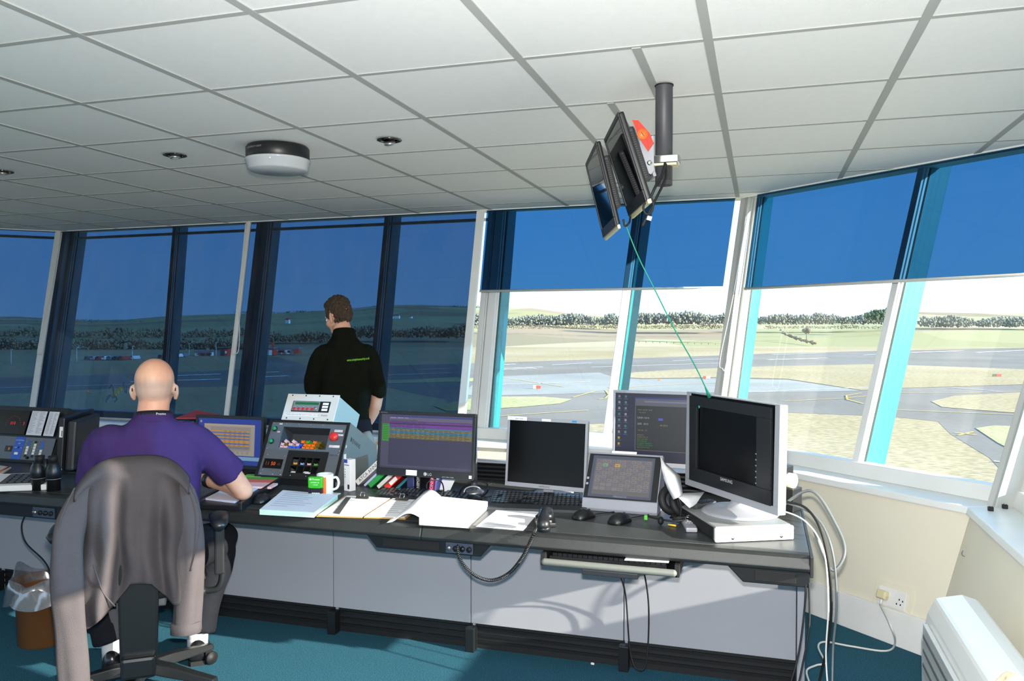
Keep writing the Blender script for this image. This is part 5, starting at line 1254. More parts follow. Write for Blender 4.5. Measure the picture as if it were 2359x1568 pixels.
def remote(label, px, py, rz, z, L_, c, kc):
    t = thing('remote_control', label, 'remote', onz(px, py, z), rz)
    MB().bb(-.022, .022, -L_ / 2, L_ / 2, 0, .018).build('case', c, t, bevel=.006)
    for r in range(5):
        for k in range(3): MB().bb(-.015 + k * .011, -.007 + k * .011, -.02 + r * .017, -.011 + r * .017, .018, .0205).build('key', kc, t)
remote('silver grey remote control lying before the recorder box', 1586, 1212, .22, DT, .19, mat('remote_grey', '#9a9ca2', .4), m_silver)
remote('black buttoned silver remote on the recorder box', 1618, 1166, -.6, .7575, .13, mat('remote_dark', '#3a3c40', .4), m_black)
sn = thing('key_ring', 'bunch of chrome keys on the silver remote', 'keys', onz(1584, 1198, DT + .022))
for k in range(2):
    b = MB(); tor(b, (0, 0, 0), .016, .0018, TR(k * .008, 0, .004 + k * .004) @ RX(.3 + k * .3)); b.build('ring', m_chrome, sn)
# crumpled papers
def crumple(label, pts, th=.002):
    b = MB(); n = len(pts[0]); rings = [[atd(*p) for p in row] for row in pts]
    o = rings[-1][0].copy(); b.loft([[p - o for p in r] for r in rings], cap=False, closed=False); x = b.build('crumpled_paper', m_paper, loc=o, recalc=False)
    s = x.modifiers.new('s', 'SOLIDIFY'); s.thickness = th
    return tag(x, label, 'paper')
dd = 3.18
crumple('tall crumpled white paper standing behind the headset', [[(1521, 1052, dd + .12), (1524, 1056, dd + .13), (1527, 1062, dd + .15)], [(1524, 1078, dd + .08), (1535, 1078, dd + .12), (1547, 1080, dd + .1)], [(1530, 1103, dd + .05), (1546, 1095, dd - .0), (1566, 1096, dd + .1)],
        [(1538, 1125, dd + .02), (1552, 1122, dd - .03), (1569, 1118, dd + .06)], [(1552, 1150, dd - .03), (1562, 1146, dd - .05), (1572, 1138, dd + .02)]])
crumple('folded white paper between the headset and the television foot', [[(1550, 1138, dd + .06), (1580, 1136, dd + .12), (1622, 1134, dd + .16)], [(1563, 1146, dd + .02), (1588, 1150, dd + .08), (1612, 1148, dd + .12)], [(1588, 1170, dd + .03), (1596, 1166, dd + .05), (1604, 1160, dd + .08)]])
# cream label printer with black roll holder behind the television
lp = thing('label_printer', 'cream label printer with black roll arm behind the television', 'printer', (.0, 3.72, DT), math.radians(-30))
MB().bb(-.09, .1, -.08, .1, 0, .16).build('body', m_cream, lp, bevel=.015)
MB().bb(.1, .135, -.02, .04, .06, .19).build('roll_arm', m_black, lp, bevel=.004); MB().bb(.1, .17, -.03, .05, .0, .1).build('side_box', m_black, lp, bevel=.004)
MB().cyl((.1, .0, .13), (.16, .0, .13), .032, n=24).build('label_roll', mat('cream_roll', '#efe2c0', .7), lp)
# desk phone and binoculars at the left
kp = thing('desk_phone', 'white wedge shaped desk phone with dark keypad at the left', 'phone', onz(70, 1130, DT), math.radians(28))
MB().prism([(0, 0), (0, .028), (.19, .055), (.19, 0)], -.2, .07, axis='x').build('body', m_whitep, kp, bevel=.005)
Fk = frame((0, 0, .0285), (1, 0, 0), (0, .99, .14), (0, -.14, .99))
MB().bb(-.15, .085, .03, .175, 0, .002, Fk).build('keypad', m_dkgrey, kp)
kk = MB()
for r in range(5):
    for c in range(7): kk.bb(-.142 + c * .032, -.120 + c * .032, .038 + r * .027, .054 + r * .027, .002, .006, Fk)
stuff(kk.build('keys', mat('phone_key', '#4a5058', .4), kp))
bn = thing('binoculars', 'black binoculars standing upright on the desk at the left', 'binoculars', onz(106, 1128, DT), math.radians(8))
for s in (-1, 1):
    br = MB().lathe([(.030, 0), (.030, .055), (.031, .056), (.031, .06), (.034, .062), (.035, .09), (.03, .115), (.024, .125), (.022, .135)], 22, TR(s * .042, 0, 0)).build('barrel', m_black, bn)
    MB().lathe([(.0312, 0), (.0312, .002)], 22, TR(s * .042, 0, .0555), cap=True).build('silver_ring', m_silver, br)
    MB().lathe([(.018, .13), (.019, .14), (.021, .142), (.022, .165), (.014, .166)], 18, TR(s * .036, .005, 0)).build('eyepiece', m_blackm, bn)
MB().cyl((0, 0, .075), (0, 0, .15), .011, n=16).build('focus_wheel', m_black, bn); MB().bb(-.035, .035, -.008, .008, .115, .128).build('bridge', m_black, bn, bevel=.003); MB().bb(-.03, .03, -.006, .006, .08, .09).build('lower_bridge', m_black, bn, bevel=.002)
sheet('notepad', 'white notepad with orange pen at the far left', 'paper', [(-30, 1092), (5, 1093), (26, 1078), (-5, 1073)], DT, .006, '#d8d8dc')
tag(MB().tube([onz(-10, 1089, DT + .012), onz(21, 1075, DT + .012)], .004, 8).build('pen', mat('pen_orange', '#d86a2c', .4)), 'orange pen lying on the far left notepad', 'pen')
# loose cables on and behind the desk
def cable(label, pts, r=.003, m=None, cat='cable', name='cable', sp=6):
    b = MB(); o = Vector(pts[0]); b.tube([Vector(p) - o for p in pts], r, 7, spline=sp); return tag(b.build(name, m or m_blackm, loc=o), label, cat)
cable('black cable looping below the wide monitor', [onz(985, 1140, DT + .004), atd(983, 1115, 3.75), atd(995, 1106, 3.75), atd(1015, 1108, 3.78), atd(1022, 1125, 3.75), onz(1020, 1142, DT + .004)])
cable('black cable looping around the monitor pole', [onz(1055, 1140, DT + .004), atd(1070, 1118, 3.7), atd(1095, 1108, 3.7), atd(1120, 1112, 3.72), atd(1124, 1128, 3.7), onz(1116, 1139, DT + .004), onz(1100, 1148, DT + .004)], .004)
cable('white cable curled at the monitor pole foot', [onz(1068, 1140, DT + .004), atd(1072, 1126, 3.75), atd(1088, 1120, 3.7), atd(1105, 1124, 3.65), onz(1110, 1138, DT + .004)], .003, m_whitep)
for k, (pts, r, m, lb) in enumerate((
    ([(.08, 3.52, .74), (.20, 3.50, .82), (.29, 3.40, .70), (.31, 3.32, .62), (.26, 3.30, .56), (.20, 3.34, .70)], .006, mat('cable_grey', '#6c7274', .4), 'thick grey cable looping over the right desk end'),
    ([(.10, 3.35, .80), (.17, 3.30, .79), (.22, 3.22, .72), (.25, 3.18, .55), (.25, 3.2, .35), (.22, 3.25, .15), (.2, 3.2, .006)], .005, m_blackm, 'black cable falling from the right desk end to the floor'),
    ([(.06, 3.30, .78), (.16, 3.22, .76), (.22, 3.12, .68), (.235, 3.08, .5), (.23, 3.1, .3), (.24, 3.05, .1), (.22, 3.0, .006)], .003, m_cordw, 'white cable falling past the right desk end'),
    ([(.08, 3.45, .78), (.2, 3.38, .75), (.26, 3.3, .65), (.28, 3.28, .45), (.27, 3.3, .25), (.26, 3.2, .05), (.25, 3.1, .006)], .0045, mat('cable_grey', '#6c7274', .4), 'grey cable falling behind the white one at the desk end'),
    ([(.155, 3.0, .60), (.15, 2.985, .5), (.13, 2.96, .35), (.09, 2.93, .2), (.07, 2.9, .08), (.05, 2.86, .006)], .0035, m_blackm, 'thin black cable hanging before the right end panel'),
    ([(.165, 3.0, .60), (.165, 2.97, .45), (.14, 2.95, .3), (.11, 2.92, .15), (.10, 2.88, .006)], .0035, m_blackm, 'second thin black cable hanging before the right end panel'),
    ([(-.53, 3.0, .6), (-.54, 3.2, .5), (-.545, 3.4, .35), (-.53, 3.42, .12), (-.5, 3.4, .04), (-.46, 3.42, .06), (-.45, 3.42, .3), (-.46, 3.3, .5), (-.46, 3.0, .6)], .0035, m_blackm, 'thin black cable hanging in a long loop below the keyboard tray'))):
    cable(lb, pts, r, m, sp=8)
cable('thin black cable hanging below the left desk end', [ony(62, 1180, 3.1), ony(50, 1210, 3.1), ony(60, 1250, 3.1), ony(100, 1290, 3.0), ony(115, 1320, 2.95), ony(118, 1370, 2.95)], .004)
# ------------------------------------------------------------------ people, chair, jacket, bin
m_skin = mat('skin', '#d8a88c', .5, spec=.35, var=.12, vscale=12, col2='#c98f78'); m_skin2 = mat('skin_pale', '#dcae94', .5, spec=.35, var=.12, vscale=14, col2='#cf957c')
m_polo = mat('purple_polo_cotton', '#3e2c5e', .9, spec=.15, bump=.25, bscale=420, var=.12, vscale=9)
m_fleece = mat('black_fleece', '#14170f', .95, spec=.1, bump=.4, bscale=260, var=.3, vscale=20); m_trs = mat('dark_trousers', '#181a20', .85, spec=.15, bump=.3, bscale=60)
m_jkt = mat('grey_fleece_jacket', '#544f51', .97, spec=.05, bump=.35, bscale=380, var=.08, vscale=15); m_hair = mat('brown_hair', '#4a3826', .7, var=.5, vscale=60, col2='#2c2016', bump=.8, bscale=120)
def stubble(m, z0, z1):
    n, l = m.node_tree.nodes, m.node_tree.links; bs = n['Principled BSDF']; src = bs.inputs['Base Color'].links[0].from_socket
    tc = n.new('ShaderNodeTexCoord'); sx = n.new('ShaderNodeSeparateXYZ'); nz = n.new('ShaderNodeTexNoise'); nz.inputs['Scale'].default_value = 14
    ad = n.new('ShaderNodeMath'); ad.operation = 'MULTIPLY_ADD'; ad.inputs[1].default_value = .05
    a = n.new('ShaderNodeMapRange'); a.inputs[1].default_value = z0; a.inputs[2].default_value = z0 + .03
    b_ = n.new('ShaderNodeMapRange'); b_.inputs[1].default_value = z1 + .03; b_.inputs[2].default_value = z1
    mu = n.new('ShaderNodeMath'); mu.operation = 'MULTIPLY'; mu2 = n.new('ShaderNodeMath'); mu2.operation = 'MULTIPLY'; mu2.inputs[1].default_value = .55
    mx = n.new('ShaderNodeMixRGB'); mx.inputs[2].default_value = lin('#a49a90')
    l.new(tc.outputs['Object'], sx.inputs[0]); l.new(tc.outputs['Object'], nz.inputs['Vector']); l.new(nz.outputs['Fac'], ad.inputs[0]); l.new(sx.outputs['Z'], ad.inputs[2])
    l.new(ad.outputs[0], a.inputs[0]); l.new(ad.outputs[0], b_.inputs[0]); l.new(a.outputs[0], mu.inputs[0]); l.new(b_.outputs[0], mu.inputs[1]); l.new(mu.outputs[0], mu2.inputs[0])
    l.new(mu2.outputs[0], mx.inputs[0]); l.new(src, mx.inputs[1]); l.new(mx.outputs[0], bs.inputs['Base Color'])
stubble(m_skin, 1.205, 1.285)
def W_(o, rz): return TR(*o) @ RZ(rz)
def ell_t(mb, M, c, r, rx=0., ry=0., rz=0., n=18, m=12): mb.ell((0, 0, 0), r, n, m, M @ TR(*c) @ RZ(rz) @ RY(ry) @ RX(rx))
def head(mb, M, ears=True):
    ell_t(mb, M, (0, -.012, .035), (.077, .097, .088)); ell_t(mb, M, (0, -.03, .0), (.070, .075, .075))
    ell_t(mb, M, (0, .03, -.03), (.061, .066, .085)); ell_t(mb, M, (0, .045, -.085), (.045, .042, .034)); ell_t(mb, M, (0, .08, .02), (.05, .022, .016))
    ell_t(mb, M, (0, .099, -.022), (.013, .018, .022)); ell_t(mb, M, (0, .095, -.012), (.009, .012, .03)); ell_t(mb, M, (0, .086, -.062), (.024, .012, .008)); ell_t(mb, M, (0, .084, -.073), (.021, .012, .007))
    ell_t(mb, M, (-.046, .055, -.03), (.02, .03, .025)); ell_t(mb, M, (.046, .055, -.03), (.02, .03, .025))
    if ears:
        for s in (-1, 1):
            ell_t(mb, M, (s * .083, -.012, -.015), (.010, .021, .033), rz=s * .45, rx=.15); ell_t(mb, M, (s * .080, -.006, -.04), (.010, .013, .014))
def hand(mb, M, curl=.5, side=1):
    """local: origin wrist, +y to the fingers, +z back of the hand"""
    mb.ell((0, .045, 0), (.040, .052, .015), 16, 10, M); mb.tube([(0, -.02, 0), (0, .02, 0)], [.026, .027], 12, M)
    for k, (x, L, r) in enumerate(((-.030, .066, .0085), (-.010, .075, .009), (.010, .072, .0088), (.029, .056, .0078))):
        x *= side; a = curl * (1 + .15 * k); p = Vector((x, .078, .002)); pts = [Vector((x * .8, .05, 0)), p]; ang = .15
        for f in (.45, .32, .23):
            ang += a * .9; p = p + Vector((x * .12, math.cos(ang), -math.sin(ang))) * L * f; pts.append(p)
        mb.tube(pts, [r * 1.1, r * 1.05, r, r * .93, r * .82], 10, M, round_cap=True)
    s = -side
    mb.tube([(s * .018, .012, -.004), (s * .040, .034, -.012), (s * .048, .058, -.022), (s * .044, .078, -.032)], [.014, .0125, .0105, .009], 10, M, round_cap=True)
def torso(mb, rings, M, n=28):
    """rings: (z, half width, half depth, y offset, x offset)"""
    R_ = []
    for z, w, d, y, x in rings:
        r = []
        for k in range(n):
            a = 2 * math.pi * k / n; c, s = math.cos(a), math.sin(a)
            r.append((x + w * math.copysign(abs(c) ** .8, c), y + d * math.copysign(abs(s) ** .85, s), z))
        R_.append(r)
    mb.loft(R_, True, M)
def wrinkle(amp, sc, seed=0., st=(1, 1, 1)):
    def f(co, n):
        q = Vector((co.x * st[0], co.y * st[1], co.z * st[2]))
        return co + n * (mnoise.noise(q * sc + Vector((seed, 0, 0))) + .5 * mnoise.noise(q * sc * 2.1 + Vector((seed, 3, 0)))) * amp
    return f
# --- seated man in purple
SA = math.radians(37); SO = Vector((-2.385, 2.70, 0))
ps = thing('person', 'bald seated man in purple polo shirt leaning on the desk, seen from behind', 'person', SO, SA)
I4 = Matrix.Identity(4)
HM = TR(.02, .055, 1.238) @ RX(.06) @ RZ(-.10)
b = MB(); head(b, HM)
b.tube([(0.01, -.0, 1.02), (.012, .015, 1.12), (.02, .03, 1.2)], [.075, .062, .06], 18)
torso(b, [(.5, .12, .08, 0, 0), (.75, .13, .09, .0, 0), (.98, .15, .08, .02, 0), (1.06, .1, .06, .01, 0)], I4)
for s in (1, -1):
    sh = (s * .165, .02, 1.035); el = (.365, .125, .772) if s > 0 else (-.235, .16, .80); wr = (.20, .38, .785) if s > 0 else (-.10, .40, .785)
    b.tube([(s * .09, .01, 1.02), sh, ((sh[0] + el[0]) / 2 + .01, .07, .91), el], [.05, .052, .047, .042], 16, spline=4, round_cap=True)
    b.tube([el, ((el[0] + wr[0]) / 2 + s * .015, .25, .785), wr], [.044, .041, .028], 16, spline=4, round_cap=True)
    hand(b, TR(*wr) @ RZ(s * .62), .65, s)
    b.tube([(s * .09, .0, .52), (s * .18, .14, .535), (s * .265, .27, .53), (s * .25, .30, .40), (s * .205, .27, .24), (s * .175, .25, .12), (s * .172, .26, .06)], [.06, .055, .045, .042, .04, .035, .03], 14)
remesh('body', b, m_skin, .0055, 8, ps)
b = MB()
torso(b, [(.47, .17, .115, -.01, 0), (.56, .185, .125, -.01, 0), (.7, .185, .125, -.005, 0), (.85, .195, .125, .0, 0), (.95, .20, .12, .01, 0), (1.02, .185, .10, .015, .005), (1.07, .14, .085, .015, .01), (1.105, .09, .075, .018, .012), (1.125, .073, .068, .02, .014)], I4)
for s in (1, -1):
    b.tube([(s * .1, .01, 1.02), (s * .165, .02, 1.02), (.245 if s > 0 else -.20, .06, .935), (.315 if s > 0 else -.22, .095 if s > 0 else .11, .855)], [.07, .072, .068, .07], 20, spline=4)
remesh('polo_shirt', b, m_polo, .0075, 7, ps, wrinkle(.006, 9, 2., (1.6, 1.6, .7)))
b = MB()
for k in range(2): pass
rings = []
for z, r0 in ((1.092, .077), (1.128, .070), (1.142, .066), (1.138, .072), (1.10, .083)):
    rings.append([(.014 + r0 * math.cos(a), .022 + r0 * .98 * math.sin(a) , z + .012 * math.sin(-a)) for a in [2 * math.pi * i / 28 for i in range(28)]])
b.loft(rings, cap=False); b.build('collar', m_polo, ps)
b = MB(); rings = []
for dz, r0 in ((0, .0735), (.020, .0700), (.021, .0725), (.001, .0765)):
    rings.append([(.014 + r0 * math.cos(a), .022 + r0 * .98 * math.sin(a), 1.117 + dz + .014 * math.sin(-a)) for a in [2 * math.pi * i / 32 for i in range(33)]])
b.loft(rings, cap=False); lan = b.build('lanyard', m_blackm, ps)
q = MB(); vs, fs, wd = text_mesh('Prestint')
for v_ in vs: pass
pts = []
for v_ in vs:
    a = math.radians(-78) + (v_[0] * .013) / .0775; r0 = .0772 - .0002
    pts.append((.014 + r0 * math.cos(a), .022 + r0 * .98 * math.sin(a), 1.122 + v_[1] * .013 + .014 * math.sin(-a)))
q.add(pts, fs, None, '#d8d8d8'); q.build('lanyard_text', PRINT, lan, recalc=False)
g = MB()
for s in (1, -1): g.tube([HM @ Vector(p) for p in ((s * .082, -.03, -.01), (s * .085, -.01, .012), (s * .083, .05, .014), (s * .076, .10, .008))], .0028, 6, spline=4)
for s in (1, -1):
    ring = [HM @ Vector((s * .036 + .026 * math.cos(t), .113 - abs(s * .036 + .026 * math.cos(t)) * .15, .002 + .019 * math.sin(t))) for t in [2 * math.pi * i / 16 for i in range(17)]]
    g.tube(ring, .002, 6)
g.tube([HM @ Vector((-.01, .112, .008)), HM @ Vector((.01, .112, .008))], .002, 6)
g.build('glasses', m_black, ps)
for s in (1, -1): MB().ell(tuple(HM @ Vector((s * .032, .083, .0))), (.011, .011, .011)).build('eye', mat('eye_white', '#e8e4e0', .2), ps)
w = MB(); w.tube([(.235, .335, .785), (.215, .36, .785)], [.036, .034], 16); w.build('wristwatch', m_black, ps)
b = MB()
torso(b, [(.475, .175, .12, -.02, 0), (.52, .185, .14, -.01, 0), (.58, .185, .12, -.01, 0)], I4)
for s in (1, -1):
    b.tube([(s * .09, -.02, .53), (s * .18, .14, .535), (s * .265, .27, .53)], [.095, .09, .082], 18, spline=4, round_cap=True)
    b.tube([(s * .265, .27, .53), (s * .25, .30, .40), (s * .205, .27, .24), (s * .175, .25, .135)], [.08, .073, .066, .075], 18, spline=4)
remesh('trousers', b, m_trs, .009, 4, ps, wrinkle(.008, 8, 5.))
for s in (1, -1):
    MB().tube([(s * .17, .25, .05), (s * .172, .25, .15)], [.043, .045], 16).build('sock', mat('white_sock', '#c4c4c4', .9), ps)
    rings = []
    for y, w_, h in ((-.055, .026, .05), (-.04, .037, .085), (.0, .041, .095), (.06, .042, .07), (.12, .047, .055), (.17, .042, .045), (.2, .02, .025)):
        rings.append([(s * .172 + w_ * math.cos(a), .24 + y, .02 + h * max(0, math.sin(a)) ** .8) for a in [math.pi * i / 12 for i in range(13)]])
    MB().loft(rings).build('shoe', mat('black_leather', '#16161a', .25, coat=.4), ps)
    MB().loft([[(s * .172 + w_ * 1.08 * c, .24 + y * 1.02, z) for c, z in ((-1, 0), (1, 0), (1, .021), (-1, .021))] for y, w_ in ((-.058, .026), (-.04, .037), (.06, .042), (.12, .047), (.17, .042), (.205, .02))], smooth=False).build('shoe_sole', m_blackm, ps)
# --- office chair
ch = thing('office_chair', 'black five-star swivel office chair with armrests under the grey jacket', 'chair', SO + Vector((-.02, -.012, 0)), SA)
m_ch = mat('chair_plastic', '#1a1c1e', .35); m_chf = mat('chair_fabric', '#1c1e22', .9)
MB().lathe([(.055, .07), (.055, .12), (.032, .13), (.032, .3), (.028, .3), (.028, .40)], 24).build('gas_column', m_ch, ch)
for k in range(5):
    a = math.radians(-68 + 72 * k) - SA; d = Vector((math.cos(a), math.sin(a), 0)); n_ = Vector((-d.y, d.x, 0))
    rings = []
    for t, w_, z0, z1 in ((.03, .034, .085, .125), (.12, .03, .075, .118), (.24, .024, .066, .098), (.325, .021, .062, .085)):
        p = d * t; rings.append([p + n_ * w_ + Vector((0, 0, z0)), p - n_ * w_ + Vector((0, 0, z0)), p - n_ * w_ * .75 + Vector((0, 0, z1)), p + n_ * w_ * .75 + Vector((0, 0, z1))])
    MB().loft(rings, smooth=False).build('base_arm', m_ch, ch, bevel=.006)
    ca = d * .31
    cw = MB()
    for s in (-1, 1): cw.cyl(ca + n_ * (s * .012) + Vector((0, 0, .029)), ca + n_ * (s * .026) + Vector((0, 0, .029)), .028, n=18)
    cas = cw.build('castor', m_blackm, ch); MB().bb(-.012, .012, -.02, .02, .028, .066).build('castor_stem', m_ch, cas, loc=ca)
MB().bb(-.09, .09, -.14, .1, .385, .43).build('mechanism', m_steel, ch, bevel=.006)
MB().tube([(.09, -.05, .40), (.2, -.05, .40)], .006, 8).build('tilt_lever', m_ch, ch); MB().cyl((.2, -.05, .40), (.235, -.05, .40), .018, n=14).build('lever_knob', m_ch, ch)
torso_r = [(.43, .22, .21, .02, 0), (.45, .24, .23, .02, 0), (.475, .235, .225, .02, 0), (.485, .2, .2, .02, 0)]
b = MB(); torso(b, torso_r, I4); b.build('seat', m_chf, ch)
b = MB(); rings = []
for z, w_ in ((.50, .14), (.55, .17), (.7, .18), (.85, .17), (.92, .145), (.95, .10), (.96, .05)):
    r = []
    for i in range(13):
        x = -w_ + 2 * w_ * i / 12; r.append((x, -.215 - .02 * math.cos(x / w_ * 1.5) - .1 * (z - .7) ** 2, z))
    for i in range(12, -1, -1):
        x = -w_ + 2 * w_ * i / 12; r.append((x, -.165 - .045 * math.cos(x / .25 * 1.5) + .05 - .1 * (z - .7) ** 2, z))
    rings.append(r)
b.loft(rings); b.build('backrest', m_chf, ch)
MB().prism([(-.065, .20), (.065, .20), (.075, .62), (-.075, .62)], -.262, -.235).build('back_support', m_ch, ch, bevel=.01)
MB().bb(-.05, .05, -.25, -.12, .36, .4).build('back_bracket', m_steel, ch, bevel=.005); MB().bb(-.06, .06, -.30, -.24, .17, .25).build('support_foot', m_ch, ch, bevel=.012)
for s in (1, -1):
    MB().tube([(s * .10, .0, .42), (s * .25, -.05, .40), (s * .295, -.06, .43), (s * .30, -.06, .52)], [.014] * 4, 10, spline=5).build('arm_bracket', m_ch, ch)
    MB().bb(s * .29 - .02, s * .29 + .02, -.085, -.035, .47, .69).build('arm_post', m_ch, ch, bevel=.008)
    rings = []
    for y, w_, z in ((-.18, .02, .702), (-.16, .034, .712), (-.06, .04, .714), (.01, .042, .712), (.045, .032, .702)):
        rings.append([(s * .29 + w_ * math.cos(a), y, z - .012 + .016 * math.sin(a)) for a in [2 * math.pi * i / 14 for i in range(14)]])
    MB().loft(rings).build('armrest_pad', m_ch, ch)
# --- grey fleece jacket over the backrest
jk = thing('fleece_jacket', 'grey fleece jacket draped over the office chair back with hanging sleeves', 'jacket', SO + Vector((-.03, -.02, 0)), SA)
def hem(x):      # hem height over the width of the back
    pts = [(-.36, .33), (-.25, .33), (-.15, .37), (-.06, .45), (-.02, .53), (.05, .53), (.085, .47), (.13, .43), (.2, .44), (.36, .5)]
    for (a, c), (d, e) in zip(pts[:-1], pts[1:]):
        if a <= x <= d: return c + (e - c) * (x - a) / (d - a)
    return pts[0][1] if x < 0 else pts[-1][1]
NU, NV = 72, 46
vs = []
for i in range(NU + 1):
    u = -1 + 2 * i / NU
    for j in range(NV + 1):
        v = j / NV
        if v < .16:          # over the top edge, from the front
            t = v / .16; ang = math.pi * (1 - t)
            zt = .995 - .10 * abs(u) ** 3.4; w_ = .195
            x = u * w_; y = -.21 + .055 * math.cos(ang) * -1 * -1; y = -.20 + .062 * -math.cos(math.pi * t); y = -.205 - .087 * math.cos(math.pi * (1 - t)) * 1.0
            z = zt - .05 + .05 * math.sin(math.pi * t) - (.10 * (1 - t) if t < .3 else 0)
        else:
            t = (v - .16) / .84; zt = .995 - .10 * abs(u) ** 3.4 - .05
            xe = u * (.195 + .025 * min(1, t * 2.2) ** .8 + .01 * t); z = zt + (hem(xe) - zt) * t
            fold = .02 * min(1, t * 2.5) * (math.sin(u * 10.5 + .6) + .6 * math.sin(u * 19 + 2 + 1.5 * t)) + .008 * math.sin(z * 22 + u * 5)
            y = -.295 - .012 * math.sin(min(1, t * 1.6) * math.pi) + .10 * abs(u) ** 3 - fold; x = xe + .012 * math.sin(z * 14 + u * 3) * t
        vs.append((x, y, z))
fs = [(i * (NV + 1) + j, (i + 1) * (NV + 1) + j, (i + 1) * (NV + 1) + j + 1, i * (NV + 1) + j + 1) for i in range(NU) for j in range(NV)]
b = MB(); b.add(vs, fs, smooth=True); o_ = b.build('jacket_body', m_jkt, jk, recalc=True)
sd = o_.modifiers.new('s', 'SOLIDIFY'); sd.thickness = .006; sd.offset = 0
def sleeve(pts, radii, name='sleeve', sq=.62, seed=0.):
    b = MB(); P, R_ = catmull([Vector(p) for p in pts], radii, 8); rings = []
    for k, (p, r) in enumerate(zip(P, R_)):
        ring = []
        for a_ in range(26):
            a = 2 * math.pi * a_ / 26; f = 1 + .10 * math.sin(a * 3 + seed + k * .10) + .06 * math.sin(a * 5 + seed * 2 - k * .13) + .03 * math.sin(k * .55 + seed)
            ring.append((p.x + r * f * math.cos(a), p.y + r * sq * f * math.sin(a), p.z))
        rings.append(ring)
    b.loft(rings); s = b.build(name, m_jkt, jk)
    p = P[-1]; r = R_[-1]
    b = MB(); b.loft([[(p.x + r * k_ * math.cos(a), p.y + r * sq * k_ * math.sin(a), p.z + dz) for a in [2 * math.pi * i / 26 for i in range(26)]] for k_, dz in ((1.04, .035), (1.07, .034), (1.07, -.006), (1.0, -.008))]); b.build('cuff', m_jkt, s)
sleeve([(-.125, -.215, .945), (-.178, -.24, .86), (-.215, -.275, .74), (-.215, -.30, .55), (-.20, -.31, .36), (-.19, -.315, .16)], [.03, .05, .054, .054, .05, .052], seed=1.)
sleeve([(.12, -.205, .945), (.165, -.22, .86), (.192, -.24, .74), (.20, -.26, .58), (.19, -.265, .45), (.18, -.27, .32)], [.03, .05, .054, .054, .05, .052], seed=3.)
b = MB(); b.tube([(-.195, -.275, .90), (-.235, -.298, .80), (-.25, -.30, .72)], .003, 6, spline=4); b.tube([(.2, -.262, .88), (.235, -.285, .78), (.225, -.30, .66), (.2, -.30, .56)], .003, 6, spline=4)
b.tube([(-.13, -.312, .62), (-.10, -.315, .52), (-.06, -.315, .46)], .0035, 6, spline=4); stuff(b.build('seams', m_jkt, jk))
# --- standing man in black fleece
TA = math.radians(38); TO = Vector((-2.55, 4.62, 0))
pt = thing('person', 'standing man in black fleece with green back lettering, head bowed, by the window', 'person', TO, TA)
pt.scale = (.9, .95, 1)
HM2 = TR(-.035, .075, 1.555) @ RZ(.55) @ RX(-.33) @ RY(-.04)
b = MB(); head(b, HM2)
b.tube([(0, -.01, 1.34), (-.005, .01, 1.42), (-.02, .035, 1.5)], [.08, .066, .062], 18)
torso(b, [(.80, .13, .09, 0, 0), (1.1, .14, .09, 0, 0), (1.3, .14, .08, 0, 0), (1.38, .08, .06, 0, 0)], I4)
b.tube([(-.12, 0, 1.32), (-.17, .0, 1.31), (-.205, .03, 1.17), (-.21, .06, 1.05)], [.042, .043, .046, .044], 16, spline=4, round_cap=True)
b.tube([(-.21, .06, 1.05), (-.17, .20, 1.03), (-.10, .30, 1.02)], [.047, .043, .03], 16, spline=4, round_cap=True); hand(b, TR(-.10, .30, 1.02) @ RZ(-.75), .5, -1)
b.tube([(.12, 0, 1.32), (.17, -.01, 1.31), (.215, .0, 1.17), (.235, .0, 1.06)], [.042, .043, .046, .043], 16, spline=4, round_cap=True)
b.tube([(.235, .0, 1.06), (.22, .03, .95), (.18, .08, .85)], [.045, .042, .03], 16, spline=4, round_cap=True); hand(b, TR(.18, .08, .85) @ RX(-1.2) @ RZ(.3), .6, 1)
for s in (1, -1): b.tube([(s * .09, 0, .85), (s * .1, .01, .48), (s * .1, -.01, .08)], [.085, .055, .038], 14); b.tube([(s * .1, -.01, .07), (s * .1, .1, .04)], [.036, .03], 10)
remesh('body', b, m_skin2, .006, 8, pt)
b = MB()
torso(b, [(.80, .165, .12, .0, 0), (.86, .17, .125, 0, 0), (1.0, .168, .12, 0, 0), (1.15, .178, .12, 0, 0), (1.27, .18, .115, 0, 0), (1.34, .165, .10, 0, 0), (1.385, .115, .085, .0, 0), (1.42, .082, .075, .005, 0), (1.45, .072, .07, .008, -.002)], I4)
b.tube([(-.1, 0, 1.30), (-.16, .0, 1.30), (-.205, .03, 1.17), (-.213, .045, 1.11), (-.212, .06, 1.085)], [.068, .070, .064, .062, .066], 20, spline=4)
b.tube([(.1, 0, 1.30), (.16, -.01, 1.30), (.215, .0, 1.17), (.237, .0, 1.08), (.236, .01, 1.045)], [.068, .070, .063, .060, .063], 20, spline=4)
remesh('fleece_top', b, m_fleece, .0075, 6, pt, wrinkle(.010, 7, 9., (1.5, 1.5, .8)))
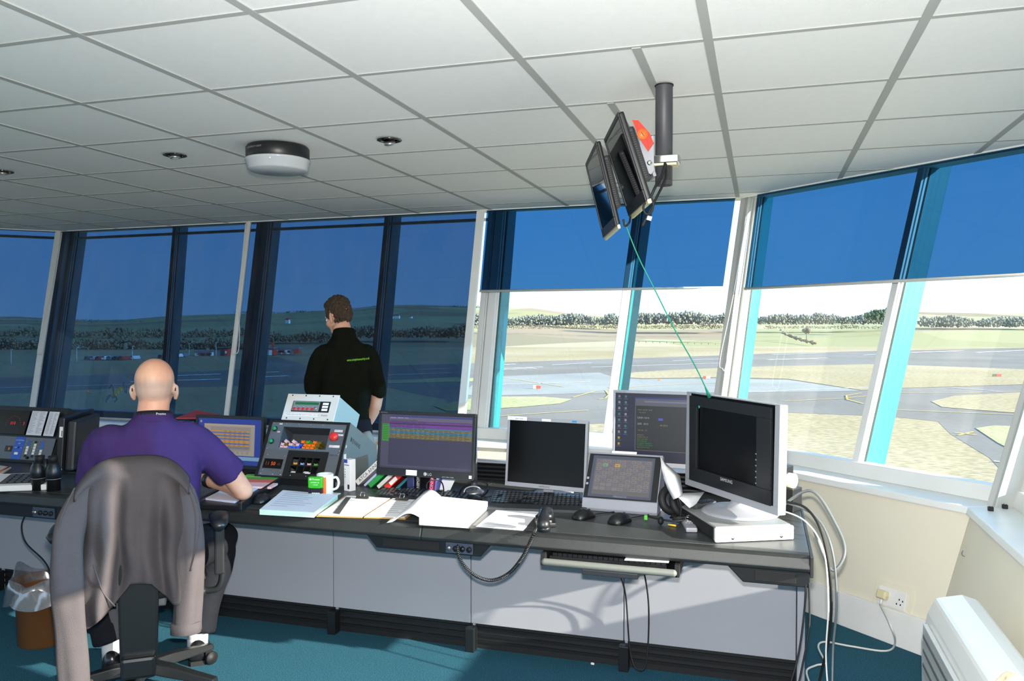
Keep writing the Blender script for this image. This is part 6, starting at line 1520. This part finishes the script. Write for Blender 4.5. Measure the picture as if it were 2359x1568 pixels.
# back lettering stands a little proud of the fleece
fl = [o for o in pt.children if o.name.startswith('fleece_top')][0]
bpy.context.view_layer.update()
q = MB(); vs, fs, wd = text_mesh('www.completesecurity.co.uk'); pts = []
for v_ in vs:
    lx = -.005 + (v_[0] / wd) * .165; lz = 1.268 + v_[1] * .022 + .010 * (v_[0] / wd)
    hit, loc, nrm, idx = fl.ray_cast(Vector((lx, -.5, lz)), Vector((0, 1, 0)))
    pts.append((lx, (loc.y if hit else -.13) - .0025, lz))
q.add(pts, fs, None, '#8ae03c'); q.build('back_lettering', PRINT, pt, recalc=False)
rings = []
b = MB()
for z, r0 in ((1.41, .083), (1.455, .073), (1.47, .068), (1.465, .075), (1.415, .09)):
    rings.append([(r0 * math.cos(a) - .004, .008 + r0 * math.sin(a), z + .012 * math.sin(-a)) for a in [2 * math.pi * i / 28 for i in range(28)]])
b.loft(rings, cap=False); b.build('collar', m_fleece, pt)
b = MB(); ell_t(b, HM2, (0, -.018, .043), (.084, .101, .089)); ell_t(b, HM2, (0, -.045, -.005), (.077, .068, .073)); ell_t(b, HM2, (0, .03, .087), (.062, .05, .036))
for s in (1, -1): ell_t(b, HM2, (s * .072, .015, .015), (.010, .022, .035))
def hairy(co, n): return co + n * (.010 * mnoise.noise(co * 55) + .007 * mnoise.noise(co * 120))
remesh('hair', b, m_hair, .005, 2, pt, hairy)
for s in (1, -1): MB().ell(tuple(HM2 @ Vector((s * .032, .083, .0))), (.011, .011, .011)).build('eye', mat('eye_white', '#e8e4e0', .2), pt)
b = MB(); torso(b, [(.76, .175, .13, 0, 0), (.84, .185, .135, 0, 0), (.9, .18, .13, 0, 0)], I4)
for s in (1, -1): b.tube([(s * .09, .0, .84), (s * .105, .01, .48), (s * .105, -.01, .09)], [.105, .085, .085], 18, spline=4)
remesh('trousers', b, m_trs, .011, 4, pt, wrinkle(.008, 8, 3.))
for s in (1, -1):
    MB().loft([[(s * .105 + w_ * math.cos(a), y, .005 + h * max(0, math.sin(a)) ** .8) for a in [math.pi * i / 12 for i in range(13)]] for y, w_, h in ((-.07, .03, .06), (-.04, .04, .10), (.05, .043, .08), (.14, .047, .06), (.2, .025, .03))]).build('shoe', _mats['black_leather'], pt)
MB().tube([(.12, -.15, .82), (.13, -.165, .77), (.15, -.16, .70)], [.03, .045, .03], 10, spline=3).build('back_pocket_gloves', mat('grey_gloves', '#8a8a84', .9), pt)
# --- waste bin with liner
wb_ = thing('waste_bin', 'brown waste bin with clear crumpled liner bag beside the chair', 'bin', onz(103, 1475, 0))
MB().lathe([(.108, 0), (.112, .005), (.122, .30), (.126, .302), (.120, .30), (.106, .01), (.001, .01)], 30, cap=False).build('bucket', mat('bin_brown', '#6a4424', .4, var=.15, vscale=10), wb_)
rings = []
for k, (r0, z) in enumerate(((.114, .26), (.119, .31), (.124, .325), (.135, .31), (.145, .27), (.152, .23), (.158, .20))):
    rings.append([((r0 + .012 * (k > 2) * math.sin(a * 7 + k)) * math.cos(a), (r0 + .012 * (k > 2) * math.sin(a * 7 + k)) * math.sin(a), z + .012 * (k > 0) * math.sin(a * 5 + k * 1.7) + (.04 * math.sin(a * 2 + 1) if k in (1, 2) else 0)) for a in [2 * math.pi * i / 40 for i in range(40)]])
b = MB(); b.loft(rings, cap=False); b.build('liner_bag', film_mat('clear_plastic_bag', (.82, .83, .86), gloss=.22, rough=.15, haze=.18, hazecol='#c8c8d0'), wb_)
# ------------------------------------------------------------------ ceiling fittings
rl = thing('ceiling_light', 'round ceiling light with black rim and frosted bowl', 'ceiling light', onz(640, 338, ZC))
rl.location.z = ZC - .001; rl.scale = (1.06, 1.06, 1)
MB().lathe([(.135, -.0), (.142, -.01), (.142, -.066), (.138, -.07), (.001, -.07)], 44).build('rim', m_black, rl)
MB().lathe([(.146, -.064), (.146, -.072), (.142, -.076), (.134, -.112), (.126, -.119), (.001, -.121)], 44).build('diffuser', mat('frosted_bowl', '#b9bec3', .25, spec=.5), rl)
q = MB()
vs, fs, wd = text_mesh('EMERGENCY LIGHT'); q.add([(.1425 * math.cos(math.radians(-125) + v[0] * .011 / .1425), .1425 * math.sin(math.radians(-125) + v[0] * .011 / .1425), -.028 + v[1] * .011) for v in vs], fs, None, '#9a9a98')
vs, fs, wd = text_mesh('(2)'); q.add([(.1425 * math.cos(math.radians(-160) + v[0] * .025 / .1425), .1425 * math.sin(math.radians(-160) + v[0] * .025 / .1425), -.036 + v[1] * .03) for v in vs], fs, None, '#c8c8c6')
q.build('marking', PRINT, rl, recalc=False)
MB().cyl((.05, -.135, -.076), (.05, -.139, -.088), .004, n=8).build('clip', m_whitep, rl)
for k, (px, py) in enumerate(((403, 357), (897, 322), (5, 395))):
    p = onz(px, py, ZC); t = thing('downlight', ['recessed chrome downlight left of the round ceiling light', 'swivelled chrome downlight right of the round ceiling light', 'chrome downlight cut by the left edge of the picture'][k], 'downlight', (p.x, p.y, ZC - .001), group='recessed ceiling downlights')
    MB().lathe([(.058, 0), (.058, -.003), (.046, -.006), (.04, -.003), (.038, .012)], 32, cap=False).build('ring', mat('dark_chrome', '#6a6862', .15, metal=1.), t)
    MB().lathe([(.043, .001), (.001, .001)], 24).build('recess', m_blackm, t)
    tz = RX(.5 if k == 1 else .1)
    MB().lathe([(.026, .0), (.027, -.012), (.024, -.016)], 22, TR(0, .0, .0 if k != 1 else -.004) @ tz).build('lamp_housing', m_steel, t)
    MB().lathe([(.022, -.013), (.015, -.0175), (.001, -.018)], 20, TR(0, 0, .0 if k != 1 else -.004) @ tz).build('lamp_glass', mat('lamp_glass', '#d8d4c8', .05, spec=.8), t)
# hanging pole with two screens
pp = onz(1530, 196, ZC)
pole = thing('ceiling_pole', 'dark grey ceiling pole with chrome clamp holding two screens', 'pole', (pp.x, pp.y, ZC))
PR, PL = .031, .362
b = MB(); b.lathe([(PR, 0), (PR, -PL), (PR - .004, -PL), (PR - .004, -.01)], 28, cap=False); b.build('tube', mat('pole_grey', '#414248', .5, var=.15, vscale=12), pole)
MB().lathe([(.034, 0), (.034, -.004), (.031, -.004)], 28, cap=False).build('collar', m_blackm, pole)
rings = [[(x * s, y * s, z) for x, y in ((-.036, -.034), (.052, -.034), (.058, -.02), (.058, .02), (.052, .034), (-.036, .034))] for z, s in ((-.258, .97), (-.26, 1), (-.283, 1), (-.285, .97))]
MB().loft(rings, smooth=False).build('clamp', m_chrome, pole, bevel=.003); MB().loft([[(x, y, z) for x, y in ((-.034, -.032), (.048, -.032), (.048, .032), (-.034, .032))] for z in (-.286, -.294)], smooth=False).build('clamp_pad', m_cream, pole)
MB().bb(-.016, .016, -PR - .003, -PR + .002, -.345, -.295).build('slot', m_blackm, pole, bevel=.001, rot=(0, 0, YAW + .05))
# screens: near edge runs away from the camera
FWD = Vector((-math.sin(YAW), math.cos(YAW), 0)); RGT = Vector((math.cos(YAW), math.sin(YAW), 0))
def hung(label, ntop, nbot, d, width, thick, logo=None, chin=.04):
    A = atd(*ntop, d); B = atd(*nbot, d)
    wv = FWD.copy(); up = (A - B); h = up.length; up.normalize(); nrm = wv.cross(up); nrm.normalize()
    if nrm.dot(RGT) > 0: nrm = -nrm
    # local: x along width (away), y up, z out of the screen (to the left)
    t = thing('hanging_screen', label, 'screen', B + wv * width / 2)
    Mx = frame(-wv * width / 2, wv, up, nrm)
    MB().bb(0, width, -chin * 0, h, -thick, -.001, Mx).build('casing', m_black, t, bevel=.008)
    f = MB(); 
    for (a, b_, c, e) in ((0, width, h - .016, h), (0, width, 0, chin), (0, .018, chin, h - .016), (width - .018, width, chin, h - .016)): f.bb(a, b_, c, e, -.002, .004, Mx)
    f.build('bezel', m_black, t, bevel=.002)
    MB().bb(.018, width - .018, chin, h - .016, -.003, .0015, Mx).build('screen', mat('glossy_lcd', '#05070a', .04, spec=.9), t)
    MB().prism([(.04, .07), (width - .04, .07), (width - .04, h - .05), (.04, h - .05)], -thick - .026, -thick + .002, axis='z', M=Mx).build('back_cover', m_dkgrey, t, bevel=.01)
    vt = MB()
    for k in range(22): vt.bb(.039, .046, .075 + k * (h - .14) / 22, .075 + (k + .55) * (h - .14) / 22, -thick - .019, -thick - .006, Mx)
    stuff(vt.build('vents', m_blackm, t))
    MB().bb(0, width, -.012, .004, -thick * .8, -.002, Mx).build('bottom_strip', m_cream, t, bevel=.003)
    if logo:
        q = MB(); q.text(logo, .06, .012, .02, .0045, Mx, '#8a8e92'); q.build('marking', PRINT, t, recalc=False)
    return t, Mx, A, B, h, nrm
t1, M1, A1, B1, h1, n1 = hung('larger black screen hung from the pole with glossy reflecting panel', (1424, 258), (1490, 462), 2.72, .40, .02)
t2, M2, A2, B2, h2, n2 = hung('smaller black screen hung left of the larger one', (1374, 325), (1421, 520), 2.98, .42, .016, 'LG', .035)
mid = B1 + (A1 - B1) * .5 + FWD * .2
MB().tube([mid - n1 * .06 - t1.location, Vector((pp.x - .03, pp.y, ZC - .27)) - t1.location], .02, 10).build('mount_arm', m_steel, t1)
MB().bb(-.055, .055, -.07, .07, -.006, .006, frame(mid - n1 * .085 - t1.location, FWD, (A1 - B1).normalized(), n1)).build('mount_plate', m_silver, t1, bevel=.003)
mid2 = B2 + (A2 - B2) * .5 + FWD * .2
MB().tube([mid2 - n2 * .03 - t2.location, mid2 - n2 * .10 + FWD * .1 - t2.location], .015, 10).build('mount_arm', m_steel, t2)
# red tag hung on the bracket
tg = [atd(1456, 276, 2.74), atd(1471, 277, 2.76), atd(1496, 306, 2.78), atd(1505, 328, 2.78), atd(1492, 347, 2.77), atd(1472, 316, 2.75)]
o = tg[0]; b = MB(); b.add([p - o for p in tg] + [p - o + RGT * .004 + FWD * .012 for p in tg], [tuple(range(6)), tuple(range(11, 5, -1))] + [(i, i + 6, (i + 1) % 6 + 6, (i + 1) % 6) for i in range(6)])
tgo = thing('red_tag', 'bright red tag with an orange number disc behind the hanging screen', 'tag', o); b.build('card', mat('tag_red', '#f0463a', .5), tgo)
dc = atd(1480, 309, 2.748) - o; Fd = frame(dc, RGT, Vector((0, 0, 1)), -FWD)
MB().lathe([(.018, 0), (.018, .002)], 24, Fd).build('disc', mat('disc_orange', '#f06a30', .5), tgo); q = MB(); q.text('1', -.006, -.008, .024, .0025, Fd @ RZ(.6), '#3a2018'); q.build('number', PRINT, tgo, recalc=False)
# bracket plate right of the larger screen
bp = thing('mounting_bracket', 'grey folded mounting bracket between pole and larger screen', 'bracket', atd(1492, 372, 2.80))
Fd = frame((0, 0, 0), RGT, Vector((0, 0, 1)), -FWD)
MB().prism([(-.03, .07), (.02, .09), (.022, -.03), (.012, -.045), (-.008, -.035)], -.002, .002, axis='z', M=Fd).build('plate', m_silver, bp); MB().lathe([(.009, 0), (.009, .005), (.005, .007)], 12, Fd @ TR(.006, -.005, .002)).build('bolt', m_chrome, bp)
cable('black cable from the pole slot to the larger screen', [atd(1532, 376, 2.86), atd(1526, 400, 2.80), atd(1510, 430, 2.76), atd(1500, 452, 2.76)], .005)
cable('black cable looping under the larger screen with a clear plug', [atd(1534, 378, 2.86), atd(1533, 410, 2.82), atd(1515, 450, 2.78), atd(1495, 490, 2.77), atd(1480, 520, 2.77)], .0045)
cable('short black cable loop below the larger screen', [atd(1500, 455, 2.76), atd(1505, 470, 2.76), atd(1500, 490, 2.76), atd(1488, 492, 2.76), atd(1482, 478, 2.76), atd(1486, 466, 2.76)], .004)
tag(MB().box((0, 0, 0), (.016, .012, .014)).build('clear_plug', mat('clear_plug', '#d4dcdc', .2), loc=atd(1496, 502, 2.765), rot=(.3, .3, .2)), 'clear plastic cable plug dangling below the larger screen', 'plug')
cable('short black cable loop below the smaller screen', [atd(1436, 505, 2.95), atd(1440, 520, 2.95), atd(1450, 512, 2.95), atd(1452, 495, 2.9)], .004)
m_green = mat('green_cord', '#1f8a6a', .5)
cable('thin green cord running from the hung screen down to the television', [atd(1437, 506, 2.98), atd(1470, 590, 2.98), atd(1510, 670, 3.0), atd(1555, 760, 3.04), atd(1600, 840, 3.1), atd(1628, 898, 3.14), atd(1634, 912, 3.16)], .0024, m_green, 'cord', 'green_cord')
tag(MB().tube([atd(1625, 892, 3.14), atd(1634, 914, 3.16)], [.003, .008], 10).build('cord_boot', m_green), 'green rubber boot where the thin cord meets the television', 'boot')
# dried white smear on the pane left of the bald man
def on_pane(px, py, inn):
    a0, a1, c = FP(0, 0, .8, inn), FP(0, 1, .8, inn), FP(0, 0, 2., inn); n_ = (a1 - a0).cross(c - a0); d = ray(px, py); o = Vector((0, 0, HC)); return o + d * ((a0 - o).dot(n_) / d.dot(n_))
sm_o = on_pane(255, 900, -.205); b = MB()
for L_ in ([(244, 926), (247, 915), (254, 910), (260, 916), (266, 912), (269, 920), (264, 925)], [(262, 912), (261, 900), (258, 888), (252, 894), (257, 885)], [(254, 910), (247, 920)], [(284, 880), (286, 896), (290, 904), (291, 890)]):
    b.tube([on_pane(x, y, -.205) - sm_o for x, y in L_], .006, 6, spline=4)
tag(b.build('glass_smear', film_mat('chalky_white', (.5, .5, .5), gloss=.01, rough=.5, haze=.75, hazecol='#f4f6f8', trans=True), loc=sm_o), 'chalky white smear on the window pane left of the bald man', 'smear')
# ------------------------------------------------------------------ right hand wall
Pq = poly(.3); 
def on_wall(i, px, py, inn=0.):
    # intersect the sight line with the leaning facet i
    z0, z1 = 0., .6; a0, a1 = FP(i, 0, z0, inn), FP(i, 1, z0, inn); c = FP(i, 0, z1, inn)
    n_ = (a1 - a0).cross(c - a0); d = ray(px, py); o = Vector((0, 0, HC)); t = (a0 - o).dot(n_) / d.dot(n_)
    return o + d * t
def wall_frame(i, p):
    e = (FP(i, 1, .3) - FP(i, 0, .3)).normalized(); up = (FP(i, 0, .6) - FP(i, 0, 0)); up = (up - e * up.dot(e)).normalized()
    return frame(p, e, up, e.cross(up))
cp_ = on_wall(1, 2058, 1378)
so = thing('wall_socket', 'white double wall socket on a cream back plate by the skirting', 'socket', cp_)
Fw = wall_frame(1, (0, 0, 0)); 
if Fw.col[2].to_3d().dot(-ray(2058, 1378)) < 0: Fw = frame((0, 0, 0), -Fw.col[0].to_3d(), Fw.col[1].to_3d(), -Fw.col[2].to_3d())
sx = 1 if Fw.col[0].to_3d().dot(RGT) > 0 else -1
MB().bb(-.098, .098, -.068, .068, 0, .007, Fw).build('back_plate', m_wall, so, bevel=.002)
MB().bb(-.073, .073, -.043, .043, .007, .015, Fw).build('face_plate', m_whitep, so, bevel=.003)
for s in (-1, 1):
    MB().bb(s * .009 - .005, s * .009 + .005, .006, .022, .015, .018, Fw).build('switch', m_whitep, so, bevel=.001)
q = MB()
for (x, y) in ((.04, .004), (.03, -.018), (.05, -.018), (.058, .0)): q.rect(x - .003, y - .004, x + .003, y + .004, .0156, Fw, '#1a1a1c')
q.build('pin_holes', PRINT, so, recalc=False)
pg = thing('mains_plug', 'cream three-pin plug in the wall socket with white lead', 'plug', cp_ + (Fw.col[2].to_3d() * .016))
MB().loft([[(-.040 + x * s_, .003 + y * s_, z) for x, y in ((-.024, -.02), (.024, -.02), (.028, .0), (.024, .022), (-.024, .022), (-.028, 0))] for z, s_ in ((0, 1), (.022, 1), (.03, .7))], M=Fw, smooth=False).build('body', m_cream, pg, bevel=.003)
MB().tube([(-.04, -.015, .012), (-.04, -.045, .014)], [.007, .005], 8, M=Fw).build('cord_grip', m_whitep, pg)
pz = [cp_ + Fw @ Vector((-.04, -.045, .03))]
pz += [onz(2052, 1440, .17), onz(2062, 1480, .07), onz(2040, 1499, .008), onz(1960, 1488, .008), onz(1900, 1478, .008), onz(1885, 1490, .008), onz(1900, 1525, .008), onz(1880, 1532, .008), onz(1858, 1545, .008), onz(1868, 1580, .008)]
cable('white mains lead running from the wall socket across the carpet', pz, .0045, m_cordw)
# hook, bits on the sill
hk = thing('wall_hook', 'small bent metal hook on the right hand wall corner', 'hook', on_wall(2, 2225, 1272, .003))
MB().tube([(0, 0, .02), (-.012, 0, .008), (-.014, 0, -.012), (-.004, 0, -.018)], .002, 6, spline=4).build('wire', m_steel, hk); MB().tube([(-.012, -.0, .005), (-.02, -.014, .0)], .002, 6).build('pin', m_steel, hk)
for k, (px, py, lb) in enumerate(((2282, 1172, 'small black plastic catch on the window sill corner'), (2315, 1167, 'small dark metal catch further along the window sill'))):
    t = thing('sill_catch', lb, 'catch', onz(px, py + 4, ZS + .0005)); MB().bb(-.011, .011, -.009, .009, 0, .018).build('block', m_blackm, t, bevel=.002); MB().cyl((0, 0, .018), (0, 0, .024), .006, n=10).build('cap', m_chrome, t)
# convector heater along the right wall
ht = thing('convector_heater', 'white wall convector heater with dark slots at the lower right corner', 'heater', (.66, 2.2, 0.06))
prof = [(-.06, .02), (-.095, .06), (-.10, .30), (-.08, .40), (-.055, .455), (.03, .475), (.085, .46), (.085, .02)]
MB().prism([(x, z) for x, z in prof], 0, 1.02, axis='y').build('casing', mat('heater_white', '#e4e6e4', .25, spec=.5), ht, bevel=.012)
MB().bb(-.104, -.088, .06, .96, .20, .375).build('grille_panel', mat('heater_grille', '#c8cac8', .3), ht, bevel=.003)
for k in range(3): MB().bb(-.107, -.10, .08, .94, .23 + k * .05, .242 + k * .05).build('slot', mat('slot_grey', '#6a6c6c', .5), ht)
for y in (.1, .9): MB().bb(-.06, .06, y - .02, y + .02, -.06, .03).build('foot', m_whitep, ht)
q = MB(); q.text('Dimplex', -.02, .12, .02, 0, frame((-.1035, .98, 0), (0, -1, 0), (0, 0, 1), (-1, 0, 0)), '#9a9c9c'); q.build('marking', PRINT, ht, recalc=False)
# floor litter
for k, (px, py, lb) in enumerate(((1218, 1496, 'small white paper scrap on the carpet before the desk'), (1365, 1528, 'small white paper scrap on the carpet further right'), (684, 1420, 'white twist of paper under the desk plinth'))):
    b = MB(); b.add([v * random.uniform(.6, 1.1) for v in ico_v], ico_f, Matrix.Diagonal((.011, .009, .006, 1))); tag(b.build('paper_scrap', m_paper, loc=onz(px, py, .006)), lb, 'scrap')
tag(MB().bb(-.02, .02, -.006, .006, 0, .004).build('red_wrapper', mat('wrapper_red', '#c83a34', .4), loc=onz(600, 1405, .001)), 'tiny red wrapper on the carpet below the cabinets', 'wrapper')
cable('cream cable end curled under the desk plinth', [onz(790, 1425, .006), onz(785, 1435, .006), onz(810, 1432, .006), onz(840, 1420, .02), onz(822, 1415, .04)], .003, m_cordw)
# someone's bare fingertips at the very lower right corner
fg = thing('person', 'bare fingertips of a person at the lower right picture corner', 'person', atd(2335, 1600, 1.0))
b = MB(); Mh = frame((0, 0, -.0), RGT, (FWD * .25 + Vector((0, 0, 1))).normalized(), (-FWD + Vector((0, 0, .25))).normalized())
b.tube([(-.02, -.30, 0), (-.01, -.12, 0)], [.042, .03], 14, Mh); hand(b, Mh @ TR(-.0, -.085, 0) @ RZ(-.5), .8, 1)
remesh('hand', b, m_skin, .005, 5, fg)
bpy.data.scenes.remove(_tmp)
